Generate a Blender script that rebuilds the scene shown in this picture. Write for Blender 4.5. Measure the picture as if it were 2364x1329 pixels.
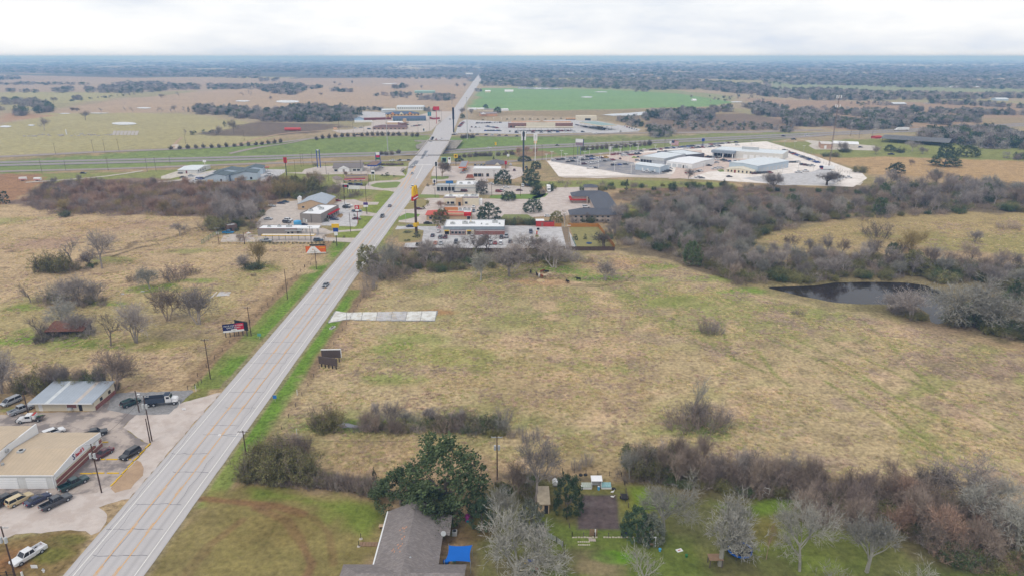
import bpy, bmesh, math, random, time
import numpy as np
from mathutils import Vector, Matrix
random.seed(7)
R = random.Random(11)
PI = math.pi
T0 = time.time()
for o in list(bpy.data.objects): bpy.data.objects.remove(o)
scene = bpy.context.scene
COL = scene.collection

# ------------------------------------------------------------------ camera
CAM_H, FPX, PWID, CX, CY, HORIZON = 88.0, 1576.0, 2364.0, 1182.0, 664.5, 131.0
PITCH = math.atan((CY - HORIZON) / FPX)
cam = bpy.data.objects.new('camera', bpy.data.cameras.new('camera'))
COL.objects.link(cam); scene.camera = cam
cam.location = (0, 0, CAM_H)
cam.rotation_euler = (PI / 2 - PITCH, 0, 0)
cam.data.sensor_width = 36.0
cam.data.lens = 36.0 * FPX / PWID
cam.data.clip_start = 1.0; cam.data.clip_end = 200000.0

# ------------------------------------------------------------------ sky
SUN_EL, SUN_AZ = math.radians(52), math.radians(-35)   # behind the camera, to the left
world = bpy.data.worlds.new('World'); scene.world = world; world.use_nodes = True
nt = world.node_tree; nt.nodes.clear()
def wn(t, **k):
    n = nt.nodes.new(t)
    for a, b in k.items(): setattr(n, a, b)
    return n
out = wn('ShaderNodeOutputWorld'); bg1 = wn('ShaderNodeBackground'); bg2 = wn('ShaderNodeBackground'); mixs = wn('ShaderNodeMixShader')
sky = wn('ShaderNodeTexSky', sky_type='NISHITA', sun_disc=False, sun_elevation=SUN_EL, sun_rotation=PI + SUN_AZ)
sky.air_density = 1.0; sky.dust_density = 1.5
nt.links.new(sky.outputs[0], bg1.inputs[0]); bg1.inputs[1].default_value = 0.1
tc = wn('ShaderNodeTexCoord'); sep = wn('ShaderNodeSeparateXYZ'); nt.links.new(tc.outputs['Generated'], sep.inputs[0])
def wm(op, a, b=None):
    n = wn('ShaderNodeMath', operation=op)
    for i, v in enumerate((a, b)):
        if v is None: continue
        if isinstance(v, (int, float)): n.inputs[i].default_value = v
        else: nt.links.new(v, n.inputs[i])
    return n.outputs[0]
zz = wm('ADD', wm('MAXIMUM', sep.outputs[2], 0.0), 0.085)       # cloud layer overhead, seen in perspective
comb = wn('ShaderNodeCombineXYZ')
nt.links.new(wm('DIVIDE', sep.outputs[0], zz), comb.inputs[0]); nt.links.new(wm('DIVIDE', sep.outputs[1], zz), comb.inputs[1])
n1 = wn('ShaderNodeTexNoise'); n1.inputs['Scale'].default_value = 0.85; n1.inputs['Detail'].default_value = 7; n1.inputs['Roughness'].default_value = .55
n2 = wn('ShaderNodeTexNoise'); n2.inputs['Scale'].default_value = 0.35; n2.inputs['Detail'].default_value = 4
mpw = wn('ShaderNodeMapping'); mpw.inputs['Location'].default_value = (3.1, 8.7, 0); mpw.inputs['Scale'].default_value = (6, 6, 26)
nt.links.new(tc.outputs['Generated'], mpw.inputs[0])
nt.links.new(mpw.outputs[0], n1.inputs['Vector']); nt.links.new(mpw.outputs[0], n2.inputs['Vector'])
sm = wm('ADD', wm('MULTIPLY', n1.outputs[0], .6), wm('MULTIPLY', n2.outputs[0], .4))
rmp = wn('ShaderNodeValToRGB'); nt.links.new(sm, rmp.inputs[0])
e = rmp.color_ramp.elements
e[0].position = .37; e[0].color = (.64, .70, .81, 1)
e[1].position = .60; e[1].color = (.95, .948, .945, 1)
e.new(.48).color = (.80, .825, .87, 1)
nt.links.new(rmp.outputs[0], bg2.inputs[0]); bg2.inputs[1].default_value = 1.0
mixs.inputs[0].default_value = .93
nt.links.new(bg1.outputs[0], mixs.inputs[1]); nt.links.new(bg2.outputs[0], mixs.inputs[2]); nt.links.new(mixs.outputs[0], out.inputs[0])

sun = bpy.data.objects.new('sun', bpy.data.lights.new('sun', 'SUN')); COL.objects.link(sun)
sun.data.energy = 1.1; sun.data.angle = math.radians(22); sun.data.color = (1, .96, .9)
sun.rotation_euler = (math.radians(38), 0, SUN_AZ)
sun.location = (0, -50, 150)

vs = scene.view_settings
vs.view_transform = 'Standard'; vs.look = 'None'; vs.gamma = 1; vs.exposure = 0.2; vs.use_curve_mapping = False
scene.cycles.use_denoising = True
scene.cycles.max_bounces = 5; scene.cycles.diffuse_bounces = 2; scene.cycles.glossy_bounces = 2
scene.cycles.transparent_max_bounces = 6; scene.cycles.volume_bounces = 2
scene.render.film_transparent = False

RU, RC = R.uniform, R.choice
# ---- base
ZOOM={'A':(0,100,3.908),'B':(600,100,3.908),'C':(1180,100,3.908),'D':(1764,100,3.908),'E':(0,380,4.728),'F':(450,380,4.728),'G':(920,360,4.728),'H':(1400,400,4.728),'I':(1864,400,3.498),'J':(0,600,3.908),'K':(0,860,4.728),'L':(0,1040,4.598),'M':(500,860,4.728),'N':(800,960,3.602),'O':(1150,1000,4.04),'P':(1550,1000,2.904),'Q':(1400,680,2.452),'R':(1220,300,5.91),'S':(1580,300,5.373),'T':(1040,230,5.373),'U':(740,220,7.3875),'V':(500,700,7.384),'W':(120,980,11.07),'X':(380,340,7.3875),'Y':(640,340,7.3875),'Z':(560,440,7.3875),'a':(920,360,7.3875),'b':(920,480,7.3875),'c':(1220,420,7.3846),'d':(1180,600,8.443),'e':(930,410,9.5)}
def px(k,x,y):
 a,b,s=ZOOM[k];return(a+x/s,b+y/s)
def pxs(k,*pts):return[px(k,*p)for p in pts]
CP,SP=math.cos(PITCH),math.sin(PITCH)
def ray(x,y):
 u,v=(x-CX)/FPX,(CY-y)/FPX
 return(u,CP+v*SP,-SP+v*CP)
def at_z(x,y,z=0.0):
 d=ray(x,y);t=(CAM_H-z)/-min(d[2],-1e-4)
 return(d[0]*t,d[1]*t)
def project(X,Y,Z):
 dz=Z-CAM_H
 depth=Y*CP-dz*SP;up=Y*SP+dz*CP
 return(CX+FPX*X/depth,CY-FPX*up/depth)
BRX,BRY,CUT=-88.0,706.0,5.5
HWY=[at_z(-500,390,-1),at_z(0,379,-2.5),at_z(300,373,-4),at_z(600,365.5,-5),at_z(800,358.5,-5.4),(BRX,BRY),at_z(1200,341,-5.2),at_z(1380,333.5,-4.5),at_z(1540,326,-3.4),at_z(1780,314,-1.6),at_z(2100,300.5,0),at_z(2364,288,0),at_z(2900,268,0)]
HWYa=np.array(HWY)
POND=[px('I',*p)for p in[(-60,895),(60,890),(200,868),(420,862),(600,862),(800,868),(960,890),(1060,930),(1120,960),(1170,1030),(1160,1110),(1150,1190),(1060,1215),(980,1185),(960,1120),(880,1070),(700,1055),(560,1050),(430,1050),(260,1040),(180,1030),(60,1005),(-50,985),(-150,960),(-300,925),(-360,905),(-200,900)]]
PONDW=[at_z(*p)for p in POND]
def poly_sd(pts,X,Y):
 """signed distance to a polygon, negative inside (numpy)"""
 P=np.asarray(pts,float);d2=np.full(X.shape,1e18);ins=np.zeros(X.shape,bool)
 n=len(P)
 for i in range(n):
  ax,ay=P[i];bx,by=P[(i+1)%n]
  ex,ey=bx-ax,by-ay
  t=np.clip(((X-ax)*ex+(Y-ay)*ey)/max(ex*ex+ey*ey,1e-9),0,1)
  d2=np.minimum(d2,(X-ax-t*ex)**2+(Y-ay-t*ey)**2)
  c=(ay>Y)!=(by>Y)
  if ey!=0:ins^=c&(X<ex*(Y-ay)/ey+ax)
 d=np.sqrt(d2);return np.where(ins,-d,d)
def line_d(P,X,Y):
 P=np.asarray(P,float);d2=np.full(X.shape,1e18)
 for i in range(len(P)-1):
  ax,ay=P[i];ex,ey=P[i+1]-P[i]
  t=np.clip(((X-ax)*ex+(Y-ay)*ey)/max(ex*ex+ey*ey,1e-9),0,1)
  d2=np.minimum(d2,(X-ax-t*ex)**2+(Y-ay-t*ey)**2)
 return np.sqrt(d2)
def sstep(a,b,v):
 t=np.clip((v-a)/(b-a),0,1);return t*t*(3-2*t)
def hash2(ix,iy,s):
 h=(ix.astype(np.int64)*374761393+iy.astype(np.int64)*668265263+s*1442695041)&0x7fffffff
 h=((h^(h>>13))*1274126177)&0x7fffffff
 return((h^(h>>16))&0xffff)/65535.0
def vnoise(X,Y,s=0):
 ix,iy=np.floor(X),np.floor(Y);fx,fy=X-ix,Y-iy
 fx=fx*fx*(3-2*fx);fy=fy*fy*(3-2*fy)
 a,b,c,d=hash2(ix,iy,s),hash2(ix+1,iy,s),hash2(ix,iy+1,s),hash2(ix+1,iy+1,s)
 return(a+(b-a)*fx)*(1-fy)+(c+(d-c)*fx)*fy
def fbm(X,Y,sc,oc=4,s=0):
 v=0;am=.5;tot=0
 for k in range(oc):
  v=v+am*vnoise(X/sc+17.3*k,Y/sc-9.1*k,s+k);tot+=am;am*=.55;sc*=.47
 return v/tot
def terrain(X,Y):
 X=np.asarray(X,float);Y=np.asarray(Y,float)
 z=np.zeros(X.shape)
 near=(Y>480)&(Y<1100)&(np.abs(X)<1400)
 if near.any():
  d=line_d(HWYa,X[near],Y[near])
  dep=CUT*np.exp(-((X[near]-BRX)/420.0)**2)
  z[near]-=dep*(1-sstep(20,58,d))
 pn=(X>60)&(X<260)&(Y>150)&(Y<320)
 if pn.any():z[pn]-=1.5*(1-sstep(-4.0,1.5,poly_sd(PONDW,X[pn],Y[pn])))
 far=Y>3000
 if far.any():
  a=X[far]/Y[far]
  z[far]+=42*sstep(7000,15000,Y[far])*np.exp(-((a+.78)/.26)**2)
 return z
def tz(x,y):
 if(y<480 or 1100<y<3000)and not(60<x<260 and 150<y<320):return 0.0
 return float(terrain(np.array([x]),np.array([y]))[0])
def G(p,z=None):
 """ground point under a pixel of the photograph"""
 if z is not None:x,y=at_z(p[0],p[1],z);return Vector((x,y,z))
 h=0.0
 for _ in range(6):
  x,y=at_z(p[0],p[1],h);h=tz(x,y)
 return Vector((x,y,h))
def hgt(base,top_y):
 """height whose top shows at row top_y above the ground point at pixel base"""
 g=G(base);lo,hi=0.0,87.0
 for _ in range(40):
  m=(lo+hi)/2
  if project(g.x,g.y,g.z+m)[1]>top_y:lo=m
  else:hi=m
 return lo
def s2l(c):
 c=c/255.0
 return c/12.92 if c<=.04045 else((c+.055)/1.055)**2.4
ILL=1.14
def C(r,g,b,k=1.0):return tuple(min(.9,s2l(v)/ILL*k)for v in(r,g,b))
MATS={}
class NT:
 def __init__(self,name):
  self.m=bpy.data.materials.new(name);self.m.use_nodes=True
  self.t=self.m.node_tree;self.t.nodes.clear()
  self.out=self.n('ShaderNodeOutputMaterial');self.p=self.n('ShaderNodeBsdfPrincipled')
  self.t.links.new(self.p.outputs[0],self.out.inputs[0])
 def n(self,t,**k):
  n=self.t.nodes.new(t)
  for a,b in k.items():setattr(n,a,b)
  return n
 def l(self,a,b):self.t.links.new(a,b)
 def val(self,v,sock):
  if isinstance(v,(int,float)):sock.default_value=v
  elif isinstance(v,tuple):sock.default_value=v if len(v)==4 else(*v,1)
  else:self.l(v,sock)
 def math(self,op,a,b=None,c=None):
  n=self.n('ShaderNodeMath',operation=op)
  for i,v in enumerate((a,b,c)):
   if v is not None:self.val(v,n.inputs[i])
  return n.outputs[0]
 def mix(self,f,a,b,mode='MIX'):
  n=self.n('ShaderNodeMix',data_type='RGBA',blend_type=mode)
  self.val(f,n.inputs[0]);self.val(a,n.inputs[6]);self.val(b,n.inputs[7]);return n.outputs[2]
 def noise(self,sc,det=4,rough=.55,vec=None,stretch=None):
  if vec is None:vec=self.pos()
  if stretch:
   mp=self.n('ShaderNodeMapping');mp.inputs['Scale'].default_value=stretch;self.l(vec,mp.inputs[0]);vec=mp.outputs[0]
  n=self.n('ShaderNodeTexNoise');n.inputs['Scale'].default_value=sc;n.inputs['Detail'].default_value=det;n.inputs['Roughness'].default_value=rough
  self.l(vec,n.inputs['Vector']);return n.outputs[0]
 def pos(self):
  if not hasattr(self,'_p'):self._p=self.n('ShaderNodeNewGeometry').outputs['Position']
  return self._p
 def obj(self):
  if not hasattr(self,'_o'):self._o=self.n('ShaderNodeTexCoord').outputs['Object']
  return self._o
 def ramp(self,f,stops):
  n=self.n('ShaderNodeValToRGB');self.l(f,n.inputs[0]);e=n.color_ramp.elements
  while len(e)<len(stops):e.new(.5)
  for i,(p,c)in enumerate(stops):
   e[i].position=p;e[i].color=(*c,1)if isinstance(c,tuple)else(c,c,c,1)
  return n.outputs[0]
 def rng(self,f,a,b,c,d):
  n=self.n('ShaderNodeMapRange');self.l(f,n.inputs[0])
  for i,v in enumerate((a,b,c,d)):n.inputs[i+1].default_value=v
  return n.outputs[0]
 def done(self,col,rough=.85,spec=.25,metal=0,bump=None,bstr=.3,bdist=.05):
  self.val(col,self.p.inputs['Base Color']);self.val(rough,self.p.inputs['Roughness'])
  self.p.inputs['Specular IOR Level'].default_value=spec;self.p.inputs['Metallic'].default_value=metal
  if bump is not None:
   b=self.n('ShaderNodeBump');b.inputs['Strength'].default_value=bstr;b.inputs['Distance'].default_value=bdist
   self.l(bump,b.inputs['Height']);self.l(b.outputs[0],self.p.inputs['Normal'])
  return self.m
def scale(c,k):return tuple(min(.92,v*k)for v in c)
def mat(name,col,rough=.8,spec=.25,var=.12,nsc=.6,metal=0):
 """plain surface with uneven tone and faint dirt"""
 if name in MATS:return MATS[name]
 t=NT(name)
 f=t.noise(nsc,5,.6);f2=t.noise(nsc*9,3,.6)
 c=t.mix(t.rng(f,.3,.7,0,1),scale(col,1-var),scale(col,1+var*.7))
 c=t.mix(t.rng(f2,.35,.7,0,var),c,scale(col,.55))
 MATS[name]=t.done(c,rough,spec,metal);return MATS[name]
def link(o,parent=None):
 COL.objects.link(o)
 if parent is not None:o.parent=parent
 return o
def tag(o,label=None,cat=None,group=None,kind=None):
 if label:o['label']=label
 if cat:o['category']=cat
 if group:o['group']=group
 if kind:o['kind']=kind
 return o
def empty(name,loc,rz=0,label=None,cat=None,group=None):
 o=bpy.data.objects.new(name,None);o.empty_display_size=.5;COL.objects.link(o)
 o.location=loc;o.rotation_euler=(0,0,rz);return tag(o,label,cat,group)
class MB:
 """collects shapes into one mesh"""
 def __init__(self):self.v=[];self.f=[];self.mi=[];self.m=0
 def add(self,vs,fs):
  b=len(self.v);self.v+=[tuple(v)for v in vs]
  for f in fs:self.f.append(tuple(i+b for i in f));self.mi.append(self.m)
  return self
 def box(self,x0,x1,y0,y1,z0,z1):
  return self.add([(x0,y0,z0),(x1,y0,z0),(x1,y1,z0),(x0,y1,z0),(x0,y0,z1),(x1,y0,z1),(x1,y1,z1),(x0,y1,z1)],[(0,3,2,1),(4,5,6,7),(0,1,5,4),(1,2,6,5),(2,3,7,6),(3,0,4,7)])
 def prism(self,poly,z0,z1):
  """poly: list of (x, y) or (x, y, ztop)"""
  n=len(poly)
  a=sum(poly[i][0]*poly[(i+1)%n][1]-poly[(i+1)%n][0]*poly[i][1]for i in range(n))
  if a<0:poly=poly[::-1]
  vs=[(p[0],p[1],z0)for p in poly]+[(p[0],p[1],z1)for p in poly]
  return self.add(vs,[tuple(range(n-1,-1,-1)),tuple(range(n,2*n))]+[(i,(i+1)%n,n+(i+1)%n,n+i)for i in range(n)])
 def side(self,prof,y0,y1,inset=0,zmid=None):
  """extrude an (x, z) profile along y"""
  n=len(prof)
  a=sum(prof[i][0]*prof[(i+1)%n][1]-prof[(i+1)%n][0]*prof[i][1]for i in range(n))
  if a<0:prof=prof[::-1]
  vs=[(p[0],y0,p[1])for p in prof]+[(p[0],y1,p[1])for p in prof]
  return self.add(vs,[tuple(range(n)),tuple(range(2*n-1,n-1,-1))]+[(i,n+i,n+(i+1)%n,(i+1)%n)for i in range(n)])
 def tube(self,a,b,r0,r1=None,n=8,cap=True):
  a,b=Vector(a),Vector(b);r1=r0 if r1 is None else r1
  d=(b-a).normalized();u=d.orthogonal().normalized();w=d.cross(u)
  vs=[a+(u*math.cos(2*PI*i/n)+w*math.sin(2*PI*i/n))*r0 for i in range(n)]+[b+(u*math.cos(2*PI*i/n)+w*math.sin(2*PI*i/n))*r1 for i in range(n)]
  fs=[(i,(i+1)%n,n+(i+1)%n,n+i)for i in range(n)]
  if cap:fs+=[tuple(range(n-1,-1,-1)),tuple(range(n,2*n))]
  return self.add(vs,fs)
 def quad(self,a,b,c,d):return self.add([a,b,c,d],[(0,1,2,3)])
 def mesh(self,name,mats):
  me=bpy.data.meshes.new(name);me.from_pydata(self.v,[],self.f)
  for m in(mats if isinstance(mats,(list,tuple))else[mats]):me.materials.append(m)
  if any(self.mi):me.polygons.foreach_set('material_index',self.mi)
  me.update();return me
 def build(self,name,mats,parent=None,loc=None):
  o=bpy.data.objects.new(name,self.mesh(name,mats));link(o,parent)
  if loc is not None:o.location=loc
  return o
MB.mk = MB.build
def bq(*a): return MB().box(*a)
def uq(*a, **k): return MB().tube(*a, **k)
def sheet(name,pts,m,dz,label=None,kind='structure',parent=None,thick=0.0):
 """flat polygon laid dz above level ground, pts in photo pixels (or Vectors in metres)"""
 w=[p if isinstance(p,Vector)else G(p)for p in pts]
 if parent is None and name!='pond' and max(p.y for p in w)<260:
  q=[]
  for a,b in zip(w,w[1:]+w[:1]):
   n=max(1,int((b-a).length/1.3));q+=[a.lerp(b,i/n)+Vector((RU(-.28,.28),RU(-.28,.28),0))for i in range(n)]
  w=q
 bm=bmesh.new();vv=[bm.verts.new((p.x,p.y,p.z+dz))for p in w]
 f=bm.faces.new(vv);f.normal_update()
 if f.normal.z<0:f.normal_flip()
 bmesh.ops.triangulate(bm,faces=[f])
 me=bpy.data.meshes.new(name);bm.to_mesh(me);bm.free();me.materials.append(m)
 o=link(bpy.data.objects.new(name,me),parent)
 if parent is None:o['kind']=kind
 return o
def strip(name,line,width,m,dz,parent=None,flat=None,step=12.0,cols=4,kind='structure',off=0.0):
 """ribbon following the ground along a line of world points (x, y)"""
 P=[Vector((p[0],p[1]))for p in line];pts=[]
 for a,b in zip(P,P[1:]):
  n=max(1,int((b-a).length/step))
  pts+=[a.lerp(b,i/n)for i in range(n)]
 pts.append(P[-1])
 for _ in range(4):
  pts=[pts[0]]+[pts[i]*.5+(pts[i-1]+pts[i+1])*.25 for i in range(1,len(pts)-1)]+[pts[-1]]
 vs=[];fs=[]
 for i,p in enumerate(pts):
  d=(pts[min(i+1,len(pts)-1)]-pts[max(i-1,0)]).normalized();nrm=Vector((-d.y,d.x))
  for k in range(cols+1):
   q=p+nrm*(off+width*(k/cols-.5));vs.append((q.x,q.y,(tz(q.x,q.y)if flat is None else flat)+dz))
 for i in range(len(pts)-1):
  for k in range(cols):
   a=i*(cols+1)+k;fs.append((a,a+cols+1,a+cols+2,a+1)[::-1])
 me=bpy.data.meshes.new(name);me.from_pydata(vs,[],fs);me.materials.append(m);me.update()
 o=link(bpy.data.objects.new(name,me),parent)
 if me.polygons[0].normal.z<0:me.flip_normals()
 if parent is None:o['kind']=kind
 return o
# ---- ground
rows_px=np.concatenate([np.arange(1640,700,-3.2),np.arange(700,300,-2.0),np.arange(300,180,-1.2),np.arange(180,136,-.6)])
ys=np.array([at_z(CX,r,0)[1]for r in rows_px]);ys=np.concatenate([ys,[34000,42000]])
slope=np.concatenate([np.arange(-1.15,1.1501,.0031)])
SY=ys*1.0
gx=slope[None,:]*(np.sqrt(SY**2+88.0**2))[:,None];gy=np.repeat(SY[:,None],len(slope),1)
gX,gY=gx.ravel(),gy.ravel()
gZ=terrain(gX,gY)
cov=np.zeros((gX.size,3))
def paint(mask,col,k=1.0):
 global cov
 m=(mask*k)[:,None];cov=cov*(1-m)+np.array(C(*col))[None,:]*m
NA=fbm(gX,gY,60,4,3);NB=fbm(gX,gY,18,4,21);NC=fbm(gX,gY,7,3,40);ND=fbm(gX,gY,400,4,55)
cov[:]=C(170,147,115)
paint(sstep(.42,.62,NA),(150,138,98));paint(sstep(.55,.75,NB),(176,150,116),.8);paint(sstep(.6,.75,NC),(140,122,98),.5)
def rgn(pts,col,soft=2.0,nz=3.0,k=1.0,world=False,nsrc=None):
 W_=[(p.x,p.y)for p in(pts if world else[G(p)for p in pts])]
 a=np.array(W_);pad=soft*3+nz*2
 sel=(gX>a[:,0].min()-pad)&(gX<a[:,0].max()+pad)&(gY>a[:,1].min()-pad)&(gY<a[:,1].max()+pad)
 if not sel.any():return
 x,y=gX[sel],gY[sel]
 sd=poly_sd(W_,x,y)+nz*2*((NB if nsrc is None else nsrc)[sel]-.5)*2+nz*.6*(NC[sel]-.5)*2
 m=1-sstep(-soft,soft,sd)
 full=np.zeros(gX.size);full[sel]=m
 paint(full,col,k)
def blob(p,r,col,k=.8,ry=None):
 g=G(p)if not isinstance(p,Vector)else p;ry=ry or r
 ry=max(ry,r*.42)
 d=np.sqrt(((gX-g.x)/r)**2+((gY-g.y)/ry)**2)+(NC-.5)*1.2+(NB-.5)*1.2
 paint(1-sstep(.3,1.1,d),col,k*.85)
def path(pts,wd,col,k=.8,world=False,wob=1.0):
 W_=np.array([(p[0],p[1])for p in(pts if world else[G(p)for p in pts])])
 pad=wd*3+3
 sel=(gX>W_[:,0].min()-pad)&(gX<W_[:,0].max()+pad)&(gY>W_[:,1].min()-pad)&(gY<W_[:,1].max()+pad)
 d=np.full(gX.size,1e9);d[sel]=line_d(W_,gX[sel],gY[sel])
 paint(1-sstep(wd*.4,wd*1.1,d+(NC-.5)*wd*wob),col,k)
farm=sstep(650,1000,gY)
paint(farm,(168,152,126))
paint(farm*sstep(.5,.56,fbm(gX,gY,520,3,71)),(158,150,112),.8)
paint(farm*sstep(.52,.6,fbm(gX,gY,300,3,91)),(176,156,132),.8)
rf=sstep(1800,2800,gY)
woodn=fbm(gX,gY*.8,700,4,131)
paint(rf*sstep(.43,.47,woodn),(104,101,92))
paint(rf*sstep(.70,.75,fbm(gX,gY,900,3,151)),(190,180,158))
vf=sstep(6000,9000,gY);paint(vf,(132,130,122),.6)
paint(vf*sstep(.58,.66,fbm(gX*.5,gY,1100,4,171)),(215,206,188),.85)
for pts,col in[([(-200,300),(-200,368),(0,362),(410,352),(560,340),(640,312),(560,280),(420,262),(130,258),(0,290)],(172,162,118)),([(40,262),(130,255),(240,235),(420,215),(600,200),(800,190),(1080,195),(1064,240),(1040,262),(900,247),(600,250),(420,260),(200,262)],(180,156,132)),([(-200,215),(150,213),(290,218),(240,232),(120,240),(-200,244)],(170,162,120)),([(-200,168),(300,180),(600,182),(1085,178),(1080,196),(600,204),(300,214),(-200,212)],(172,152,134)),([(0,262),(60,262),(120,268),(0,283)],(174,140,112)),([(432,312),(520,298),(600,282),(700,286),(820,292),(770,300),(620,314),(500,314)],(112,97,88)),([(1108,203),(1400,205),(1560,214),(1700,236),(1640,246),(1400,253),(1130,257),(1088,252)],(124,158,100)),([(1120,200),(1330,200),(1560,208),(1700,224),(1700,236),(1560,216),(1400,208)],(150,152,112)),([(1085,256),(1130,258),(1400,255),(1640,248),(1720,262),(1720,285),(1480,296),(1380,272),(1180,268),(1080,280)],(156,138,108)),([(1500,270),(1720,262),(1830,280),(1840,300),(1560,312),(1500,306)],(128,110,96)),([(1700,226),(1860,232),(2364,240),(2700,248),(2700,290),(2300,292),(1960,300),(1840,290),(1780,268)],(166,140,118)),([(1780,188),(2200,196),(2400,204),(2400,214),(2100,212),(1780,206)],(146,152,118)),([(2250,272),(2600,272),(2600,290),(2250,288)],(160,142,112)),]:rgn(pts,col,8,10,.9,nsrc=NA)
rgn([(1780,330),(2500,300),(2600,440),(1980,372),(1900,360)],(138,140,84),4,6)
rgn([(1900,366),(2040,362),(2364,372),(2700,380),(2700,470),(2364,432),(2180,412),(2010,402)],(180,150,110),3,3)
rgn([(1430,432),(1980,430),(2100,470),(1800,520),(1480,500),(1420,460)],(146,122,96),4,8)
rgn([(1440,470),(1500,470),(1520,500),(1450,500)],(140,140,70),2,3)
rgn([(1500,428),(1980,436),(2050,452),(1700,452),(1500,440)],(126,98,82),3,6)
rgn([(1220,420),(1400,415),(1700,423),(1700,432),(1400,436),(1220,432)],(140,142,84),2,2)
rgn([(1450,440),(2364,420),(2700,440),(2700,510),(2000,505),(1780,540),(1680,660),(1500,600),(1440,520)],(110,98,82),5,12,.85)
rgn([(1740,548),(1900,515),(2010,498),(2364,490),(2800,500),(2800,610),(2364,590),(2050,560),(1830,570)],(166,146,104),3,6)
rgn([(2000,540),(2364,545),(2800,560),(2800,600),(2200,580)],(146,140,86),4,10,.6)
rgn([(1640,640),(2060,585),(2364,612),(2700,640),(2700,820),(2364,800),(2120,745),(1900,690)],(118,108,78),4,8,.8)
rgn([(-300,385),(0,372),(400,352),(620,330),(760,318),(998,312),(985,335),(968,350),(600,375),(0,402),(-300,412)],(128,140,84),3,5)
rgn([(480,352),(640,332),(780,325),(990,320),(965,346),(620,358)],(124,138,82),4,6)
rgn([(1040,316),(1180,322),(1380,322),(1780,306),(1900,306),(1780,330),(1500,345),(1330,358),(1240,366),(1020,372),(1030,345)],(134,138,88),3,5)
rgn([(1040,320),(1200,322),(1380,326),(1380,332),(1200,337),(1036,344)],(122,140,82),3,4)
rgn([(1230,345),(1330,340),(1500,336),(1500,346),(1340,358),(1240,362)],(122,140,80),3,4)
rgn([(1180,352),(1250,348),(1290,356),(1200,366)],(150,124,96),3,4)
rgn([(-300,405),(300,398),(960,372),(940,402),(880,440),(800,470),(600,440),(300,430),(60,430),(-300,430)],(138,140,84),3,6)
rgn([(-300,404),(90,402),(110,420),(30,470),(-300,500)],(158,122,92),2,4)
def vstrip(x0,x1,y0,y1,col,soft=.8,nz=.8,k=1.0):rgn([Vector((x0,y0,0)),Vector((x1,y0,0)),Vector((x1,y1,0)),Vector((x0,y1,0))],col,soft,nz,k,world=True)
vstrip(-95,-88,175,345,(152,128,100),1,1.2)
vstrip(-62,-57,128,258,(140,118,94),1,1.2)
vstrip(-90,-79,172,340,(126,136,72));vstrip(-87,-81,180,330,(104,136,52),1,1.6,.75)
vstrip(-66.5,-60,118,258,(126,136,72));vstrip(-65,-61,140,250,(102,138,50),.8,1.2,.75)
vstrip(-66.5,-64.8,95,330,(146,134,106),.4,.5,.8);vstrip(-82,-80,172,430,(150,136,110),.4,.5,.8)
rgn([(840,590),(930,430),(960,430),(870,600)],(138,140,80),2,2)
rgn([(780,520),(935,400),(960,400),(800,600)],(132,142,70),2,2)
rgn([(-300,500),(60,470),(480,500),(500,560),(740,560),(770,600),(560,700),(400,900),(270,905),(-300,920)],(188,163,129),4,8,.9)
rgn([(-300,700),(300,690),(520,640),(600,620),(480,760),(300,860),(-300,880)],(156,146,98),5,12,.6)
for p,r,ry,c,k in[((100,560),20,14,(166,136,118),.8),((300,520),40,10,(164,134,116),.7),((90,690),16,5,(130,136,70),.6),((400,790),22,12,(146,138,80),.7),((240,600),16,6,(120,130,58),.8),((600,620),14,6,(122,130,62),.8),((340,665),16,6,(112,138,44),.9),((455,650),12,4,(110,140,44),.8),((250,700),9,3.5,(110,138,44),.8),((150,780),24,5,(112,136,46),.9),((270,800),14,5,(110,134,44),.8),((20,790),14,5,(106,140,38),.9),((60,712),10,3,(110,136,44),.8),((450,580),12,6,(140,142,84),.8),((30,510),26,8,(146,150,88),.7),((200,520),30,8,(186,156,112),.7),((560,800),12,10,(160,134,106),.6),((420,770),14,6,(150,130,112),.7),((380,735),16,5,(146,126,108),.6)]:blob(p,r,c,k,ry)
path([(215,588),(255,583),(290,575),(310,560),(370,555),(410,545),(440,530),(500,515)],2.6,(112,96,78),.7)
path([(260,592),(320,572),(372,562)],1.6,(96,82,66),.8)
path([(60,618),(170,606),(250,590)],2.0,(116,100,82),.6)
for p in[(260,521),(290,514),(320,515),(350,513),(270,527),(360,515),(30,581),(50,548),(65,550),(85,552),(362,564),(345,577),(318,584),(400,580),(60,620),(190,527),(8,575),(15,618),(440,570),(230,633),(260,630),(548,658),(180,560),(425,588),(140,598),(70,585)]:
 blob(p,RU(2.2,4.5),(104,86,70),.75,RU(.9,1.8))
FIELD=[(880,640),(1000,610),(1420,585),(1520,600),(1640,640),(1720,670),(1830,700),(2060,740),(2200,780),(2364,810),(2900,900),(2900,1190),(2364,1180),(2000,1100),(1500,1040),(1180,1090),(900,1110),(720,1060),(640,1000),(760,800),(850,690)]
rgn(FIELD,(180,160,124),3,5)
fm=1-sstep(-3,3,poly_sd([(G(p).x,G(p).y)for p in FIELD],gX,gY))
rot=(gX*.78+gY*.62,-gX*.62+gY*.78)
stre=fbm(rot[0]/3.2,rot[1],9,4,211);stre2=fbm(rot[0]/2.2,rot[1],22,3,231)
right=sstep(20,110,gX)
paint(fm*sstep(.48,.64,stre2*.5+NA*.5),(146,145,92),.8)
paint(fm*sstep(.5,.68,stre)*(.35+.65*right),(142,144,84),.6)
paint(fm*sstep(.58,.72,fbm(gX,gY,12,4,251)),(194,166,134),.8)
paint(fm*sstep(.58,.72,fbm(gX,gY,9,4,271))*(.4+.6*right),(160,138,122),.7)
paint(fm*sstep(.66,.8,fbm(gX,gY,3.2,2,291)),(140,126,98),.6)
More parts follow.
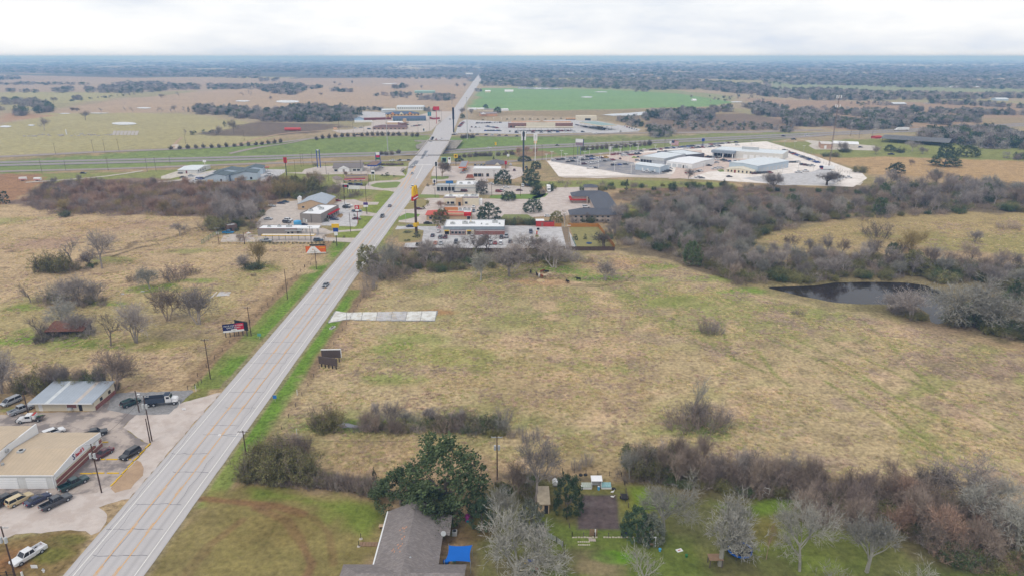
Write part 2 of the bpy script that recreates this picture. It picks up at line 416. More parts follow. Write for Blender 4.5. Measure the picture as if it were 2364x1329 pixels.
for p,r,ry,c,k in[((1560,676),5.5,1.6,(190,152,118),.9),((1620,678),6,1.4,(186,148,112),.8),((1395,640),12,5,(106,142,44),.9),((1700,672),13,4,(108,148,44),.9),((1590,690),30,5,(132,140,74),.6),((1250,652),14,3,(184,146,112),.8),((1215,650),9,3,(192,152,116),.8),((1282,640),8,2.5,(98,82,68),.8),((1350,645),8,3,(94,130,48),.7),((1290,622),16,4,(106,140,46),.8),((960,655),18,5,(128,112,86),.7),((940,640),10,3,(108,92,74),.6),((1440,610),20,6,(186,150,112),.7),((1100,640),20,4,(140,138,80),.6),((1520,615),10,5,(112,142,50),.8),((1600,645),16,4,(116,146,52),.7),((2260,845),26,10,(146,124,108),.8),((2150,760),22,4,(148,126,106),.7),((2330,950),18,12,(146,126,108),.6),((1640,765),9,3,(104,128,50),.85),((1610,985),15,4,(108,138,52),.85),((1000,990),40,5,(104,124,56),.8),((840,985),12,3,(98,128,50),.8),((750,985),8,3,(98,128,48),.9),((930,1030),30,10,(160,134,102),.7),((1180,1040),14,6,(150,140,86),.6),((1400,1060),26,8,(156,138,98),.6),((1020,1075),30,5,(156,130,104),.6),((1180,670),24,4,(150,134,96),.5),((1020,720),9,2.5,(172,130,92),.9),((1300,880),60,22,(172,148,112),.5),((1050,830),26,7,(130,140,66),.7),((880,800),12,4,(118,140,56),.7),((1380,850),20,5,(120,140,62),.6),((920,870),14,5,(116,140,54),.6),((960,780),16,4,(124,142,62),.6)]:blob(p,r,c,k,ry)
for a,b in[((1500,720),(1760,860)),((1560,700),(1560,760)),((1650,720),(1700,830)),((1620,715),(2050,900)),((1800,760),(2200,980)),((1900,880),(2260,1100)),((1980,730),(2160,900)),((1900,780),(2330,990)),((1730,800),(1830,890)),((1990,900),(2180,1040)),((1640,790),(1700,830))]:
 m=[(a[0]+(b[0]-a[0])*t+RU(-8,8),a[1]+(b[1]-a[1])*t+RU(-5,5))for t in(0,.33,.66,1)]
 path(m,.8,(118,128,62),.65)
path([(1320,660),(1380,662),(1440,650),(1462,636),(1440,622)],.7,(96,90,60),.7)
path([(1330,656),(1400,659),(1450,648)],.7,(96,90,60),.6)
rgn([(320,1400),(340,1329),(480,1130),(560,1105),(720,1118),(880,1140),(905,1190),(835,1329),(830,1500),(300,1500)],(136,124,78),2,3)
rgn([(560,1115),(700,1130),(880,1150),(900,1190),(840,1230),(700,1180),(580,1150)],(112,130,52),2,3,.8)
path([(470,1150),(560,1160),(640,1168),(700,1185)],1.3,(132,98,72),.8);path([(590,1170),(660,1200),(690,1240),(720,1300),(700,1350)],1.2,(130,100,74),.75)
path([(560,1200),(480,1260),(420,1340)],1.2,(134,106,76),.6)
path([(720,1190),(760,1230),(770,1300)],1.1,(128,104,72),.6)
rgn([(420,1170),(560,1140),(440,1329),(380,1329)],(142,128,86),2,3,.6)
rgn([(1140,1120),(1240,1100),(1330,1110),(1450,1110),(1600,1130),(1850,1140),(2000,1220),(2364,1240),(2800,1300),(2800,1600),(1080,1600),(1060,1329),(1060,1190)],(118,118,68),2,3)
rgn([(1245,1190),(1310,1200),(1600,1240),(1640,1329),(1640,1500),(1240,1500)],(110,122,58),2,3)
rgn([(1450,1122),(1545,1118),(1550,1165),(1470,1178)],(114,142,44),1.2,1.4,.85)
rgn([(1650,1150),(1840,1145),(1850,1180),(1700,1180)],(112,138,50),1.5,2,.8)
rgn([(1740,1250),(1850,1210),(2000,1230),(2030,1329),(1760,1329)],(116,132,54),2,3,.7)
rgn([(2000,1140),(2130,1130),(2240,1180),(2160,1220),(2010,1190)],(112,128,58),2,3,.7)
rgn([(2150,1290),(2364,1260),(2600,1300),(2600,1400),(2150,1400)],(104,120,52),2,4,.7)
rgn([(1700,1220),(1790,1200),(1800,1240),(1720,1260)],(128,116,62),1.5,2,.7)
for p,r,ry,c,k in[((1370,1310),5,3,(150,130,104),.9),((1420,1285),4,1.6,(100,150,30),.8),((1730,1310),10,6,(100,90,66),.6),((1620,1230),12,8,(104,102,70),.7),((1160,1300),16,8,(116,104,80),.8),((1080,1240),8,6,(110,88,62),.9),((1060,1150),12,6,(96,92,62),.7),((1300,1155),9,4,(118,100,74),.8),((1200,1150),9,6,(120,116,66),.7),((640,1215),10,7,(122,104,62),.5),((1330,1200),6,3,(104,92,62),.7),((1440,1160),4,5,(124,118,60),.7),((1380,1115),14,2.2,(120,112,66),.8),((1930,1260),10,6,(110,108,62),.6),((2090,1330),16,6,(96,100,60),.7),((640,1050),10,8,(88,92,54),.7)]:blob(p,r,c,k,ry)
rgn([(1336,1140),(1424,1140),(1432,1221),(1332,1222)],(98,86,84),.5,.4)
blob((1355,1162),2.4,(128,118,116),.5,1.6)
rgn([(1150,1090),(1340,1095),(1420,1108),(1420,1116),(1320,1112),(1150,1110)],(110,98,80),1,1)
rgn([(1420,1090),(1600,1090),(1860,1090),(2200,1130),(2364,1180),(2364,1200),(2150,1160),(1880,1150),(1640,1140),(1440,1112)],(112,98,76),1.5,3,.8)
rgn([(1990,1150),(2150,1180),(2364,1260),(2364,1300),(2100,1290),(1980,1200)],(108,96,72),2,3,.7)
rgn([(570,1085),(700,1100),(880,1125),(880,1142),(700,1122),(560,1108)],(96,92,62),1,1.5,.8)
rgn([(-200,1290),(40,1245),(180,1222),(208,1240),(170,1300),(120,1345),(-200,1500)],(132,112,74),1,1.4)
blob((30,1280),4,(150,108,74),.8,3);blob((120,1280),5,(112,118,50),.8,3);blob((170,1245),4,(110,112,56),.8,2);blob((20,1305),5,(146,104,70),.7,2)
rgn([(390,955),(425,915),(480,893),(470,950)],(122,124,66),.8,1,.9)
rgn([(-200,905),(70,905),(80,950),(-200,965)],(140,122,92),1,1.5,.8)
blob((18,945),4,(114,124,62),.7,2)
rgn([(30,470),(90,425),(300,410),(620,420),(660,440),(600,500),(480,498),(250,498),(110,490)],(134,114,100),3,5)
rgn([(250,445),(330,445),(400,455),(405,495),(330,495),(265,470)],(124,110,102),2,4)
path([(740,980),(830,985),(900,983),(1000,985),(1150,985)],3.2,(96,108,56),.7)
rgn([(850,600),(930,585),(1300,585),(1330,600),(1200,625),(900,640)],(126,118,76),2,4,.8)
path([(1160,605),(1240,602),(1300,612)],1.2,(120,98,76),.7)
cov*=(1+.16*(fbm(gX,gY,35,3,311)-.5)+.16*(NC-.5))[:,None]
soft_=np.ones(gX.size)
for pl in([(320,1400),(340,1329),(480,1130),(560,1105),(720,1118),(880,1140),(905,1190),(835,1329),(830,1500),(300,1500)],[(1060,1190),(1240,1100),(1450,1110),(1600,1130),(1850,1140),(2000,1220),(2364,1240),(2800,1300),(2800,1600),(1080,1600)]):
 soft_=np.minimum(soft_,.66+.34*sstep(-2,2,poly_sd([(G(q).x,G(q).y)for q in pl],gX,gY)))
nr,nc=len(ys),len(slope)
idx=np.arange(nr*nc).reshape(nr,nc)
quads=np.stack([idx[:-1,:-1],idx[:-1,1:],idx[1:,1:],idx[1:,:-1]],-1).reshape(-1,4)
me=bpy.data.meshes.new('ground')
me.vertices.add(nr*nc);me.vertices.foreach_set('co',np.stack([gX,gY,gZ],1).ravel())
me.loops.add(quads.size);me.loops.foreach_set('vertex_index',quads.ravel())
me.polygons.add(len(quads));me.polygons.foreach_set('loop_start',np.arange(0,quads.size,4));me.polygons.foreach_set('loop_total',np.full(len(quads),4))
me.update(calc_edges=True)
at=me.attributes.new('cover','FLOAT_COLOR','POINT');at.data.foreach_set('color',np.concatenate([np.clip(cov,0,.9),soft_[:,None]],1).ravel())
me.polygons.foreach_set('use_smooth',np.ones(len(quads),bool))
t=NT('grassland')
an=t.n('ShaderNodeAttribute',attribute_name='cover');a,sf=an.outputs['Color'],an.outputs['Alpha']
f1=t.noise(.9,5,.65);f2=t.noise(.16,4,.6);f3=t.noise(3.2,3,.6)
c=t.mix(sf,a,t.ramp(f1,[(.30,.52),(.5,1.0),(.70,1.42)]),'MULTIPLY')
c=t.mix(1.0,c,t.ramp(f2,[(.32,.80),(.5,1.0),(.68,1.16)]),'MULTIPLY')
c=t.mix(t.rng(f3,.5,.75,0,.45),c,t.mix(1.0,c,(.62,.6,.5),'MULTIPLY'))
c=t.mix(t.rng(t.noise(.33,4,.7),.54,.66,0,.28),c,t.mix(1.0,c,(.84,.98,.70),'MULTIPLY'))
c=t.mix(t.rng(t.noise(.5,5,.7),.56,.68,0,.3),c,t.mix(1.0,c,(.80,.68,.68),'MULTIPLY'))
me.materials.append(t.done(c,.95,.05,bump=f1,bstr=.5,bdist=.35))
ground=link(bpy.data.objects.new('ground',me));ground['kind']='structure'
print('ground',time.time()-T0)
# ---- roads
def pvm(name,col,crack=.0,var=.1,stain=None,sc=.25,stretch=None):
 t=NT(name)
 f=t.noise(sc,5,.6,stretch=stretch);f2=t.noise(2.4,4,.7)
 c=t.mix(t.rng(f,.3,.7,0,1),scale(col,1-var),scale(col,1+var))
 c=t.mix(t.rng(f2,.3,.8,0,var*1.2),c,scale(col,.6))
 if stain:c=t.mix(t.rng(t.noise(stain[1],5,.65),.46,.57,0,stain[2]),c,stain[0])
 return t.done(c,.9,.15,bump=f2,bstr=.15,bdist=.03)
t=NT('worn_asphalt');sx_=t.n('ShaderNodeSeparateXYZ');t.l(t.pos(),sx_.inputs[0]);c0=C(196,191,190)
trk=t.rng(t.math('PINGPONG',t.math('ADD',sx_.outputs[0],78.6-.95),.92),.25,.92,0,1)
c=t.mix(t.math('MULTIPLY',trk,t.rng(t.noise(.05,4,.6,stretch=(3,.3,1)),.3,.7,.1,.9)),c0,scale(c0,.74));c=t.mix(t.rng(t.noise(.5,5,.65,stretch=(2.2,.12,1)),.35,.7,0,.5),c,scale(c0,.86));c=t.mix(t.rng(t.noise(.09,4,.6),.55,.72,0,.5),c,scale(c0,.8));f2=t.noise(4,3,.7);c=t.mix(t.rng(f2,.4,.75,0,.25),c,scale(c0,.7));J60=t.done(c,.9,.15)
J61=pvm('patched_asphalt',C(132,132,136),var=.08)
J67=pvm('far_asphalt',C(197,192,190),var=.06)
J50=pvm('highway_asphalt',C(150,142,140),var=.06)
J26=pvm('shoulder_asphalt',C(158,146,138),var=.06)
J10=pvm('pale_concrete',C(205,196,184),var=.05,stain=(C(170,160,148),.3,.5))
J62=pvm('bleached_concrete',C(236,227,220),var=.04,stain=(C(196,184,168),.12,.4))
J43=pvm('new_concrete',C(222,221,216),var=.06,stain=(C(180,172,160),.4,.6))
J23=pvm('tan_lot',C(198,186,176),var=.07,stain=(C(168,158,150),.35,.5))
J15=pvm('grey_lot',C(198,195,195),var=.05,stain=(C(140,136,134),.3,.35))
J63=pvm('dark_lot',C(140,138,142),var=.1,stain=(C(180,172,164),.1,.6))
J64=pvm('old_lot',C(184,170,160),var=.1,stain=(C(124,116,114),.17,.85))
J16=pvm('caliche_apron',C(202,190,182),var=.07,stain=(C(182,166,156),.22,.6))
J51=pvm('grey_gravel',C(150,148,148),var=.12,stain=(C(118,116,114),1.2,.5))
J38=pvm('sandy_dirt',C(184,156,128),var=.08,stain=(C(160,134,110),.5,.5))
def pmt(name,col,wear):
 t=NT(name)
 c=t.mix(t.rng(t.noise(.9,6,.7),.42,.62,0,wear),col,C(196,190,186))
 return t.done(c,.85,.2)
J24=pmt('white_road_paint',C(232,228,222),.35);J39=pmt('yellow_road_paint',C(226,168,84),.55)
J52=mat('crack_tar',C(120,118,122),.9)
def Vw(x,y,z=0.0):return Vector((x,y,z))
RL,RR=-80.4,-65.9
near_l=[Vw(RL+RU(-.1,.05),y)for y in range(55,430,4)]+[Vw(RL,430),Vw(RL-.2,460),Vw(RL-.6,500)];near_r=[Vw(RR+RU(-.05,.1),y)for y in range(55,430,4)]+[Vw(RR,430),Vw(RR-.1,450),Vw(RR-.4,470)]
ML=near_l+[G((940,400)),G((944,377)),Vw(G((968,351),0).x,G((968,351),0).y),G((984,331),0),G((998,311)),G((1007,292)),G((1041,262)),G((1055,241)),G((1077,210)),G((1091,190)),G((1107,170))]
MR=near_r+[G((988,402)),G((1007,377)),G((1021,351),0),G((1035,331),0),G((1044,311)),G((1051,292)),G((1063,262)),G((1074,241)),G((1095,210)),G((1108,190)),G((1118,170))]
Zr=0.06
road_me=MB();n=len(ML)
road_me.add([(p.x,p.y,Zr)for p in ML]+[(p.x,p.y,Zr)for p in MR],[(n+i,n+i+1,i+1,i)[::-1]for i in range(n-1)])
road=road_me.mk('main_road',J60);road['kind']='structure'
if road.data.polygons[0].normal.z<0:road.data.flip_normals()
def rsp(name,x0,x1,y0,y1,m,dz=.012):
 return MB().add([(x0,y0,Zr+dz),(x1,y0,Zr+dz),(x1,y1,Zr+dz),(x0,y1,Zr+dz)],[(0,1,2,3)]).mk(name,m,road)
WL,WR=-78.6,-67.6;YL1,YL2=WL+(WR-WL)*.335,WL+(WR-WL)*.675
rsp('edge_line',WL-.1,WL+.1,60,455,J24);rsp('edge_line',WR-.1,WR+.1,60,470,J24)
for yl,s in((YL1,1),(YL2,-1)):
 rsp('centre_line',yl-.11,yl+.11,60,520,J39)
 y=62
 while y<515:
  rsp('lane_dash',yl+s*.32-.08,yl+s*.32+.08,y,y+3.2,J39);y+=12.2
for y in[104.5,112,120,131.5,139,147.5,152,161,170,178.5,189,196,205,217.5,229,241,254,270,288]:
 a,b=(WL+RC([-1.2,.4,2.6]),WR+RC([-3.4,-1.0,-.3]));k=9;mb=MB()
 pts=[(a+(b-a)*i/k,y+RU(-.22,.22))for i in range(k+1)]
 for p,q in zip(pts,pts[1:]):
  w=RU(.04,.09);mb.add([(p[0],p[1]-w,Zr+.006),(q[0],q[1]-w,Zr+.006),(q[0],q[1]+w,Zr+.006),(p[0],p[1]+w,Zr+.006)],[(0,1,2,3)])
 mb.mk('tar_crack',J52,road)
for x0,y0,y1,wob in[(WR-1.3,150,196,.35),(WL+1.2,96,120,.4),(YL1+.3,100,190,.12),(RL+1.0,95,150,.3),(WL+.8,196,240,.3),(WR-2,120,138,.3),(YL2+.2,160,250,.1)]:
 mb=MB();y=y0;x=x0
 while y<y1:
  x2=x0+RU(-wob,wob);mb.add([(x-.035,y,Zr+.008),(x+.035,y,Zr+.008),(x2+.035,y+3,Zr+.008),(x2-.035,y+3,Zr+.008)],[(0,1,2,3)]);x=x2;y+=3
 mb.mk('tar_crack',J52,road)
def rpoly(name,pts,m,dz=.01):
 w=[G(p,0)for p in pts];o=sheet(name,[Vector((p.x,p.y,0))for p in w],m,Zr+dz,parent=road);return o
for q in[pxs('B',(1445,1045),(1470,1045),(1520,970),(1490,970)),pxs('B',(1540,890),(1555,890),(1575,845),(1555,845)),pxs('U',(1840,798),(1885,798),(1940,710),(1890,710)),pxs('B',(1330,1130),(1390,1130),(1440,1060),(1400,1060))]:rpoly('asphalt_patch',q,J61,.006)
for q in[pxs('a',(290,400),(300,400),(420,170),(412,170)),pxs('a',(20,540),(34,540),(285,180),(275,180)),pxs('a',(90,560),(104,560),(300,180),(290,180))]:rpoly('lane_line',q,J24 if q[0][0]>955 else J39)
for i in range(12):q=px('a',285+i*24,155);rpoly('stop_bar',[(q[0],q[1]-.7),(q[0]+2,q[1]-.7),(q[0]+2,q[1]+.7),(q[0],q[1]+.7)],J24)
for s in range(14):
 yw=560+s*24
 if yw>900:break
 for fx in(.28,.72):
  i=next(i for i in range(n-1)if ML[i+1].y>yw);tt=(yw-ML[i].y)/(ML[i+1].y-ML[i].y)
  xl=ML[i].lerp(ML[i+1],tt).x;xr=MR[i].lerp(MR[i+1],tt).x;x=xl+(xr-xl)*fx
  rsp('lane_dash',x-.12,x+.12,yw,yw+5,J24)
hw1=strip('highway',HWY,12,J50,.25,off=9);hw2=strip('highway',HWY,12,J50,.25,off=-9)
for h,offs in((hw1,(9,)),(hw2,(-9,))):
 for s in(-4.6,4.6):strip('edge_line',HWY,.35,J24,.30,parent=h,cols=1,off=offs[0]+s)
def gl(pts):return[(G(p).x,G(p).y)for p in pts]
strip('frontage_road',gl([(-300,412),(0,396),(250,391),(600,378),(780,374),(950,371)]),9,J26,.2)
strip('frontage_road',gl([(1005,378),(1120,376),(1244,370),(1359,358),(1500,346),(1640,333),(1790,321),(1900,314)]),9,J26,.2)
strip('frontage_road',gl([(-300,375),(0,364),(250,353),(380,346),(520,340),(640,331),(720,319),(860,314),(998,311)]),8,J26,.2)
strip('frontage_road',gl([(1044,311),(1120,315),(1200,316),(1374,318),(1500,314),(1700,308),(1900,300)]),9,J26,.2)
strip('slip_road',gl([(530,357),(600,349),(660,335),(690,326),(726,319)]),5,J26,.24)
strip('side_road',gl([(270,431),(340,424),(420,420),(500,405),(560,394),(600,381)]),6,J10,.22)
strip('farm_track',gl([(400,342),(405,330),(420,318)]),3,J38,.2)
strip('farm_track',gl([(60,422),(150,416),(240,411),(300,402),(330,395)]),4,J10,.2)
strip('farm_track',gl([(540,338),(590,322),(640,310),(700,304),(760,302)]),5,J38,.2)
sheet('concrete_pad',pxs('A',(1545,962),(1620,962),(1610,915),(1550,920)),J10,.26)
Z1,Z2,Z3=.03,.042,.05
def lot(name,pts,m,dz=Z1):return sheet(name,pts,m,dz)
lot('shop_lot',pxs('L',(-900,420),(0,330),(1000,90),(1380,100),(1250,300),(1100,440),(1000,560),(1150,700),(1070,850),(960,890),(900,850),(750,840),(600,860),(160,890),(0,960),(-900,1100)),J16)
lot('road_apron',[Vw(-108,104),Vw(-80.6,122),Vw(-80.6,170),px('K',1480,465),px('K',1340,600),px('K',1640,790),px('K',1200,1240)],J16,Z2)
lot('old_parking',pxs('K',(-300,480),(400,440),(1000,420),(1300,230),(1440,200),(1640,215),(1480,460),(1340,600),(1620,780),(1200,1230),(1060,1310),(700,1340),(300,1340),(-300,1340)),J64,Z3)
lot('gravel_pad',pxs('K',(1230,240),(1300,220),(1660,210),(2080,190),(2110,200),(1960,350),(1840,455),(1480,460),(1300,430),(1180,400)),J51,.058)
lot('sandy_patch',pxs('K',(1190,1270),(1360,1080),(1490,960),(1560,1000),(1560,1120),(1420,1260),(1260,1310)),J38,.064)
dv=lot('driveway_stub',[(756,746),(774,717),(795,721),(1010,717),(1006,741),(880,741),(800,738)],J51,.07)
E0=[(758,745,775,718),(800,737,800,721.5)]+[(800+i*34,738.5+(i>1),803+i*34.2,721-i*.5)for i in range(1,7)]
for i in range(7):a_,b_=E0[i],E0[i+1];sheet('slab',[(a_[0]+.8,a_[1]),(b_[0]-.4,b_[1]),(b_[2]-.4,b_[3]),(a_[2]+.8,a_[3])],J15 if i in(3,4)else J43,.12,parent=dv)
for q in[pxs('J',(1950,325),(2070,325),(2085,290),(1985,285)),pxs('J',(1090,310),(1120,312),(1118,302),(1092,300)),pxs('J',(1265,290),(1300,288),(1298,280),(1270,280))]:lot('old_slab',q,J15,.08)
lot('walkway_edge',pxs('J',(1885,345),(1900,350),(1965,290),(1955,285)),J10,.08)
lot('drive_in_lot',pxs('Z',(-380,880),(-330,770),(-180,740),(260,760),(330,700),(1380,640),(1500,690),(2110,650),(2090,680),(1560,720),(1390,760),(1440,805),(2000,810),(1900,890),(1400,860),(1200,880),(330,880)),J23)
lot('burger_lot',pxs('Z',(150,620),(250,540),(420,340),(640,200),(920,175),(1420,180),(1900,150),(2050,195),(2330,200),(2300,245),(1960,250),(1900,330),(2330,400),(2220,440),(1990,430),(1920,620),(1400,600),(250,640)),J23,Z2)
lot('burger_lot_front',pxs('Z',(1330,580),(1480,400),(1560,260),(1760,180),(1790,250),(1810,340),(2060,370),(2000,440),(1940,610),(1400,600)),J15,Z3)
lot('planted_island',pxs('Z',(1600,450),(1680,470),(1720,420),(1690,395),(1640,400)),mat('island_soil',C(150,122,84)),.06)
lot('filling_lot',pxs('Y',(1500,670),(1560,600),(1660,580),(2080,560),(2190,510),(2140,600),(2080,690),(2010,770),(1900,745),(1560,720),(1120,700),(1000,640),(1100,610)),J23)
lot('grass_island',pxs('Y',(1580,650),(1700,610),(2040,590),(2110,600),(2040,690),(1800,705),(1640,680)),mat('island_grass',C(122,138,66),var=.2),Z2)
lot('forecourt',pxs('Y',(100,440),(420,430),(470,380),(700,330),(960,320),(1500,300),(1760,330),(2230,330),(2130,420),(2190,490),(1700,470),(1300,460),(760,470),(420,455)),J23)
lot('motel_lot',pxs('X',(270,480),(560,440),(830,395),(1000,400),(1700,380),(2060,380),(2050,430),(1850,560),(1680,590),(1600,560),(650,570),(480,620),(280,560)),J15)
lot('office_drive',pxs('X',(-60,500),(240,400),(330,420),(560,460),(840,390),(830,420),(520,490),(260,500),(100,540),(-60,540)),J10,Z2)
lot('burger_plaza',pxs('b',(0,360),(0,310),(640,320),(760,300),(1800,300),(2360,310),(2860,320),(3080,690),(2000,700),(80,680),(120,600),(400,590),(400,560),(430,390),(300,355)),J15)
lot('side_street',pxs('b',(-60,370),(-20,310),(640,318),(1800,296),(1810,320),(640,345)),J15,Z2)
lot('plaza_lot',pxs('a',(30,960),(100,880),(140,800),(540,720),(1300,730),(2100,740),(2900,560),(3300,520),(3330,1000),(2500,1030),(1500,1100),(1200,1200),(400,1160),(0,1130)),J16)
lot('chicken_lot',pxs('a',(380,660),(460,520),(640,480),(1560,470),(2280,540),(2290,650),(1560,665),(700,670)),J23,Z2)
lot('corner_lot',pxs('a',(580,430),(560,310),(620,170),(1000,180),(1800,160),(2100,200),(2140,330),(1960,400),(1500,390),(1540,440),(900,420),(660,440)),J16,Z2)
lot('motor_court',pxs('c',(180,560),(160,420),(180,300),(300,180),(380,100),(950,90),(940,190),(860,230),(720,320),(880,420),(720,460),(700,560),(560,600)),J16,Z2)
def grass(name,pts,dz=.055,c=(124,138,68)):return lot(name,pts,mat('lawn_%d_%d_%d'%c,C(*c),var=.22,nsc=.5),dz)
grass('lawn',pxs('a',(30,930),(180,800),(420,740),(540,770),(420,890),(110,920)),c=(150,136,84))
grass('lawn',pxs('a',(250,690),(380,660),(690,665),(700,720),(240,715)))
grass('lawn',pxs('a',(540,400),(560,350),(860,350),(850,390),(700,410)))
grass('lawn',pxs('b',(0,160),(140,90),(370,110),(340,150),(60,210),(0,215)),c=(112,138,56))
grass('lawn',pxs('b',(0,290),(620,280),(610,305),(0,315)),c=(140,140,86))
grass('lawn',pxs('b',(0,390),(260,360),(420,400),(390,540),(130,590),(0,580)),c=(150,138,88))
grass('lawn',pxs('a',(1560,680),(2080,660),(2560,640),(2500,700),(2280,740),(1700,730),(1560,720)),c=(112,138,56))
grass('lawn',pxs('a',(1800,1000),(2200,1000),(2360,1100),(1700,1100)),c=(128,134,80))
grass('lawn',pxs('c',(60,260),(300,190),(280,230),(190,290),(100,300)),c=(106,138,48))
grass('lawn',pxs('c',(700,770),(1180,760),(1440,1120),(830,1130)),c=(146,138,86))
grass('lawn',pxs('c',(560,765),(680,765),(740,1130),(650,1130)),c=(134,116,94))
lot('dealer_lot',[(1262,372),(1400,360),(1480,350),(1590,338),(1660,328),(1770,327),(1880,360),(1990,400),(2002,412),(1970,432),(1840,428),(1700,420),(1620,415),(1560,412),(1480,408),(1380,412),(1290,408)],J62,.08)
lot('asphalt_lot',pxs('R',(300,430),(420,400),(880,360),(1180,400),(1440,450),(1480,540),(1900,600),(1700,625),(1400,615)),J63,.10)
J53=pvm('brick_tone_lot',C(210,190,178),var=.06,stain=(C(186,166,156),.3,.5));lot('brick_lot',pxs('R',(1000,380),(1120,350),(1640,310),(2364,280),(2364,330),(1540,380),(1460,450),(1200,410)),J53,.09);lot('court_lot',pxs('S',(-60,330),(240,300),(330,330),(700,360),(1200,400),(900,420),(640,430),(500,500),(300,520),(60,600),(-200,610),(-120,520)),J53,.1)
lot('grey_pad',pxs('S',(720,600),(1100,560),(1600,520),(1700,470),(1880,520),(2000,590),(1850,680),(1200,690),(900,640)),J15,.10)
lot('track',pxs('R',(400,635),(1400,625),(2000,600),(2364,560),(2364,580),(1900,660),(1400,650),(500,655)),J16,.09)
lot('grass_island',pxs('S',(400,500),(480,490),(500,520),(440,525)),mat('island_grass2',C(120,134,70),var=.2),.11)
lot('yard_drive',pxs('S',(1380,115),(1440,120),(1720,145),(2364,200),(2364,260),(2000,250),(1620,245),(1540,200),(1580,170)),J10,.07)
lot('shop_drive',pxs('S',(2000,600),(2080,600),(2220,650),(2180,690),(2040,680)),J10,.06)
lot('fuel_lot',pxs('T',(60,420),(110,290),(180,250),(640,280),(1500,250),(1830,270),(2100,320),(2364,370),(2330,400),(1960,420),(1900,470),(1780,465),(1740,415),(1080,430),(700,430),(330,420)),J15,.2)
lot('motel_yard',pxs('U',(330,650),(180,600),(500,590),(860,520),(880,440),(1150,390),(1500,400),(1900,280),(2300,280),(2230,330),(2030,470),(1890,610),(1720,640),(900,640)),J23,.2)
lot('far_lot',pxs('U',(700,280),(1060,290),(1140,330),(1100,400),(640,400),(620,340)),J15,.24)
tw=NT('pond_water');fw=tw.noise(.7,3,.6)
J65=tw.done((.026,.02,.017),.05,.12,bump=fw,bstr=.05,bdist=.1)
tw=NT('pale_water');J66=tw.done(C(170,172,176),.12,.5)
sheet('pond',[Vector((p[0],p[1],0))for p in[(lambda g,c:(c[0]+(g[0]-c[0])*1.03,c[1]+(g[1]-c[1])*1.03))(p,np.mean(PONDW,0))for p in PONDW]],J65,-.55)
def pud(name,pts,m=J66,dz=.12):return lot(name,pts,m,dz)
def ell(cx,cy,rx,ry,k=14,j=.12):return[(cx+math.cos(2*PI*i/k)*rx*RU(1-j,1+j),cy+math.sin(2*PI*i/k)*ry*RU(1-j,1+j))for i in range(k)]
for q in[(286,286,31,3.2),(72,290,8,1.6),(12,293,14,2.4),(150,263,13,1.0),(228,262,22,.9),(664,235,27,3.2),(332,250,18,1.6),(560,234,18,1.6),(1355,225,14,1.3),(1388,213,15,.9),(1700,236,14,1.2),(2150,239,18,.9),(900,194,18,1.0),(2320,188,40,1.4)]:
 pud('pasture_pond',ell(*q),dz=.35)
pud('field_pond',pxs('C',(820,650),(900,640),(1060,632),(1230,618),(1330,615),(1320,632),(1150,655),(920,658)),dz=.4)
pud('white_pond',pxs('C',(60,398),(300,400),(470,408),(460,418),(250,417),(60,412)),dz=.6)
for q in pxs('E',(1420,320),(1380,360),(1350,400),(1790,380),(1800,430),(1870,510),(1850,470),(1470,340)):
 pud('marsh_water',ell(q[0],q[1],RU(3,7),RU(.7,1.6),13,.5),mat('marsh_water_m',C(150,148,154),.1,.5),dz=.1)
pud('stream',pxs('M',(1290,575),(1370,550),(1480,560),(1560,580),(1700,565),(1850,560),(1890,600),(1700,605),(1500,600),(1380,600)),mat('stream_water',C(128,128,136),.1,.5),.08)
print('roads',time.time()-T0)
# ---- trees
def bark(name,col,var=.25,leaf=False,spread=.35):
 t=NT(name);oi=t.n('ShaderNodeObjectInfo').outputs['Random']
 c=t.mix(t.rng(t.noise(.8,3,.6),.3,.7,0,1),scale(col,1-var),scale(col,1+var))
 n=t.n('ShaderNodeMix',data_type='RGBA',blend_type='MULTIPLY');n.inputs[0].default_value=1
 t.l(c,n.inputs[6]);t.l(t.ramp(oi,[(0,1-spread),(.5,1.0),(1,1+spread*.7)]),n.inputs[7]);c=n.outputs[2]
 t.done(c,.9,.1)
 return t.m
def leafm(name,c1,c2,c3,spread=.3):
 t=NT(name);oi=t.n('ShaderNodeObjectInfo').outputs['Random']
 f=t.noise(.55,4,.65);f2=t.noise(2.5,3,.6)
 c=t.ramp(f,[(.32,c1),(.5,c2),(.68,c3)])
 c=t.mix(1,c,t.ramp(f2,[(.3,.7),(.7,1.3)]),'MULTIPLY')
 c=t.mix(1,c,t.ramp(oi,[(0,1-spread),(.5,1.0),(1,1+spread*.7)]),'MULTIPLY')
 t.done(c,.7,.2);return t.m
BK={'grey':bark('grey_bark',(.315,.275,.25)),'pale':bark('lichen_bark',(.30,.285,.245),.2,spread=.22),'brown':bark('brown_bark',(.31,.245,.198)),'rust':bark('rusty_twigs',(.38,.255,.19)),'purple':bark('dark_brier',(.26,.205,.178)),'dark':bark('dark_bark',(.19,.16,.138)),'ochre':bark('ochre_twigs',(.31,.24,.11))}
LF={'green':leafm('oak_leaves',(.05,.078,.034),(.09,.125,.05),(.15,.18,.085)),'dark':leafm('cedar_leaves',(.03,.054,.03),(.052,.084,.044),(.08,.115,.06)),'olive':leafm('olive_leaves',(.12,.118,.045),(.2,.19,.075),(.27,.245,.11)),'sage':leafm('sage_leaves',(.1,.11,.08),(.16,.17,.13),(.22,.23,.19)),'rust':leafm('rust_leaves',(.14,.075,.04),(.2,.11,.06),(.25,.15,.08))}
def rvec(rg):
 z=rg.uniform(-1,1);a=rg.uniform(0,2*PI);r=math.sqrt(1-z*z);return Vector((r*math.cos(a),r*math.sin(a),z))
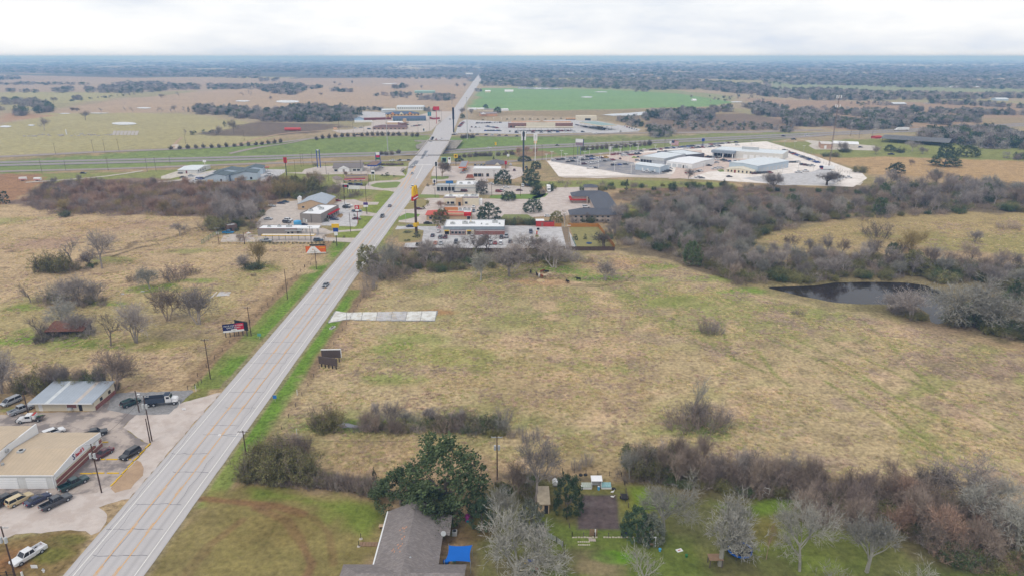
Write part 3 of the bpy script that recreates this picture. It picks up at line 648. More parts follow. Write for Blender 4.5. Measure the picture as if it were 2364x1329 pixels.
def bare(seed,H=10.0,W=9.0,kids=(6,5,5,5,4),twig=.014,trunk=.16,up=.25,multi=1,droop=0.0,base_len=.24):
 """limbs and twigs of a leafless tree: returns (limb MB, twig MB)"""
 rg=random.Random(seed);L,Tw=MB(),MB()
 def twigtri(p,q,w):
  d=(q-p);s=d.cross(rvec(rg));s=s.normalized()*w if s.length>1e-6 else Vector((w,0,0))
  Tw.add([p-s,p+s,q],[(0,1,2)])
 def grow(p,d,ln,r,lv):
  nseg=3 if lv<3 else 2
  pts=[p]
  for i in range(nseg):
   d=(d+rvec(rg)*(.20 if lv else.08)+Vector((0,0,up*.35-droop*(lv/4)))).normalized();p=p+d*ln/nseg;pts.append(p)
  rr=[r*(1-.45*i/nseg)for i in range(nseg+1)]
  for i in range(nseg):
   if lv<=2:L.tube(pts[i],pts[i+1],rr[i],rr[i+1],5 if lv<2 else 3,cap=False)
   else:twigtri(pts[i],pts[i+1]+(pts[i+1]-pts[i])*.35,twig*(1.25 if lv==3 else 1))
  if lv>=len(kids):return
  nk=kids[lv]+rg.choice((-1,0,0,1))
  for k in range(max(2,nk)):
   t=rg.uniform(.55 if lv==0 else.18,1.0);i=min(int(t*nseg),nseg-1);q=pts[i].lerp(pts[i+1],t*nseg-i)
   side=d.orthogonal().normalized();side.rotate(Matrix.Rotation(rg.uniform(0,2*PI),3,d))
   a=math.radians(rg.uniform(22,58));nd=(d*math.cos(a)+side*math.sin(a)).normalized()
   grow(q,nd,ln*rg.uniform(.52,.82)*(1.25 if lv==0 else 1),rr[i]*rg.uniform(.42,.58),lv+1)
 for m in range(multi):
  d0=Vector((rg.uniform(-.1,.1),rg.uniform(-.1,.1),1))if multi==1 else Vector((rg.uniform(-.55,.55),rg.uniform(-.55,.55),1))
  grow(Vector((rg.uniform(-.2,.2),rg.uniform(-.2,.2),-.2)),d0.normalized(),H*base_len,trunk/math.sqrt(multi),0)
 allv=L.v+Tw.v
 zs=sorted(v[2]for v in allv);hm=zs[int(len(zs)*.995)];rs=sorted(math.hypot(v[0],v[1])for v in allv);rm=rs[int(len(rs)*.97)]
 sx,sz=W/2/rm,H/hm
 for mb in(L,Tw):mb.v=[(v[0]*sx,v[1]*sx,v[2]*sz)for v in mb.v]
 return L,Tw
def leafy(seed,H=10.0,W=10.0,n=7600,lobes=15,size=.38,low=.08,cone=False,gap=.10):
 """evergreen crown: leaf-sized faces in clumps over a lumpy dome"""
 rg=random.Random(seed);L,Tw=MB(),MB()
 L.tube((0,0,-.2),(0,0,H*.45),.26,.16,6,cap=False)
 dirs=[rvec(rg)for _ in range(lobes)]
 for d in dirs[:7]:L.tube((0,0,H*.2),(d.x*W*.36,d.y*W*.36,H*(.55+.3*d.z)),.1,.03,4,cap=False)
 nc=max(40,n//42);per=n//nc
 for _ in range(nc):
  d=rvec(rg)
  if d.z<-.25 and rg.random()<.5:d.z=-d.z
  if rg.random()<gap:continue
  bump=max(math.exp(-(1-d.dot(e))*7)for e in dirs);r=(.74+.28*bump)*rg.uniform(.80,1.02)
  if not cone:d.z=abs(d.z)if rg.random()<.9 else d.z*.3
  z=H*(low+(1-low)*((.5+.5*d.z*r)if cone else max(.02,d.z*r+.05)));k=(1.15-z/H)if cone else 1.0
  c=Vector((d.x*r*W*.5*k,d.y*r*W*.5*k,z));s=W*rg.uniform(.045,.085)
  for _ in range(per):
   p=c+rvec(rg)*s*rg.random()**.4
   if p.z<.12:p.z=rg.uniform(.08,.5)
   u=rvec(rg);v=u.orthogonal().normalized();u=u.cross(v);s2=size*rg.uniform(.6,1.2)
   Tw.add([p-u*s2*.5,p+v*s2*.33,p+u*s2*.5,p-v*s2*.33],[(0,1,2,3)])
 return L,Tw
def thicket(seed,H=4.0,W=6.0,stems=46,twig=.019):
 """brushy clump: many stems from the ground"""
 rg=random.Random(seed);L,Tw=MB(),MB()
 def tri(p,q,w):
  s=(q-p).cross(rvec(rg));s=s.normalized()*w if s.length>1e-6 else Vector((w,0,0));Tw.add([p-s,p+s,q],[(0,1,2)])
 for _ in range(stems):
  a=rg.uniform(0,2*PI);r=W*.36*math.sqrt(rg.random());p=Vector((math.cos(a)*r,math.sin(a)*r,-.1))
  d=(Vector((math.cos(a)*r*.28,math.sin(a)*r*.28,1))+rvec(rg)*.35).normalized();ln=H*rg.uniform(.5,1.0)*(1-.35*(r/(W*.4))**2)
  pts=[p]
  for i in range(3):
   d=(d+rvec(rg)*.22).normalized();p=p+d*ln/3;pts.append(p)
  for i in range(3):L.tube(pts[i],pts[i+1],.035*(1-i*.28),.035*(.72-i*.28),3,cap=False)
  for _ in range(16):
   t=rg.uniform(.15,1);i=min(int(t*3),2);q=pts[i].lerp(pts[i+1],t*3-i);dd=(d+rvec(rg)*.95).normalized();e=q+dd*ln*rg.uniform(.12,.34);tri(q,e,twig)
   for _ in range(4):
    q2=q.lerp(e,rg.uniform(.3,1));tri(q2,q2+(dd+rvec(rg)*.9).normalized()*ln*rg.uniform(.07,.2),twig*.75)
 return L,Tw
PROTO={}
def proto(kind,LT,H,W):
 L,Tw=LT
 PROTO.setdefault(kind,[]).append((L.mesh(kind+'_trunk',BK['grey']),Tw.mesh(kind+'_crown',BK['grey']),H,W))
for s in range(5):proto('bare',bare(100+s,10,9),10,9)
for s in range(3):proto('spread',bare(200+s,9,11,up=.12,base_len=.18),9,11)
for s in range(3):proto('multi',bare(300+s,8,8,kids=(5,5,5,4),multi=4,trunk=.26,base_len=.3,twig=.021),8,8)
for s in range(3):proto('lone',bare(350+s,10,6,kids=(5,4,4,4),twig=.021,trunk=.17),10,6)
for s in range(4):proto('thicket',thicket(400+s),4,6)
for s in range(3):proto('oak',leafy(500+s),10,10)
def leafbush(seed):
 L,Tw=thicket(seed,4,5,40);rg=random.Random(seed);M=MB();M.v,M.f,M.mi=list(L.v),list(L.f),list(L.mi);M.add(Tw.v[::1],Tw.f);Q=MB()
 for f in Tw.f:
  p=Vector(Tw.v[f[2]])
  for _ in range(2):
   q=p+rvec(rg)*.16;u=rvec(rg);v=u.orthogonal().normalized();u=u.cross(v);s2=.17*rg.uniform(.7,1.3);Q.add([q-u*s2*.5,q+v*s2*.35,q+u*s2*.5,q-v*s2*.35],[(0,1,2,3)])
 return M,Q
for s in range(3):proto('shrub',leafbush(600+s),4,5)
for s in range(2):proto('ball',thicket(460+s,4,4,60,.05),4,4)
for s in range(2):proto('cedar',leafy(650+s,7,4.6,2200,9,.26,-.1,cone=True,gap=.05),7,4.6)
for s in range(2):proto('round',leafy(680+s,4,3.4,1300,6,.24,-.1,gap=.03),4,3.4)
TREES=0
def KD(k,c):return{'thicket':'bushy ','multi':'many-stemmed ','bare':'tall ','spread':'wide '}[k]+{'brown':'brown','purple':'dark brown','grey':'grey','rust':'rusty','pale':'pale grey','dark':'blackish'}[c]
KNAME={'bare':'bare_tree','spread':'spreading_tree','multi':'many_stemmed_tree','lone':'slender_tree','thicket':'brush_clump','ball':'rounded_shrub','oak':'evergreen_tree','shrub':'leafy_bush','cedar':'cedar_tree','round':'clipped_bush'}
KCAT={'brush_clump':'bush','rounded_shrub':'bush','leafy_bush':'bush','clipped_bush':'bush'}
UNDER=[]
def plant(kind,pos,h,w,colour,label,group=None,name=None):
 """one tree: trunk and crown under an empty at its foot"""
 global TREES;TREES+=1
 tm,cm,H,W_=RC(PROTO[kind]);nm=name or KNAME[kind]
 e=empty(nm,pos,RU(0,2*PI),label,KCAT.get(nm,'tree'),group)
 e.scale=(w/W_,w/W_,h/H)
 leaf=kind in('oak','shrub','cedar','round')
 for pn,m_,mt in(('trunk',tm,(BK['purple']if kind=='shrub' else BK['dark'])if leaf else BK.get(colour,BK['grey'])),('crown',cm,LF[colour]if leaf else BK.get(colour,BK['grey']))):
  many=pn=='trunk' and kind in('thicket','shrub','ball','multi');o=bpy.data.objects.new('stems' if many else pn,m_);link(o,e)
  if many:o['kind']='stuff'
  o.material_slots[0].link='OBJECT';o.material_slots[0].material=mt
 return e
def tree(kind,base,top,wpx,colour,label,group=None,name=None):
 g=G(base);h=max(1.0,hgt(base,top));sc=math.hypot(g.y*CP-(g.z-CAM_H)*SP,0)/FPX
 return plant(kind,g-Vector((0,0,.05)),h,wpx*sc*(1.0 if kind in('round','cedar','ball')else 1.14),colour,label,group,name)
def wood(poly,n,mix,label,group,hr=(7,11),sep=3.2,name=None,labels=None):
 """scatter trees over an area outlined in the photograph"""
 W_=[G(p)for p in poly];xs=[p.x for p in W_];yy=[p.y for p in W_];pts=[];tries=0
 pp=[(p.x,p.y)for p in W_]
 cand=np.column_stack([np.array([RU(min(xs),max(xs))for _ in range(n*30)]),np.array([RU(min(yy),max(yy))for _ in range(n*30)])])
 ins=poly_sd(pp,cand[:,0],cand[:,1])<0
 for x,y in cand[ins]:
  if len(pts)>=n:break
  if all((x-a)**2+(y-b)**2>sep*sep for a,b in pts):pts.append((x,y))
 for x,y in pts:
  k,c,f,lab=R.choices(mix,[m[2]for m in mix])[0];h=RU(*hr)
  if k in('thicket','shrub','round'):h*=.45
  w=h*{'bare':.85,'spread':1.1,'multi':.95,'lone':.6,'thicket':1.5,'oak':.95,'shrub':1.25,'cedar':.65,'round':.9}[k]*RU(.85,1.15)
  if k in('thicket','shrub'):UNDER.append((k,c,(x,y,tz(x,y)-.05),h,w));continue
  u=(h-hr[0])/(hr[1]-hr[0]);plant(k,(x,y,tz(x,y)-.05),h,w,c,('tall ' if u>.66 else 'low ' if u<.33 else '')+lab+' '+label,group)
FG='pale bare trees in the back yard'
for b,top,w,k,c,lab,g in[((1849,1320),1165,135,'bare','pale','tall pale lichen-grey bare tree standing alone on the green back lawn',None),((2006,1322),1205,112,'spread','pale','pale bare tree with white spreading branches beside the brown brush',None),((1657,1306),1158,150,'spread','pale','pale bare tree hanging over the blue trampoline',None),((1535,1228),1105,125,'bare','pale','pale bare tree right of the dug garden plot',None),((1480,1375),1272,85,'lone','pale','thin pale bare tree on the lawn south of the garden plot',None),((1905,1390),1282,90,'lone','pale','pale bare treetop in front of the lone lawn tree',None),((2112,1400),1292,75,'lone','pale','small pale bare treetop below the brown brush',None),((1185,1350),1205,205,'spread','pale','wide pale bare tree overhanging the blue shade sail',None),((1161,1216),1124,78,'multi','pale','silvery lichen-covered tree behind the blue shade sail',None),((1236,1162),1018,112,'bare','grey','large grey bare tree over the rusty tin shed',None),((1194,1148),1068,66,'multi','brown','brown bare tree left of the rusty tin shed',None),((1454,1105),1024,50,'bare','pale','narrow white-barked tree at the back garden fence',None),((2255,1248),1140,140,'spread','pale','pale tree with crooked limbs at the edge of the brown brush',None),((2345,1290),1160,140,'spread','pale','pale wide tree above the grass at the brush edge',None),((2218,1156),1052,150,'bare','grey','dense grey bare tree between the brush and the open field',None),((2290,1190),1085,110,'bare','pale','light grey bare tree beside the dense grey one',None),((2046,1135),1058,46,'bare','brown','small forked bare tree at the field edge above the lawn',None),((2013,1135),1068,22,'lone','brown','spindly bare sapling at the field edge above the lawn',None),((1770,1290),1190,26,'lone','rust','slender reddish sapling between the trampoline and the lawn tree',None),((562,1112),1064,34,'lone','dark','crooked small bare tree beside the road lawn',None),((904,987),924,52,'multi','grey','forked bare tree standing in the stream brush',None),((1600,965),862,66,'lone','pale','tall thin pale tree rising out of the brier clump in the field',None),]:tree(k,b,top,w,c,lab,g)
for b,top,w,k,c,lab in[((1030,1180),1004,185,'oak','green','big dark green oak behind the grey shingle house'),((925,1165),1078,125,'oak','green','green oak at the corner of the grey shingle house and the lawn'),((1000,1200),1120,100,'oak','green','low green oak with branches over the shingle roof'),((985,1228),1185,70,'shrub','green','green foliage overhanging the house gutter'),((1000,1190),1128,110,'oak','green','oak bough hanging over the back of the shingle roof'),((1112,1212),1146,60,'oak','dark','dark evergreen between the oak and the silvery tree'),((1226,1238),1148,62,'oak','sage','grey green evergreen beside the brick pit'),((1310,1182),1086,64,'oak','dark','dark evergreen between the tin shed and the garden plot'),((1470,1245),1168,74,'oak','dark','dark evergreen at the garden plot fence corner'),((1500,1250),1180,60,'oak','sage','dull grey green evergreen next to the white swing frame'),((866,1122),1074,18,'cedar','dark','narrow dark cedar beside the big oak')]:tree(k,b,top,w,c,lab)
for b,top,w,k,c in[((595,1092),1030,60,'shrub','olive'),((640,1098),1020,75,'shrub','olive'),((690,1104),1035,62,'shrub','olive'),((618,1062),1005,56,'shrub','olive'),((665,1058),1000,60,'multi','brown'),((705,1062),1008,54,'multi','brown'),((575,1106),1072,46,'shrub','olive'),((720,1112),1075,46,'shrub','olive'),((650,1108),1068,60,'shrub','olive'),((610,1106),1070,50,'shrub','olive'),((690,1040),1003,40,'multi','grey')]:
 tree(k,b,top,w,c,'olive leafy bush in the thicket beside the roadside lawn' if k=='shrub' else 'bare many-stemmed tree in the thicket beside the roadside lawn','roadside lawn thicket')
for i in range(16):
 x=728+i*9.4+RU(-4,4);tree('thicket',(x,1118+i*1.6+RU(-6,3)),1082+i*.8+RU(-10,8),RU(30,44),RC(['brown','brown','purple','grey']),'brown leafless bush in the hedge behind the roadside lawn','lawn hedge bushes')
for i in range(9):tree('thicket',(577+i*17+RU(-4,4),1108+i*2.2),1090+i*2+RU(-3,3),RU(26,36),RC(['dark','purple']),'low dark bush along the lawn fence','lawn fence bushes')
for b,top,w,k,c in[((742,985),922,52,'thicket','brown'),((768,982),926,50,'thicket','ochre'),((756,990),945,56,'shrub','olive')]:tree(k,b,top,w,c,{'thicket':'tall twiggy bush at the head of the stream','shrub':'green leafy bush at the head of the stream'}[k],'stream head bushes')
for i in range(30):
 x=RU(830,1165);y=RU(968,1000)+(x>1000)*4
 k,c=RC(['thicket','thicket','multi']),RC(['grey','brown','purple','brown','pale']);tree(k,(x,y),y-RU(20,46),RU(24,44),c,KD(k,c)+' leafless bush in the brush line along the field stream','stream brush')
for i in range(8):tree('shrub',(RU(990,1150),RU(975,995)),RU(955,968),RU(26,40),RC(['olive','green']),'green bush in the brush line along the field stream','stream brush')
for x,y,t,w in[(1180,1010,985,20),(1212,1018,980,22),(1240,1012,978,26),(1262,1050,1020,18),(1200,1000,975,18),(1355,1075,1035,26),(1330,1085,1050,24)]:tree('thicket',(x,y),t,w,'grey','small grey bush scattered in the dry grass behind the garden','small field bushes')
for i in range(46):
 tt=i/45;x=1560+tt*330+RU(-8,8);y=1112+34*tt+RU(-20,10)
 k,c=RC(['thicket','thicket','multi','bare']),RC(['brown','purple','grey','brown']);tree(k,(x,y),y-RU(45,88),RU(34,62),c,KD(k,c)+' leafless tree in the hedgerow between the back yards and the field','back yard hedgerow')
for i in range(26):
 x=RU(1850,2010);y=RU(1120,1215)+(x-1850)*.12
 k,c=RC(['thicket','thicket','multi']),RC(['brown','purple','purple']);tree(k,(x,y),y-RU(45,80),RU(40,64),c,KD(k,c)+' brush in the tangle beside the lone lawn tree','lawn tangle')
for i in range(26):
 x=RU(2040,2300);y=1185+(x-2040)*.28+RU(-25,60)
 k,c=RC(['thicket','multi','multi','spread']),RC(['brown','purple','brown','brown','rust']);tree(k,(x,y),y-RU(60,100),RU(50,90),c,KD(k,c)+' tree in the brush at the yard corner','yard corner brush')
for i in range(14):
 x=1470+i*11+RU(-8,8);y=1092+RU(-20,14)
 tree(RC(['shrub','shrub','thicket','multi']),(x,y),y-RU(40,75),RU(40,62),'olive' if i%3 else 'green','olive green bush in the clump behind the garden plot','garden clump')if i%4!=1 else tree('multi',(x,y),y-80,44,'brown','brown bare tree in the clump behind the garden plot','garden clump')
for i in range(16):x=1440+i*36+RU(-12,12);tree('thicket',(x,1104+(x-1440)*.06),1088+(x-1440)*.06+RU(-5,5),44,RC(['purple','dark']),'low dark bush under the back yard hedgerow','hedge foot bushes')
for x,y,t,w,c in[(2090,1150,1095,60,'brown'),(2130,1140,1085,70,'dark'),(2165,1145,1075,56,'dark'),(2075,1145,1110,40,'purple')]:tree('multi',(x,y),t,w,c,'fallen tangled branches at the field edge','fallen branches')
tree('shrub',(2010,1165),1130,60,'green','dark green bush beside the field edge sapling');tree('shrub',(1990,1180),1152,44,'olive','olive bush below the field edge sapling')
for b,top,w,k,c,lab in[((1580,985),930,86,'thicket','purple','dark brier at the left of the field clump'),((1620,988),918,96,'thicket','brown','brown brier in the middle of the field clump'),((1655,982),935,70,'thicket','grey','greyish brier at the right of the field clump'),((1605,980),925,70,'multi','grey','grey bare shrub inside the field clump'),((1632,768),730,48,'thicket','purple','dark brier bush alone in the upper field'),((1650,768),738,40,'thicket','grey','grey twiggy bush beside the lone brier'),((1842,726),711,26,'thicket','dark','dead branch pile near the pond')]:tree(k,b,top,w,c,lab)
LFG=None
for b,top,w,k,c,lab in[((70,698),652,46,'lone','dark','gnarled dark small tree in the left field'),((95,698),680,34,'thicket','purple','dark brush beside the gnarled field tree'),((184,706),630,88,'spread','grey','wide grey tree with brush at its foot in the left field'),((222,695),650,62,'multi','grey','grey multi-stem tree right of the wide field tree'),((178,706),672,60,'thicket','brown','brown brush under the wide field tree'),((130,690),645,62,'thicket','pale','pale brush pile left of the wide field tree'),((347,666),613,62,'spread','pale','pale low tree beside the purple briers'),((304,650),628,24,'thicket','purple','small dark bush near the pale low tree'),((404,647),604,60,'thicket','purple','purple-brown round brier mound in the left field'),((445,633),610,36,'thicket','purple','smaller purple brier beside the mound'),((389,740),662,80,'multi','brown','fan-shaped brown tree beside the paved slab'),((460,749),662,78,'multi','grey','fan-shaped grey tree nearest the campaign billboard'),((316,791),696,84,'multi','grey','tall grey fan-shaped tree on the dirt track'),((256,798),722,50,'lone','dark','vine-covered tree next to the tall fan-shaped tree'),((98,789),728,48,'lone','dark','bare tree at the left end of the rusty shed'),((140,748),694,84,'spread','pale','pale thin tree behind the rusty shed'),((185,772),722,66,'spread','grey','grey tree over the right end of the rusty shed'),((118,772),735,60,'thicket','brown','brown brush behind the rusty shed'),((205,775),748,40,'thicket','grey','grey brush at the right end of the rusty shed'),((95,792),772,26,'thicket','dark','dark brush at the left end of the rusty shed'),((268,903),808,96,'multi','brown','large bare tree behind the metal-roofed office'),((4,908),800,78,'multi','grey','grey tree at the frame edge beyond the silver minivan'),((40,900),850,50,'thicket','brown','brown brush beyond the silver minivan'),((235,621),532,80,'bare','grey','tall grey bare tree on the green patch by the gully'),((165,605),549,50,'lone','grey','smaller grey tree left of the tall gully tree'),((205,612),578,40,'multi','purple','dark brush between the gully trees'),((106,626),580,42,'shrub','olive','olive bush at the end of the gully row'),((137,628),582,44,'shrub','olive','second olive bush of the gully row'),((165,625),600,36,'thicket','brown','brown brush beside the olive bushes'),((598,614),555,50,'multi','ochre','ochre vine-covered tree before the orange billboard'),((568,621),584,36,'multi','grey','grey small tree left of the ochre one'),((588,620),600,36,'shrub','green','green bush under the ochre tree'),((586,637),628,12,'thicket','brown','small stump of brush in the tan field'),((152,500),484,24,'shrub','green','dark green bush at the edge of the rusty thicket'),((8,470),434,32,'round','dark','round dark evergreen at the frame edge'),((415,545),515,40,'bare','grey','lone grey tree at the gully head'),((505,530),494,46,'shrub','olive','yellow-green tree at the gully head'),((480,530),505,40,'thicket','brown','brown brush at the gully head')]:tree(k,b,top,w,c,lab)
for x,y,t,k,c,w in[(72,902,850,'thicket','brown',50),(100,905,845,'shrub','olive',50),(122,902,838,'multi','brown',50),(150,904,842,'multi','grey',52),(172,903,858,'shrub','olive',46),(196,900,848,'multi','brown',44),(222,900,845,'shrub','green',42),(238,900,842,'multi','grey',50),(60,902,866,'shrub','olive',40),(140,906,872,'thicket','dark',50),(90,908,880,'thicket','dark',50),(255,902,868,'thicket','dark',36),(190,905,875,'thicket','brown',40)]:
 tree(k,(x,y),t,w,c,{'shrub':'olive leafy bush','thicket':'dark brush','multi':'brown bare tree'}[k]+' in the row behind the metal-roofed office','office hedge')
BG='tree belt behind the burger restaurant'
for b,top,w,k,c in[((850,625),565,56,'oak','olive'),((868,645),590,54,'thicket','grey'),((882,630),572,60,'bare','grey'),((908,632),545,64,'bare','sage' if False else 'pale'),((930,625),565,56,'bare','brown'),((855,668),630,36,'thicket','grey'),((845,685),655,24,'thicket','brown'),((915,645),600,60,'thicket','brown'),((981,614),555,58,'spread','grey'),((1010,612),575,50,'thicket','grey'),((1040,610),560,62,'multi','grey'),((1065,606),565,50,'thicket','dark'),((1095,592),530,62,'bare','dark'),((1128,588),536,56,'lone','dark'),((1106,647),586,62,'spread','pale'),((1172,638),566,80,'spread','grey'),((1200,612),560,60,'bare','brown'),((1216,585),534,66,'bare','grey'),((1245,590),540,62,'bare','dark'),((1280,618),557,92,'multi','grey'),((1265,600),550,66,'bare','purple'),((1300,598),565,56,'thicket','grey'),((1398,648),600,56,'multi','grey'),((1394,572),530,54,'lone','dark'),((1150,600),565,60,'thicket','dark'),((1070,600),575,60,'thicket','brown'),((960,612),585,44,'thicket','brown'),((1190,605),580,50,'thicket','dark'),((1330,600),580,40,'thicket','grey'),((1360,606),596,26,'thicket','purple')]:
 tree(k,b,top,w,c,{'oak':'olive green tree','thicket':'dark brush','bare':'tall bare tree','lone':'slender bare tree','spread':'wide bare tree','multi':'rounded bare tree'}[k]+' in the belt between the field and the burger restaurant',BG)
WM=[('bare','grey',4,'grey bare tree'),('multi','grey',2,'rounded grey bare tree'),('spread','pale',1.6,'pale spreading bare tree'),('bare','brown',2,'brown bare tree'),('thicket','brown',2,'brown brush'),('thicket','dark',1.2,'dark brush'),('oak','green',.4,'dark evergreen'),('shrub','green',.7,'green bush')]
wood([(1400,540),(1440,500),(1500,478),(1600,462),(1700,480),(1850,475),(1960,500),(1800,535),(1740,560),(1720,600),(1690,640),(1640,625),(1560,600),(1480,570),(1420,570)],150,WM,'in the wood between the burger restaurant and the pond','wood by the pond',(7.5,12),3.4)
wood([(1850,500),(1980,455),(2060,425),(2180,425),(2364,440),(2480,450),(2480,492),(2200,490),(2010,512)],105,WM,'in the wood between the hay field and the clearing','wood by the hay field',(8,13),4)
wood([(1650,632),(1700,610),(1830,585),(1940,592),(2060,596),(2200,602),(2364,625),(2480,640),(2480,690),(2364,680),(2240,655),(2100,640),(1960,640),(1870,650),(1790,648),(1700,655)],84,WM,'on the far bank of the pond','far pond bank trees',(7,11),3.2)
for b,top,w,k,c,lab in[((2225,748),634,150,'spread','pale','big pale tree on the near bank of the pond'),((2290,760),680,110,'spread','pale','pale tree right of the big pond tree'),((2370,800),688,150,'spread','pale','pale bushy tree at the edge of the field beyond the pond'),((2105,735),668,90,'multi','grey','grey leaning shrub standing at the pond edge'),((2060,720),680,60,'multi','grey','grey shrub on the pond edge'),((2240,750),705,60,'shrub','green','dark green bush under the big pond tree'),((2210,750),722,50,'shrub','olive','olive bush under the big pond tree'),((2300,765),725,60,'shrub','green','green bush beyond the big pond tree'),((2340,690),640,40,'cedar','green','upright green cedar behind the pond trees'),((2400,740),650,130,'spread','pale','pale tree at the right end of the pond bank'),((2104,582),528,66,'multi','ochre','round olive-brown bush in the clearing'),((2085,578),548,44,'thicket','dark','dark brier left of the round clearing bush'),((2026,548),500,60,'thicket','dark','dark brush at the edge of the clearing'),((2250,560),532,40,'multi','grey','grey shrub in the clearing'),((2328,528),508,46,'thicket','brown','brown shrub pile in the clearing'),((2110,632),576,62,'oak','olive','yellow-green tree on the far pond bank')]:tree(k,b,top,w,c,lab)
tree('bare',(1668,470),422,40,'dark','dark branching tree in front of the dealership hedge');tree('bare',(1780,430),398,46,'grey','bare tree at the dealership hedge, left one of two');tree('spread',(1905,428),396,66,'dark','wide bare tree before the gravel lot');tree('spread',(1785,442),398,44,'grey','bare tree in front of the cream showroom');tree('bare',(1590,415),388,30,'grey','bare tree below the white service shop')
HM=[('shrub','green',3,'green bush'),('shrub','dark',2,'dark green bush'),('thicket','brown',3,'brown brush'),('thicket','grey',2,'grey brush'),('cedar','dark',.6,'dark cedar'),('shrub','olive',1.4,'olive bush')]
wood([(1210,432),(1300,420),(1370,425),(1500,430),(1600,425),(1700,432),(1860,440),(2040,440),(2040,450),(1700,446),(1500,442),(1300,440),(1210,444)],84,HM,'in the hedge below the dealership','dealership hedge',(6,10),2.4)
wood([(1440,445),(1600,440),(1900,455),(1700,480),(1560,470),(1450,462)],30,[('thicket','brown',2,'brown brush'),('thicket','purple',1,'dark brush'),('lone','grey',1,'thin bare tree')],'in the scrub behind the dark-roofed motel','motel scrub',(5,8),4)
def brush(poly,n,mix,hr,sep=1.6):
 W_=[(G(p).x,G(p).y)for p in poly];a=np.array(W_);rg=np.random.default_rng(n+len(UNDER));m=n*4
 x=rg.uniform(a[:,0].min(),a[:,0].max(),m);y=rg.uniform(a[:,1].min(),a[:,1].max(),m);ok=poly_sd(W_,x,y)<0
 if a[:,0].max()>60:ok&=poly_sd(PONDW,x,y)>1.2
 for xx,yy in list(zip(x[ok].tolist(),y[ok].tolist()))[:n]:k,c=RC(mix);h=RU(*hr);UNDER.append((k,c,(xx,yy,tz(xx,yy)-.05),h,h*RU(1.2,1.8)))
DRY=[('shrub','olive'),('thicket','brown'),('thicket','grey'),('thicket','purple'),('thicket','brown'),('shrub','green'),('shrub','olive')]
brush([(1400,545),(1440,505),(1500,480),(1600,464),(1700,482),(1850,477),(1960,500),(1800,535),(1740,560),(1720,600),(1690,640),(1640,625),(1560,600),(1480,572),(1420,572)],330,DRY,(2.5,5.5))
brush([(1850,502),(1980,457),(2060,427),(2180,427),(2364,442),(2480,452),(2480,494),(2200,492),(2010,514)],230,DRY,(2.5,5.5))
brush([(1640,640),(1700,615),(1830,590),(1940,597),(2060,600),(2200,606),(2364,630),(2480,645),(2480,692),(2364,684),(2240,660),(2140,648),(1960,643),(1870,652),(1790,651),(1700,660)],300,DRY,(2.5,5.0))
brush([(2180,740),(2230,700),(2364,690),(2500,690),(2500,810),(2364,795),(2240,752)],110,DRY,(2,4.5));brush([(2040,722),(2120,700),(2160,742),(2100,742)],22,DRY[:3],(1.5,3.2))
RST=[('thicket','rust'),('thicket','rust'),('thicket','brown'),('thicket','purple'),('thicket','ochre')]
brush([(50,470),(100,432),(180,420),(300,424),(430,428),(600,424),(665,434),(625,475),(580,500),(480,500),(250,498),(110,493)],520,RST,(3,6));brush([(470,525),(520,470),(580,465),(610,490),(590,530),(520,540)],60,DRY,(2,4.5));brush([(640,450),(760,440),(800,452),(700,462)],50,DRY,(2,5))
brush([(1560,1105),(1700,1095),(1890,1130),(2010,1180),(2000,1215),(1880,1160),(1700,1140),(1560,1120)],120,DRY,(1.5,3.2));brush([(2020,1160),(2140,1165),(2364,1230),(2364,1330),(2200,1300),(2030,1230)],130,RST+DRY,(1.5,4));brush([(565,1085),(620,1040),(700,1040),(725,1110),(640,1110)],20,[('shrub','olive'),('shrub','olive'),('thicket','brown')],(1.5,3.0));brush([(725,1105),(880,1122),(880,1138),(725,1120)],50,DRY[:4],(1.2,2.6))
brush([(820,985),(1160,985),(1160,1000),(960,998),(820,993)],70,DRY,(1.0,2.6));brush([(850,605),(960,590),(1300,585),(1330,603),(1180,612),(900,640),(855,660)],120,DRY,(1.8,4.2));brush([(50,905),(270,900),(270,890),(60,885)],36,DRY,(1.4,3));brush([(85,790),(220,778),(210,765),(90,770)],22,DRY[:4],(1,2.6))
brush([(110,690),(240,690),(240,708),(110,706)],24,DRY[:4],(1,2.6));brush([(85,625),(210,612),(250,590),(200,628)],24,DRY,(1,2.6));brush([(1430,445),(1900,450),(1800,475),(1560,470),(1440,465)],120,DRY[:4]+RST[:2],(1.2,3));brush([(1140,1110),(1260,1105),(1250,1170),(1150,1160)],22,DRY,(1,2.4))
SH='shop strip trees'
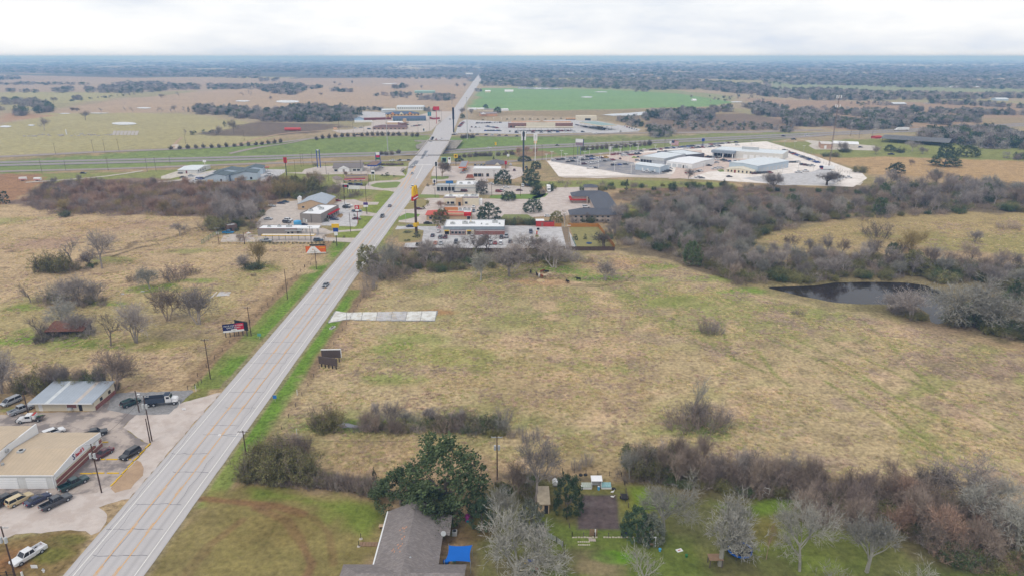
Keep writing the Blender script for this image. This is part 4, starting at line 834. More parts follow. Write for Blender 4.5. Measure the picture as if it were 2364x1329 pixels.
for b,top,w,k,c,lab in[(px('a',1790,500),px('a',0,210)[1],38,'oak','dark','dark evergreen beside the white brick store'),(px('a',2260,500),px('a',0,210)[1],42,'oak','dark','dark evergreen right of the white brick store'),(px('a',1400,660),px('a',0,390)[1],36,'bare','grey','grey tree covering the corner of the chicken restaurant'),(px('a',1420,650),px('a',0,420)[1],30,'oak','sage','grey green tree at the chicken restaurant'),(px('a',1880,750),px('a',0,590)[1],38,'oak','dark','evergreen on the grass strip in the plaza'),(px('a',2300,960),px('a',0,700)[1],42,'oak','dark','evergreen beside the motor court drive'),(px('b',1540,220),px('b',0,-100)[1],56,'oak','dark','large dark evergreen behind the burger restaurant'),(px('b',720,265),px('b',0,5)[1],40,'oak','olive','olive tree in front of the red-roofed restaurant'),(px('a',740,370),px('a',0,100)[1],40,'spread','brown','brown bare tree at the corner store lawn'),(px('a',730,890),px('a',0,760)[1],26,'spread','rust','reddish small tree before the purple-striped restaurant'),(px('a',1620,90),px('a',0,0)[1],8,'cedar','dark','small cedar near the frontage'),(px('a',2340,220),px('a',0,80)[1],26,'oak','dark','evergreen at the corner of the bleached lot'),(px('a',2140,90),px('a',0,-10)[1],30,'oak','dark','evergreen beside the tall dark pylon'),(px('a',1030,95),px('a',0,30)[1],20,'oak','dark','evergreen by the yellow frontage sign'),(px('a',820,160),px('a',0,100)[1],12,'shrub','dark','dark bush behind the green sign'),(px('a',500,520),px('a',0,465)[1],9,'round','dark','round clipped bush by the chicken sign'),(px('a',600,510),px('a',0,475)[1],8,'round','dark','second clipped bush by the chicken sign'),(px('a',500,850),px('a',0,740)[1],12,'cedar','olive','clipped upright bush at the plaza drive'),(px('a',435,905),px('a',0,840)[1],10,'round','dark','dark clipped bush at the plaza drive'),(px('a',2340,660),px('a',0,570)[1],20,'shrub','green','green bush at the end of the chicken lot'),(px('c',135,220),px('c',0,100)[1],18,'oak','dark','evergreen by the white box truck'),(px('c',230,220),px('c',0,120)[1],18,'multi','grey','grey bush by the white box truck'),(px('c',480,690),px('c',0,475)[1],30,'oak','olive','yellow-green tree at the motel fence'),(px('c',640,720),px('c',0,470)[1],22,'lone','brown','bare pinkish tree at the motel fence'),(px('c',800,990),px('c',0,855)[1],14,'round','dark','left young oak in the fenced yard'),(px('c',965,980),px('c',0,870)[1],10,'round','dark','middle young oak in the fenced yard'),(px('c',1145,990),px('c',0,850)[1],13,'round','dark','right young oak in the fenced yard'),(px('c',1300,1110),px('c',0,860)[1],40,'spread','dark','bare dark tree in the fenced yard corner'),(px('b',310,495),px('b',0,395)[1],24,'round','dark','dense dark bush at the foot of the tall arches pole'),(px('b',160,420),px('b',0,385)[1],26,'round','green','clipped hedge beside the arches pole'),(px('b',150,560),px('b',0,530)[1],20,'round','green','clipped hedge below the arches pole'),(px('Z',1440,530),px('Z',0,460)[1],14,'round','dark','round clipped bush beside the grey burger restaurant'),(px('Z',1410,460),px('Z',0,390)[1],12,'round','dark','dark bush against the grey burger restaurant'),(px('Z',1910,435),px('Z',0,390)[1],7,'round','dark','small bush on the burger lawn'),(px('Z',1730,805),px('Z',0,760)[1],8,'round','green','small bush on the drive-in lawn'),(px('Z',1400,840),px('Z',0,740)[1],14,'lone','brown','small bare tree at the drive-in corner'),(px('Z',1560,890),px('Z',0,845)[1],9,'round','green','low bush by the drive-in exit'),(px('G',480,0)[0:1]+(0,)if False else px('F',487,835),px('F',0,750)[1],26,'spread','brown','small brown tree beside the blue pickup yard'),(px('Y',1170,505),px('Y',0,410)[1],12,'multi','rust','reddish bush before the white gabled shop'),(px('Y',1265,500),px('Y',0,440)[1],8,'multi','brown','small brown bush before the white gabled shop'),(px('Y',545,570),px('Y',0,425)[1],14,'spread','rust','small reddish tree on the grass by the motel'),(px('Y',1870,490),px('Y',0,420)[1],16,'round','dark','dark clipped bush at the blue canopy'),(px('Y',1790,490),px('Y',0,450)[1],9,'round','dark','smaller clipped bush at the blue canopy'),(px('Y',1995,500),px('Y',0,472)[1],8,'round','dark','low clipped bush at the blue canopy'),(px('Y',2150,420),px('Y',0,350)[1],14,'round','green','clipped hedge at the corner island'),(px('Y',650,325),px('Y',0,250)[1],12,'round','dark','dark bush at the blue poles'),(px('Y',1040,880),px('Y',0,600)[1],34,'multi','brown','dark bare tree left of the white billboard'),(px('Y',1350,830),px('Y',0,720)[1],30,'thicket','purple','dark brush under the white billboard'),(px('Y',1220,860),px('Y',0,780)[1],30,'thicket','dark','dark hedge below the white billboard')]:tree(k,b,top,w,c,lab)
for i in range(10):q=px('b',1760+i*62,285+RU(-15,10));tree('shrub',q,q[1]-RU(12,20),RU(12,18),RC(['green','green','olive']),'green bush in the hedge behind the burger restaurant','burger hedge')
for i in range(12):q=px('c',720+i*70+RU(-15,15),690+RU(-10,20));tree(RC(['shrub','multi','thicket']),q,q[1]-RU(10,22),RU(12,20),RC(['green','olive','dark']),'bush against the back wall of the dark-roofed motel','motel wall bushes')if i%2 else tree('lone',q,q[1]-RU(14,26),RU(12,20),'brown','thin tree against the back wall of the dark-roofed motel','motel wall bushes')
for i in range(34):q=px('Z',330+i*33,905+RU(-6,6));tree('round',q,q[1]-RU(3.5,6),RU(6,9),'dark','clipped shrub of the drive-in hedge','drive-in hedge')if i%2==0 else None
RM=[('multi','rust',3,'rusty brown bare tree'),('bare','brown',2,'brown bare tree'),('thicket','rust',3,'rusty brush'),('bare','grey',1.2,'grey bare tree'),('thicket','brown',1.5,'brown brush'),('multi','ochre',.8,'ochre-twigged tree')]
wood([(60,468),(100,432),(180,420),(260,425),(270,440),(330,475),(400,485),(560,490),(480,498),(250,496),(110,492)],75,RM,'in the left half of the marsh thicket','marsh thicket left',(6,9.5),3.4)
wood([(300,432),(420,430),(600,424),(660,432),(620,470),(560,490),(450,480),(400,460),(330,440)],70,RM,'in the right half of the marsh thicket','marsh thicket right',(6,9.5),3.4)
wood([(480,505),(520,470),(580,465),(610,490),(590,520),(520,535)],22,[('bare','grey',3,'grey bare tree'),('multi','grey',1,'rounded grey tree'),('thicket','brown',1,'brown brush'),('shrub','olive',.6,'olive bush')],'behind the blue pickup yard','grove by the pickup yard',(9,13),3.6)
wood([(610,440),(650,432),(760,436),(780,448),(700,455),(640,462)],30,[('multi','ochre',2,'ochre-twigged tree'),('bare','brown',2,'brown bare tree'),('oak','olive',.8,'olive leafy tree'),('thicket','dark',1,'dark brush')],'behind the grey burger restaurant','grove behind the burger restaurant',(9,13),3)
for row,lab in[([(395,346),(415,345),(434,344),(453,343),(470,342),(489,342),(506,341),(523,340),(541,339),(558,338),(574,337),(591,336),(605,335),(620,333),(634,332),(648,330)],'left stretch'),([(731,324),(745,321),(760,320),(775,318),(790,317),(803,316),(818,316),(836,315),(848,314),(860,314),(872,314),(883,314),(896,314),(908,314),(922,314),(938,314),(952,316),(963,316)],'stretch by the restaurants')]:
 for q in row:tree('ball',q,q[1]-RU(9.5,12),RU(6.6,8),'dark','rounded leafless shrub in the frontage road row, '+lab,'frontage shrub row, '+lab)
for q in[(1060,366),(1072,364),(1085,363),(1098,362),(1110,361),(1120,361),(1131,361),(1150,360),(1167,359),(1182,358),(880,358),(892,359),(905,358),(920,355),(1068,320),(1078,319),(1090,319)]:tree('ball',q,q[1]-RU(9,13),RU(8.5,11),RC(['purple','dark']),'rounded leafless shrub on the verge beside the overpass','overpass verge shrubs')
for i in range(15):q=px('R',740+i*65,285-i*5);tree('ball',q,q[1]-RU(11,15),RU(7.5,9.5),RC(['purple','dark']),'rounded leafless shrub in the row along the dealership','dealership shrub row')
for q,w in[((1198,358),16),((1216,356),14),((1238,358),18)]:tree('multi',q,q[1]-19,w,'rust','russet rounded tree on the frontage verge','russet frontage trees')
for i in range(13):q=px('Y',1510+i*52,312+RU(-4,4));tree('ball',q,q[1]-RU(4,8),RU(6,9),RC(['purple','brown']),'small leafless shrub along the blue canopy forecourt','forecourt shrubs')
for b,t,w,k,c in[((102,302),271,27,'bare','grey'),((198,278),256,22,'bare','grey'),((124,239),224,16,'bare','grey'),((178,231),219,22,'spread','grey'),((234,259),249,10,'lone','grey'),((290,258),246,10,'lone','grey'),((306,260),245,12,'lone','grey'),((428,311),298,9,'lone','grey'),((540,307),275,26,'bare','grey'),((505,311),290,20,'multi','grey'),((519,293),278,12,'cedar','dark'),((166,257),248,14,'multi','purple'),((178,257),249,14,'multi','purple'),((365,260),245,12,'lone','grey'),((374,260),246,10,'lone','grey'),((395,260),247,10,'lone','grey'),((405,259),242,16,'bare','grey'),((427,260),243,14,'lone','grey'),((436,259),246,10,'cedar','dark'),((413,224),210,12,'lone','grey'),((560,222),211,14,'lone','grey'),((578,222),207,14,'lone','grey'),((373,226),217,14,'multi','grey'),((624,232),221,10,'bare','grey'),((740,222),213,10,'bare','grey'),((813,193),185,7,'cedar','dark'),((783,200),191,10,'bare','grey'),((772,196),188,7,'bare','grey'),((910,208),194,16,'bare','grey'),((928,204),191,16,'oak','dark'),((940,206),193,12,'bare','grey'),((973,205),196,9,'bare','grey'),((1055,203),191,10,'bare','grey'),((1073,202),191,12,'bare','grey'),((1043,240),218,14,'lone','grey'),((1121,252),240,12,'oak','dark'),((1149,262),245,17,'oak','dark'),((1068,274),262,13,'oak','dark'),((1067,268),248,16,'bare','grey'),((1086,268),250,14,'bare','grey'),((830,268),246,15,'oak','dark'),((1945,352),327,24,'multi','grey'),((1948,352),340,20,'shrub','green'),((2022,357),335,26,'bare','grey'),((2054,350),334,24,'oak','dark'),((2106,350),325,34,'bare','grey'),((2130,356),338,22,'spread','grey'),((2180,384),352,60,'oak','dark'),((2182,360),328,36,'oak','dark'),((2230,362),332,48,'oak','green'),((2103,382),368,15,'multi','brown'),((1985,398),382,30,'shrub','olive'),((1925,362),350,18,'shrub','olive'),((1905,362),352,14,'shrub','green'),((2068,400),374,40,'oak','dark'),((2078,353),340,16,'shrub','dark')]:
 g=G(b);tree(k,b,t,w,c,{'oak':'dark evergreen standing apart','cedar':'dark cedar standing apart','shrub':'green bush standing apart'}.get(k,'bare tree standing apart')+(' in the far pasture left of the main road' if b[0]<1045 else ' beside the main road north of the overpass' if b[0]<1200 else ' around the metal barns beyond the dealership'),'lone trees '+('left pasture' if b[0]<1045 else 'north road' if b[0]<1200 else 'barn yard'))
print('trees',TREES,time.time()-T0)
FB=[bark('far_bark_%d'%i,c,.2)for i,c in enumerate([(.34,.31,.285),(.30,.275,.255),(.32,.265,.23),(.36,.33,.30),(.28,.235,.22),(.24,.22,.2)])]
def far_meshes():
 res=[]
 for s in range(8):
  rg=random.Random(900+s);mb=MB();leafy_=s>=6
  for k in range(5):
   c=Vector((rg.uniform(-2.6,2.6),rg.uniform(-2.6,2.6),rg.uniform(3.2,6.8)));r=rg.uniform(1.6,2.9)
   for _ in range(44):
    p=c+rvec(rg)*r*rg.random()**.45;d=rvec(rg);d.z=abs(d.z)+.3;d.normalize();q=p+d*rg.uniform(.8,1.8);sd=d.cross(rvec(rg)).normalized()*(.34 if leafy_ else.17)
    mb.add([p-sd,p+sd,q],[(0,1,2)])
  for _ in range(60):
   a=rg.uniform(0,2*PI);r=rg.uniform(.5,4.4);p=Vector((math.cos(a)*r,math.sin(a)*r,rg.uniform(0,1.8)));d=rvec(rg);d.z=abs(d.z);sd=d.cross(rvec(rg)).normalized()*.3
   mb.add([p-sd,p+sd,p+d*1.6],[(0,1,2)])
  mb.tube((0,0,-.3),(0,0,4),.22,.12,4,cap=False)
  o=bpy.data.objects.new('far_tree',mb.mesh('far_tree',(LF['dark']if s==7 else LF['green']if s==6 else FB[s])))
  res.append(o)
 return res
fcol=bpy.data.collections.new('far_tree_shapes')
for o in far_meshes():fcol.objects.link(o)
pts=[];scl=[]
def far_fill(poly,dens=1.0,hs=1.0,keep=None):
 """dens: trees per 100 square pixels of the photograph"""
 P=np.array(poly);x0,y0=P.min(0);x1,y1=P.max(0);n=int((x1-x0)*(y1-y0)/100*dens*4.2)+1
 c=np.column_stack([np.array([RU(x0,x1)for _ in range(n)]),np.array([RU(y0,y1)for _ in range(n)])])
 ins=poly_sd(poly,c[:,0],c[:,1])<0
 c=c[ins]
 if not len(c):return
 u,v=(c[:,0]-CX)/FPX,(CY-c[:,1])/FPX;tt=CAM_H/-np.minimum(-SP+v*CP,-1e-4);wx,wy=u*tt,(CP+v*SP)*tt
 if keep is not None:ok=keep(wx,wy);wx,wy=wx[ok],wy[ok]
 for gx_,gy_,gz_ in zip(wx.tolist(),wy.tolist(),terrain(wx,wy).tolist()):
  k=max(1.0,min(7.0,gy_/1500));s=RU(.75,1.25)*hs
  pts.append((gx_,gy_,gz_));scl.append((s*k*RU(.9,1.3),s*k*RU(.9,1.3),s*(1+.10*(k-1))))
def nkeep(sc,th,seed):return lambda x,y:fbm(x,y*.8,sc,4,seed)>th
far_fill([(-300,138),(1100,138),(1100,164),(600,168),(-300,160)],3.4,1.0,nkeep(700,.43,131))
far_fill([(1110,138),(2700,140),(2700,205),(2364,205),(1780,195),(1660,205),(1420,190),(1110,185)],3.0,1.0,nkeep(700,.42,131))
far_fill(pxs('A',(-800,240),(0,268),(480,275),(1100,290),(1600,305),(2345,320),(2345,260),(1500,240),(0,200),(-800,180)),3.2)
for z,poly,dn,hs in[('A',[(-600,320),(190,300),(190,325),(0,340),(-600,345)],3,.9),('A',[(-600,365),(300,360),(800,372),(800,380),(0,378),(-600,378)],2.4,.8),('A',[(1020,360),(1480,352),(1480,380),(1020,380)],3,.9),('A',[(480,415),(660,405),(650,450),(490,448)],2.6,1),('A',[(170,430),(350,430),(350,450),(180,450)],2.6,.7),('A',[(760,405),(860,400),(860,448),(780,448)],2.6,.9),('A',[(900,395),(1500,385),(1520,430),(1280,455),(900,450)],2.6,1.0),('A',[(1520,375),(1800,385),(1790,420),(1540,425)],2.6,1.0),('A',[(1860,375),(2345,380),(2345,420),(1880,420)],2.4,.9),('A',[(60,420),(140,415),(130,448),(70,448)],2,.9),('A',[(20,530),(330,520),(470,590),(460,620),(330,640),(300,580),(30,555)],1.5,1.15),('A',[(120,620),(240,600),(230,668),(130,660)],1.6,1.1),('A',[(-600,590),(60,600),(60,612),(-600,620)],1.6,.7),('A',[(600,525),(1230,455),(1230,465),(640,530)],1.2,.5),('A',[(660,500),(740,495),(740,515),(660,515)],2,.9),('A',[(1740,600),(1900,585),(2345,610),(2345,690),(2140,680),(2060,655),(1780,645)],1.8,1.1),('A',[(1690,830),(1800,800),(1960,770),(2000,830)],.5,.5),('B',[(0,400),(180,370),(420,375),(430,430),(330,470),(160,470),(0,430)],2.2,1.1),('B',[(440,400),(560,390),(560,415),(450,420)],2.2,1),('B',[(640,420),(720,415),(840,430),(830,445),(650,442)],2.2,1),('B',[(1020,465),(1370,455),(1360,480),(1030,480)],1.6,1),('B',[(1190,480),(1350,470),(1330,500),(1200,498)],1.4,.9),('B',[(1410,490),(1700,475),(1760,500),(1680,525),(1430,515)],1.8,1.1),('B',[(1180,400),(1320,390),(1310,412),(1190,412)],2,.9),('B',[(0,230),(600,245),(1900,240),(1890,260),(600,270),(0,262)],2.6,.9),('B',[(440,280),(1200,275),(1900,300),(1890,330),(1200,320),(440,300)],2.0,.8),('B',[(0,330),(180,320),(170,345),(0,350)],2.6,1),('B',[(0,640),(440,580),(700,600),(860,620),(860,700),(540,715),(0,712)],1.8,1.15),('B',[(900,590),(1110,590),(1110,610),(900,612)],3,.6),('B',[(1480,605),(1620,605),(1620,620),(1480,622)],3,.6),('B',[(2000,350),(2345,345),(2345,385),(2000,388)],2.8,1),('B',[(1990,280),(2345,270),(2345,320),(2010,330)],2.6,1),('B',[(1950,430),(2020,410),(2010,440),(1960,450)],2,.8),('B',[(2020,190),(2345,200),(2345,240),(2020,250)],3,1),('C',[(0,330),(500,340),(1000,320),(1700,350),(2345,390),(2345,490),(1950,445),(1700,420),(1200,425),(500,400),(0,392)],2.6,1.1),('C',[(1120,425),(1230,420),(1230,440),(1120,442)],2,.8),('C',[(1230,640),(1500,610),(1820,640),(1820,700),(1440,700),(1230,670)],1.8,1.15),('C',[(1780,600),(1990,590),(1980,625),(1830,625)],2,1),('C',[(960,690),(1230,660),(1240,700),(960,705)],1.6,.8),('C',[(2060,570),(2345,560),(2345,650),(2190,650),(2180,600)],2,1),('C',[(1200,760),(1450,790),(1450,830),(1260,830)],2.0,.9),('C',[(1460,720),(1700,700),(2345,740),(2345,780),(1700,790),(1460,770)],1.0,.5),('C',[(930,690),(1150,710),(1200,760),(1100,760)],1.6,.7),('C',[(1540,480),(1960,470),(2345,500),(2345,540),(1700,530)],.25,.6),('D',[(-100,420),(500,420),(1000,450),(1500,455),(1780,470),(2345,470),(2600,470),(2600,505),(2345,500),(1000,520),(450,520),(0,480)],2.2,1.1),('D',[(-100,540),(0,570),(200,600),(200,670),(100,670),(-100,650)],2,1.1),('D',[(160,720),(220,640),(400,610),(600,690),(850,730),(1300,740),(1300,770),(850,780),(600,755),(300,755)],2,1.15),('D',[(500,610),(700,620),(1200,640),(1680,700),(1680,745),(1300,710),(1100,690),(850,660),(560,640)],2,1.1),('D',[(1220,590),(1430,600),(1430,625),(1220,620)],2.4,.9),('D',[(1480,610),(1900,615),(2345,640),(2600,640),(2600,655),(2040,650),(1500,635)],2.4,.9),('D',[(1490,530),(1800,535),(2345,580),(2600,590),(2600,602),(2100,580),(1500,548)],2.2,.9),('D',[(1660,690),(1940,670),(1940,720),(1700,710)],2.2,1),('D',[(760,545),(1000,540),(1300,560),(900,570)],1.2,.8),('D',[(0,760),(280,770),(280,795),(0,795)],1.6,.5),('D',[(1380,830),(1640,800),(2000,800),(2345,850),(2700,880),(2700,1000),(2345,960),(2000,960),(1700,900),(1400,870)],.9,1.2),('D',[(2160,1040),(2345,1030),(2600,1040),(2600,1060),(2200,1055)],1.4,.7),('D',[(210,360),(640,365),(640,380),(220,378)],2.4,.9),('D',[(900,385),(1800,395),(2345,400),(2345,420),(1800,412),(1000,398)],1.6,.9),('D',[(0,340),(2345,330),(2600,330),(2600,372),(2345,370),(1000,385),(0,372)],1.6,1.0)]:
 far_fill(pxs(z,*poly),dn,hs)
pm=bpy.data.meshes.new('far_woods');pm.from_pydata(pts,[],[])
pm.attributes.new('scl','FLOAT_VECTOR','POINT').data.foreach_set('vector',np.array(scl).ravel())
woods=link(bpy.data.objects.new('far_woods',pm));woods['kind']='stuff';woods['label']='grey-blue leafless woods and tree lines across the far plain';woods['category']='woods'
ng=bpy.data.node_groups.new('scatter_trees','GeometryNodeTree')
ng.interface.new_socket('Geometry',in_out='INPUT',socket_type='NodeSocketGeometry');ng.interface.new_socket('Geometry',in_out='OUTPUT',socket_type='NodeSocketGeometry')
gi,go=ng.nodes.new('NodeGroupInput'),ng.nodes.new('NodeGroupOutput')
ci=ng.nodes.new('GeometryNodeCollectionInfo');ci.inputs['Collection'].default_value=fcol;ci.inputs['Separate Children'].default_value=True;ci.inputs['Reset Children'].default_value=True
ip=ng.nodes.new('GeometryNodeInstanceOnPoints');ip.inputs['Pick Instance'].default_value=True
na=ng.nodes.new('GeometryNodeInputNamedAttribute');na.data_type='FLOAT_VECTOR';na.inputs['Name'].default_value='scl'
rv=ng.nodes.new('FunctionNodeRandomValue');rv.data_type='FLOAT_VECTOR';rv.inputs[0].default_value=(0,0,0);rv.inputs[1].default_value=(0,0,6.283)
ng.links.new(gi.outputs[0],ip.inputs['Points']);ng.links.new(ci.outputs[0],ip.inputs['Instance']);ng.links.new(na.outputs[0],ip.inputs['Scale'])
ng.links.new(rv.outputs[0],ip.inputs['Rotation']);ng.links.new(ip.outputs[0],go.inputs[0])
woods.modifiers.new('scatter','NODES').node_group=ng
print('far woods',len(pts),time.time()-T0)
ucol=bpy.data.collections.new('undergrowth_shapes');ukey={}
for kk,cc in sorted({(u[0],u[1])for u in UNDER}):
 for j,(tm,cm,H,W_)in enumerate(PROTO[kk][:2]):
  mm=cm.copy();mm.materials.clear();mm.materials.append(LF[cc]if kk=='shrub' else BK[cc]);o=bpy.data.objects.new('u%03d'%len(ukey),mm);ucol.objects.link(o);ukey.setdefault((kk,cc),[]).append((len(ucol.objects)-1,H,W_))
up_,us_,ui_=[],[],[]
for kk,cc,pos,h,w in UNDER:
 i_,H,W_=RC(ukey[(kk,cc)]);up_.append(pos);us_.append((w/W_,w/W_,h/H));ui_.append(i_)
um=bpy.data.meshes.new('undergrowth');um.from_pydata(up_,[],[]);um.attributes.new('scl','FLOAT_VECTOR','POINT').data.foreach_set('vector',np.array(us_).ravel());um.attributes.new('idx','INT','POINT').data.foreach_set('value',ui_)
under=link(bpy.data.objects.new('undergrowth',um));under['kind']='stuff';under['label']='tangled brush and bushes on the floor of the woods and hedges';under['category']='undergrowth'
ng2=ng.copy();ng2.name='scatter_undergrowth'
for n_ in ng2.nodes:
 if n_.bl_idname=='GeometryNodeCollectionInfo':n_.inputs['Collection'].default_value=ucol
ip2=next(n_ for n_ in ng2.nodes if n_.bl_idname=='GeometryNodeInstanceOnPoints');na2=ng2.nodes.new('GeometryNodeInputNamedAttribute');na2.data_type='INT';na2.inputs['Name'].default_value='idx';ng2.links.new(na2.outputs[0],ip2.inputs['Instance Index'])
under.modifiers.new('scatter','NODES').node_group=ng2
wcol=bpy.data.collections.new('weed_shapes')
def weedm(name,c):return bark(name,c,.3,spread=.3)
for j,c in enumerate([scale(C(*q),1.85)for q in((184,160,126),(168,154,112),(160,138,122),(150,134,122),(140,144,90))]):
 rg=random.Random(1200+j);mb=MB()
 for _ in range(46):
  a=rg.uniform(0,2*PI);r=rg.random()**.7*.55;p=Vector((math.cos(a)*r,math.sin(a)*r,-.03));d=(Vector((math.cos(a)*.7,math.sin(a)*.7,1.0))+rvec(rg)*.6).normalized();sd=d.cross(rvec(rg)).normalized()*.035;mb.add([p-sd,p+sd,p+d*rg.uniform(.2,.5)],[(0,1,2)])
 wcol.objects.link(bpy.data.objects.new('w%d'%j,mb.mesh('weed',weedm('weed_%d'%j,c))))
wp,ws,wi=[],[],[]
def weeds(poly,n,sz,wt,world=False):
 W_=[(G(p).x,G(p).y)for p in poly];a=np.array(W_);rg=np.random.default_rng(len(wp)+5);m=int(n*2.2)
 x=rg.uniform(a[:,0].min(),a[:,0].max(),m);y=rg.uniform(a[:,1].min(),a[:,1].max(),m);den=fbm(x,y,11,4,251)
 ok=(poly_sd(W_,x,y)<0)&(rg.random(m)<sstep(.3,.68,den))&~((x>-97)&(x<-57))&~((x>40)&(poly_sd(PONDW,x,y)<2));x,y=x[ok],y[ok];cat=fbm(x,y,8,3,271)
 for xx,yy,zz_,cc in zip(x.tolist(),y.tolist(),terrain(x,y).tolist(),cat.tolist()):
  s_=sz*RU(.5,1.35);wp.append((xx,yy,zz_));ws.append((s_,s_,s_*RU(.6,1.1)));wi.append(3 if cc>.62 and R.random()<.7 else 2 if cc>.56 else R.choices(range(5),wt)[0])
weeds(FIELD,34000,.9,(4,4,1.5,.6,3));weeds([(0,520),(60,480),(480,505),(730,570),(740,620),(560,720),(420,880),(270,900),(0,900)],17000,.95,(6,4,1.5,.5,1.5));weeds([(1740,555),(1900,525),(2364,500),(2364,585),(2050,555)],3000,1.1,(5,4,2,1,1.5))
wmh=bpy.data.meshes.new('pasture_weeds');wmh.from_pydata(wp,[],[]);wmh.attributes.new('scl','FLOAT_VECTOR','POINT').data.foreach_set('vector',np.array(ws).ravel());wmh.attributes.new('idx','INT','POINT').data.foreach_set('value',wi)
wo=link(bpy.data.objects.new('pasture_weeds',wmh));tag(wo,'dry grass tussocks and dead weeds over the grazed pastures','grass',None,'stuff')
ng3=ng2.copy()
for n_ in ng3.nodes:
 if n_.bl_idname=='GeometryNodeCollectionInfo':n_.inputs['Collection'].default_value=wcol
wo.modifiers.new('scatter','NODES').node_group=ng3
print('weeds',len(wp),time.time()-T0)
# ---- things
def W8(name,c,**k):return mat(name,C(*c),**k)
J35=W8('white_wall',(216,214,208),var=.06);J5=W8('cream_wall',(222,212,190),var=.06);J7=W8('tan_wall',(200,172,140),var=.08);J12=W8('grey_wall',(150,142,136),var=.08)
J2=W8('white_roof',(234,234,236),var=.04);J44=W8('dark_shingle',(92,94,102),var=.16,nsc=1.2);J45=W8('blue_grey_roof',(86,100,122),var=.08);J46=W8('slate_roof',(96,108,112),var=.1)
J30=W8('pale_blue_wall',(188,202,214),var=.05);J18=mat('window_glass',(.02,.022,.028),.12,.5,var=.05);J1=W8('dark_metal',(52,50,50));J6=W8('galvanised_steel',(170,172,174),rough=.5);J8=W8('red_panel',(186,62,58),var=.06)
J11=W8('yellow_panel',(232,188,40),var=.04);J17=W8('blue_panel',(46,74,150),var=.05);J19=W8('orange_panel',(228,112,52),var=.05);J14=W8('black_panel',(40,42,48));J0=W8('white_panel',(236,236,236),var=.03);J9=W8('red_sign',(196,34,40),var=.04);J22=W8('navy_panel',(36,44,92),var=.04)
J31=W8('purple_band',(86,58,124));J21=W8('green_panel',(52,120,70));J34=W8('creosote_pole',(84,66,58),var=.2,nsc=2);J36=W8('cedar_fence',(184,124,54),var=.14,nsc=2);J3=W8('weathered_wood',(96,84,80),var=.2,nsc=3);J32=W8('rusty_tin',(124,82,66),var=.25,nsc=1.5);J47=W8('red_tile_roof',(196,92,78),var=.08)
J25=W8('tyre_rubber',(42,42,44));J48=W8('wheel_rim',(176,178,182),rough=.35);J57=W8('tail_light',(170,26,24),rough=.25);J58=W8('head_light',(228,230,232),rough=.2);J27=W8('blue_tarp',(24,104,196),var=.06,nsc=.8);J28=W8('deck_plank',(150,122,98),var=.15,nsc=2)
J4=W8('roof_unit_metal',(188,190,190));J29=W8('white_pipe',(228,228,224))
def brick_mat(name,c1,c2,sx=.22,sy=.075):
 t=NT(name);n=t.n('ShaderNodeTexBrick');mp=t.n('ShaderNodeMapping');mp.inputs['Rotation'].default_value=(PI/2,0,0)
 t.l(t.obj(),mp.inputs[0]);t.l(mp.outputs[0],n.inputs['Vector'])
 n.inputs['Color1'].default_value=(*c1,1);n.inputs['Color2'].default_value=(*c2,1);n.inputs['Mortar'].default_value=(*C(170,150,140),1)
 n.inputs['Scale'].default_value=1;n.inputs['Brick Width'].default_value=sx;n.inputs['Row Height'].default_value=sy;n.inputs['Mortar Size'].default_value=.008
 return t.done(n.outputs[0],.85,.15)
J20=brick_mat('red_brick',C(150,84,76),C(128,70,66));J59=brick_mat('white_brick',C(228,226,224),C(216,214,214),.4,.2)
def rib_mat(name,c,axis=0,w=.6,dark=.82,rough=.5,patches=None):
 """standing-seam metal"""
 t=NT(name);sp_=t.n('ShaderNodeSeparateXYZ');t.l(t.obj(),sp_.inputs[0])
 s=t.math('PINGPONG',sp_.outputs[axis],w/2);f=t.rng(s,0,w*.12,1,0)
 col=t.mix(t.rng(t.noise(.35,5,.6,vec=t.obj()),.3,.7,0,1),scale(c,.9),scale(c,1.06));col=t.mix(t.rng(t.noise(2.2,4,.7,vec=t.obj()),.5,.75,0,.35),col,scale(c,.72))
 return t.done(t.mix(f,col,scale(c,dark)),rough,.3)
J42=rib_mat('tan_metal_roof',C(196,176,150),0,.9);J40=rib_mat('galvanised_roof',C(168,176,186),0,.8);J41=rib_mat('white_metal_wall',C(214,214,212),0,.6,.88);J13=rib_mat('pale_metal_roof',C(218,224,228),0,1.2,.9)
def shingle_mat(name,c):
 t=NT(name);n=t.n('ShaderNodeTexBrick');t.l(t.obj(),n.inputs['Vector']);n.inputs['Color1'].default_value=(*scale(c,.82),1);n.inputs['Color2'].default_value=(*scale(c,1.15),1);n.inputs['Mortar'].default_value=(*scale(c,.55),1)
 n.inputs['Scale'].default_value=1;n.inputs['Brick Width'].default_value=.5;n.inputs['Row Height'].default_value=.22;n.inputs['Mortar Size'].default_value=.012
 c2=t.mix(t.rng(t.noise(.5,5,.65,vec=t.obj()),.45,.7,0,.45),n.outputs[0],scale(c,.6));return t.done(c2,.9,.1)
J33=shingle_mat('grey_shingle',C(142,134,131))
def loft(mb,prof,stations):
 n=len(prof);b=[]
 a=sum(prof[i][0]*prof[(i+1)%n][1]-prof[(i+1)%n][0]*prof[i][1]for i in range(n))
 if a<0:prof=prof[::-1]
 vs=[]
 for y,sx,sz in stations:vs+=[(p[0]*sx,y,.62+(p[1]-.62)*sz)for p in prof]
 fs=[tuple(range(n)),tuple(range(len(vs)-1,len(vs)-n-1,-1))]
 for s in range(len(stations)-1):
  for i in range(n):a0,a1=s*n+i,s*n+(i+1)%n;fs.append((a0,a0+n,a1+n,a1))
 mb.add(vs,fs)
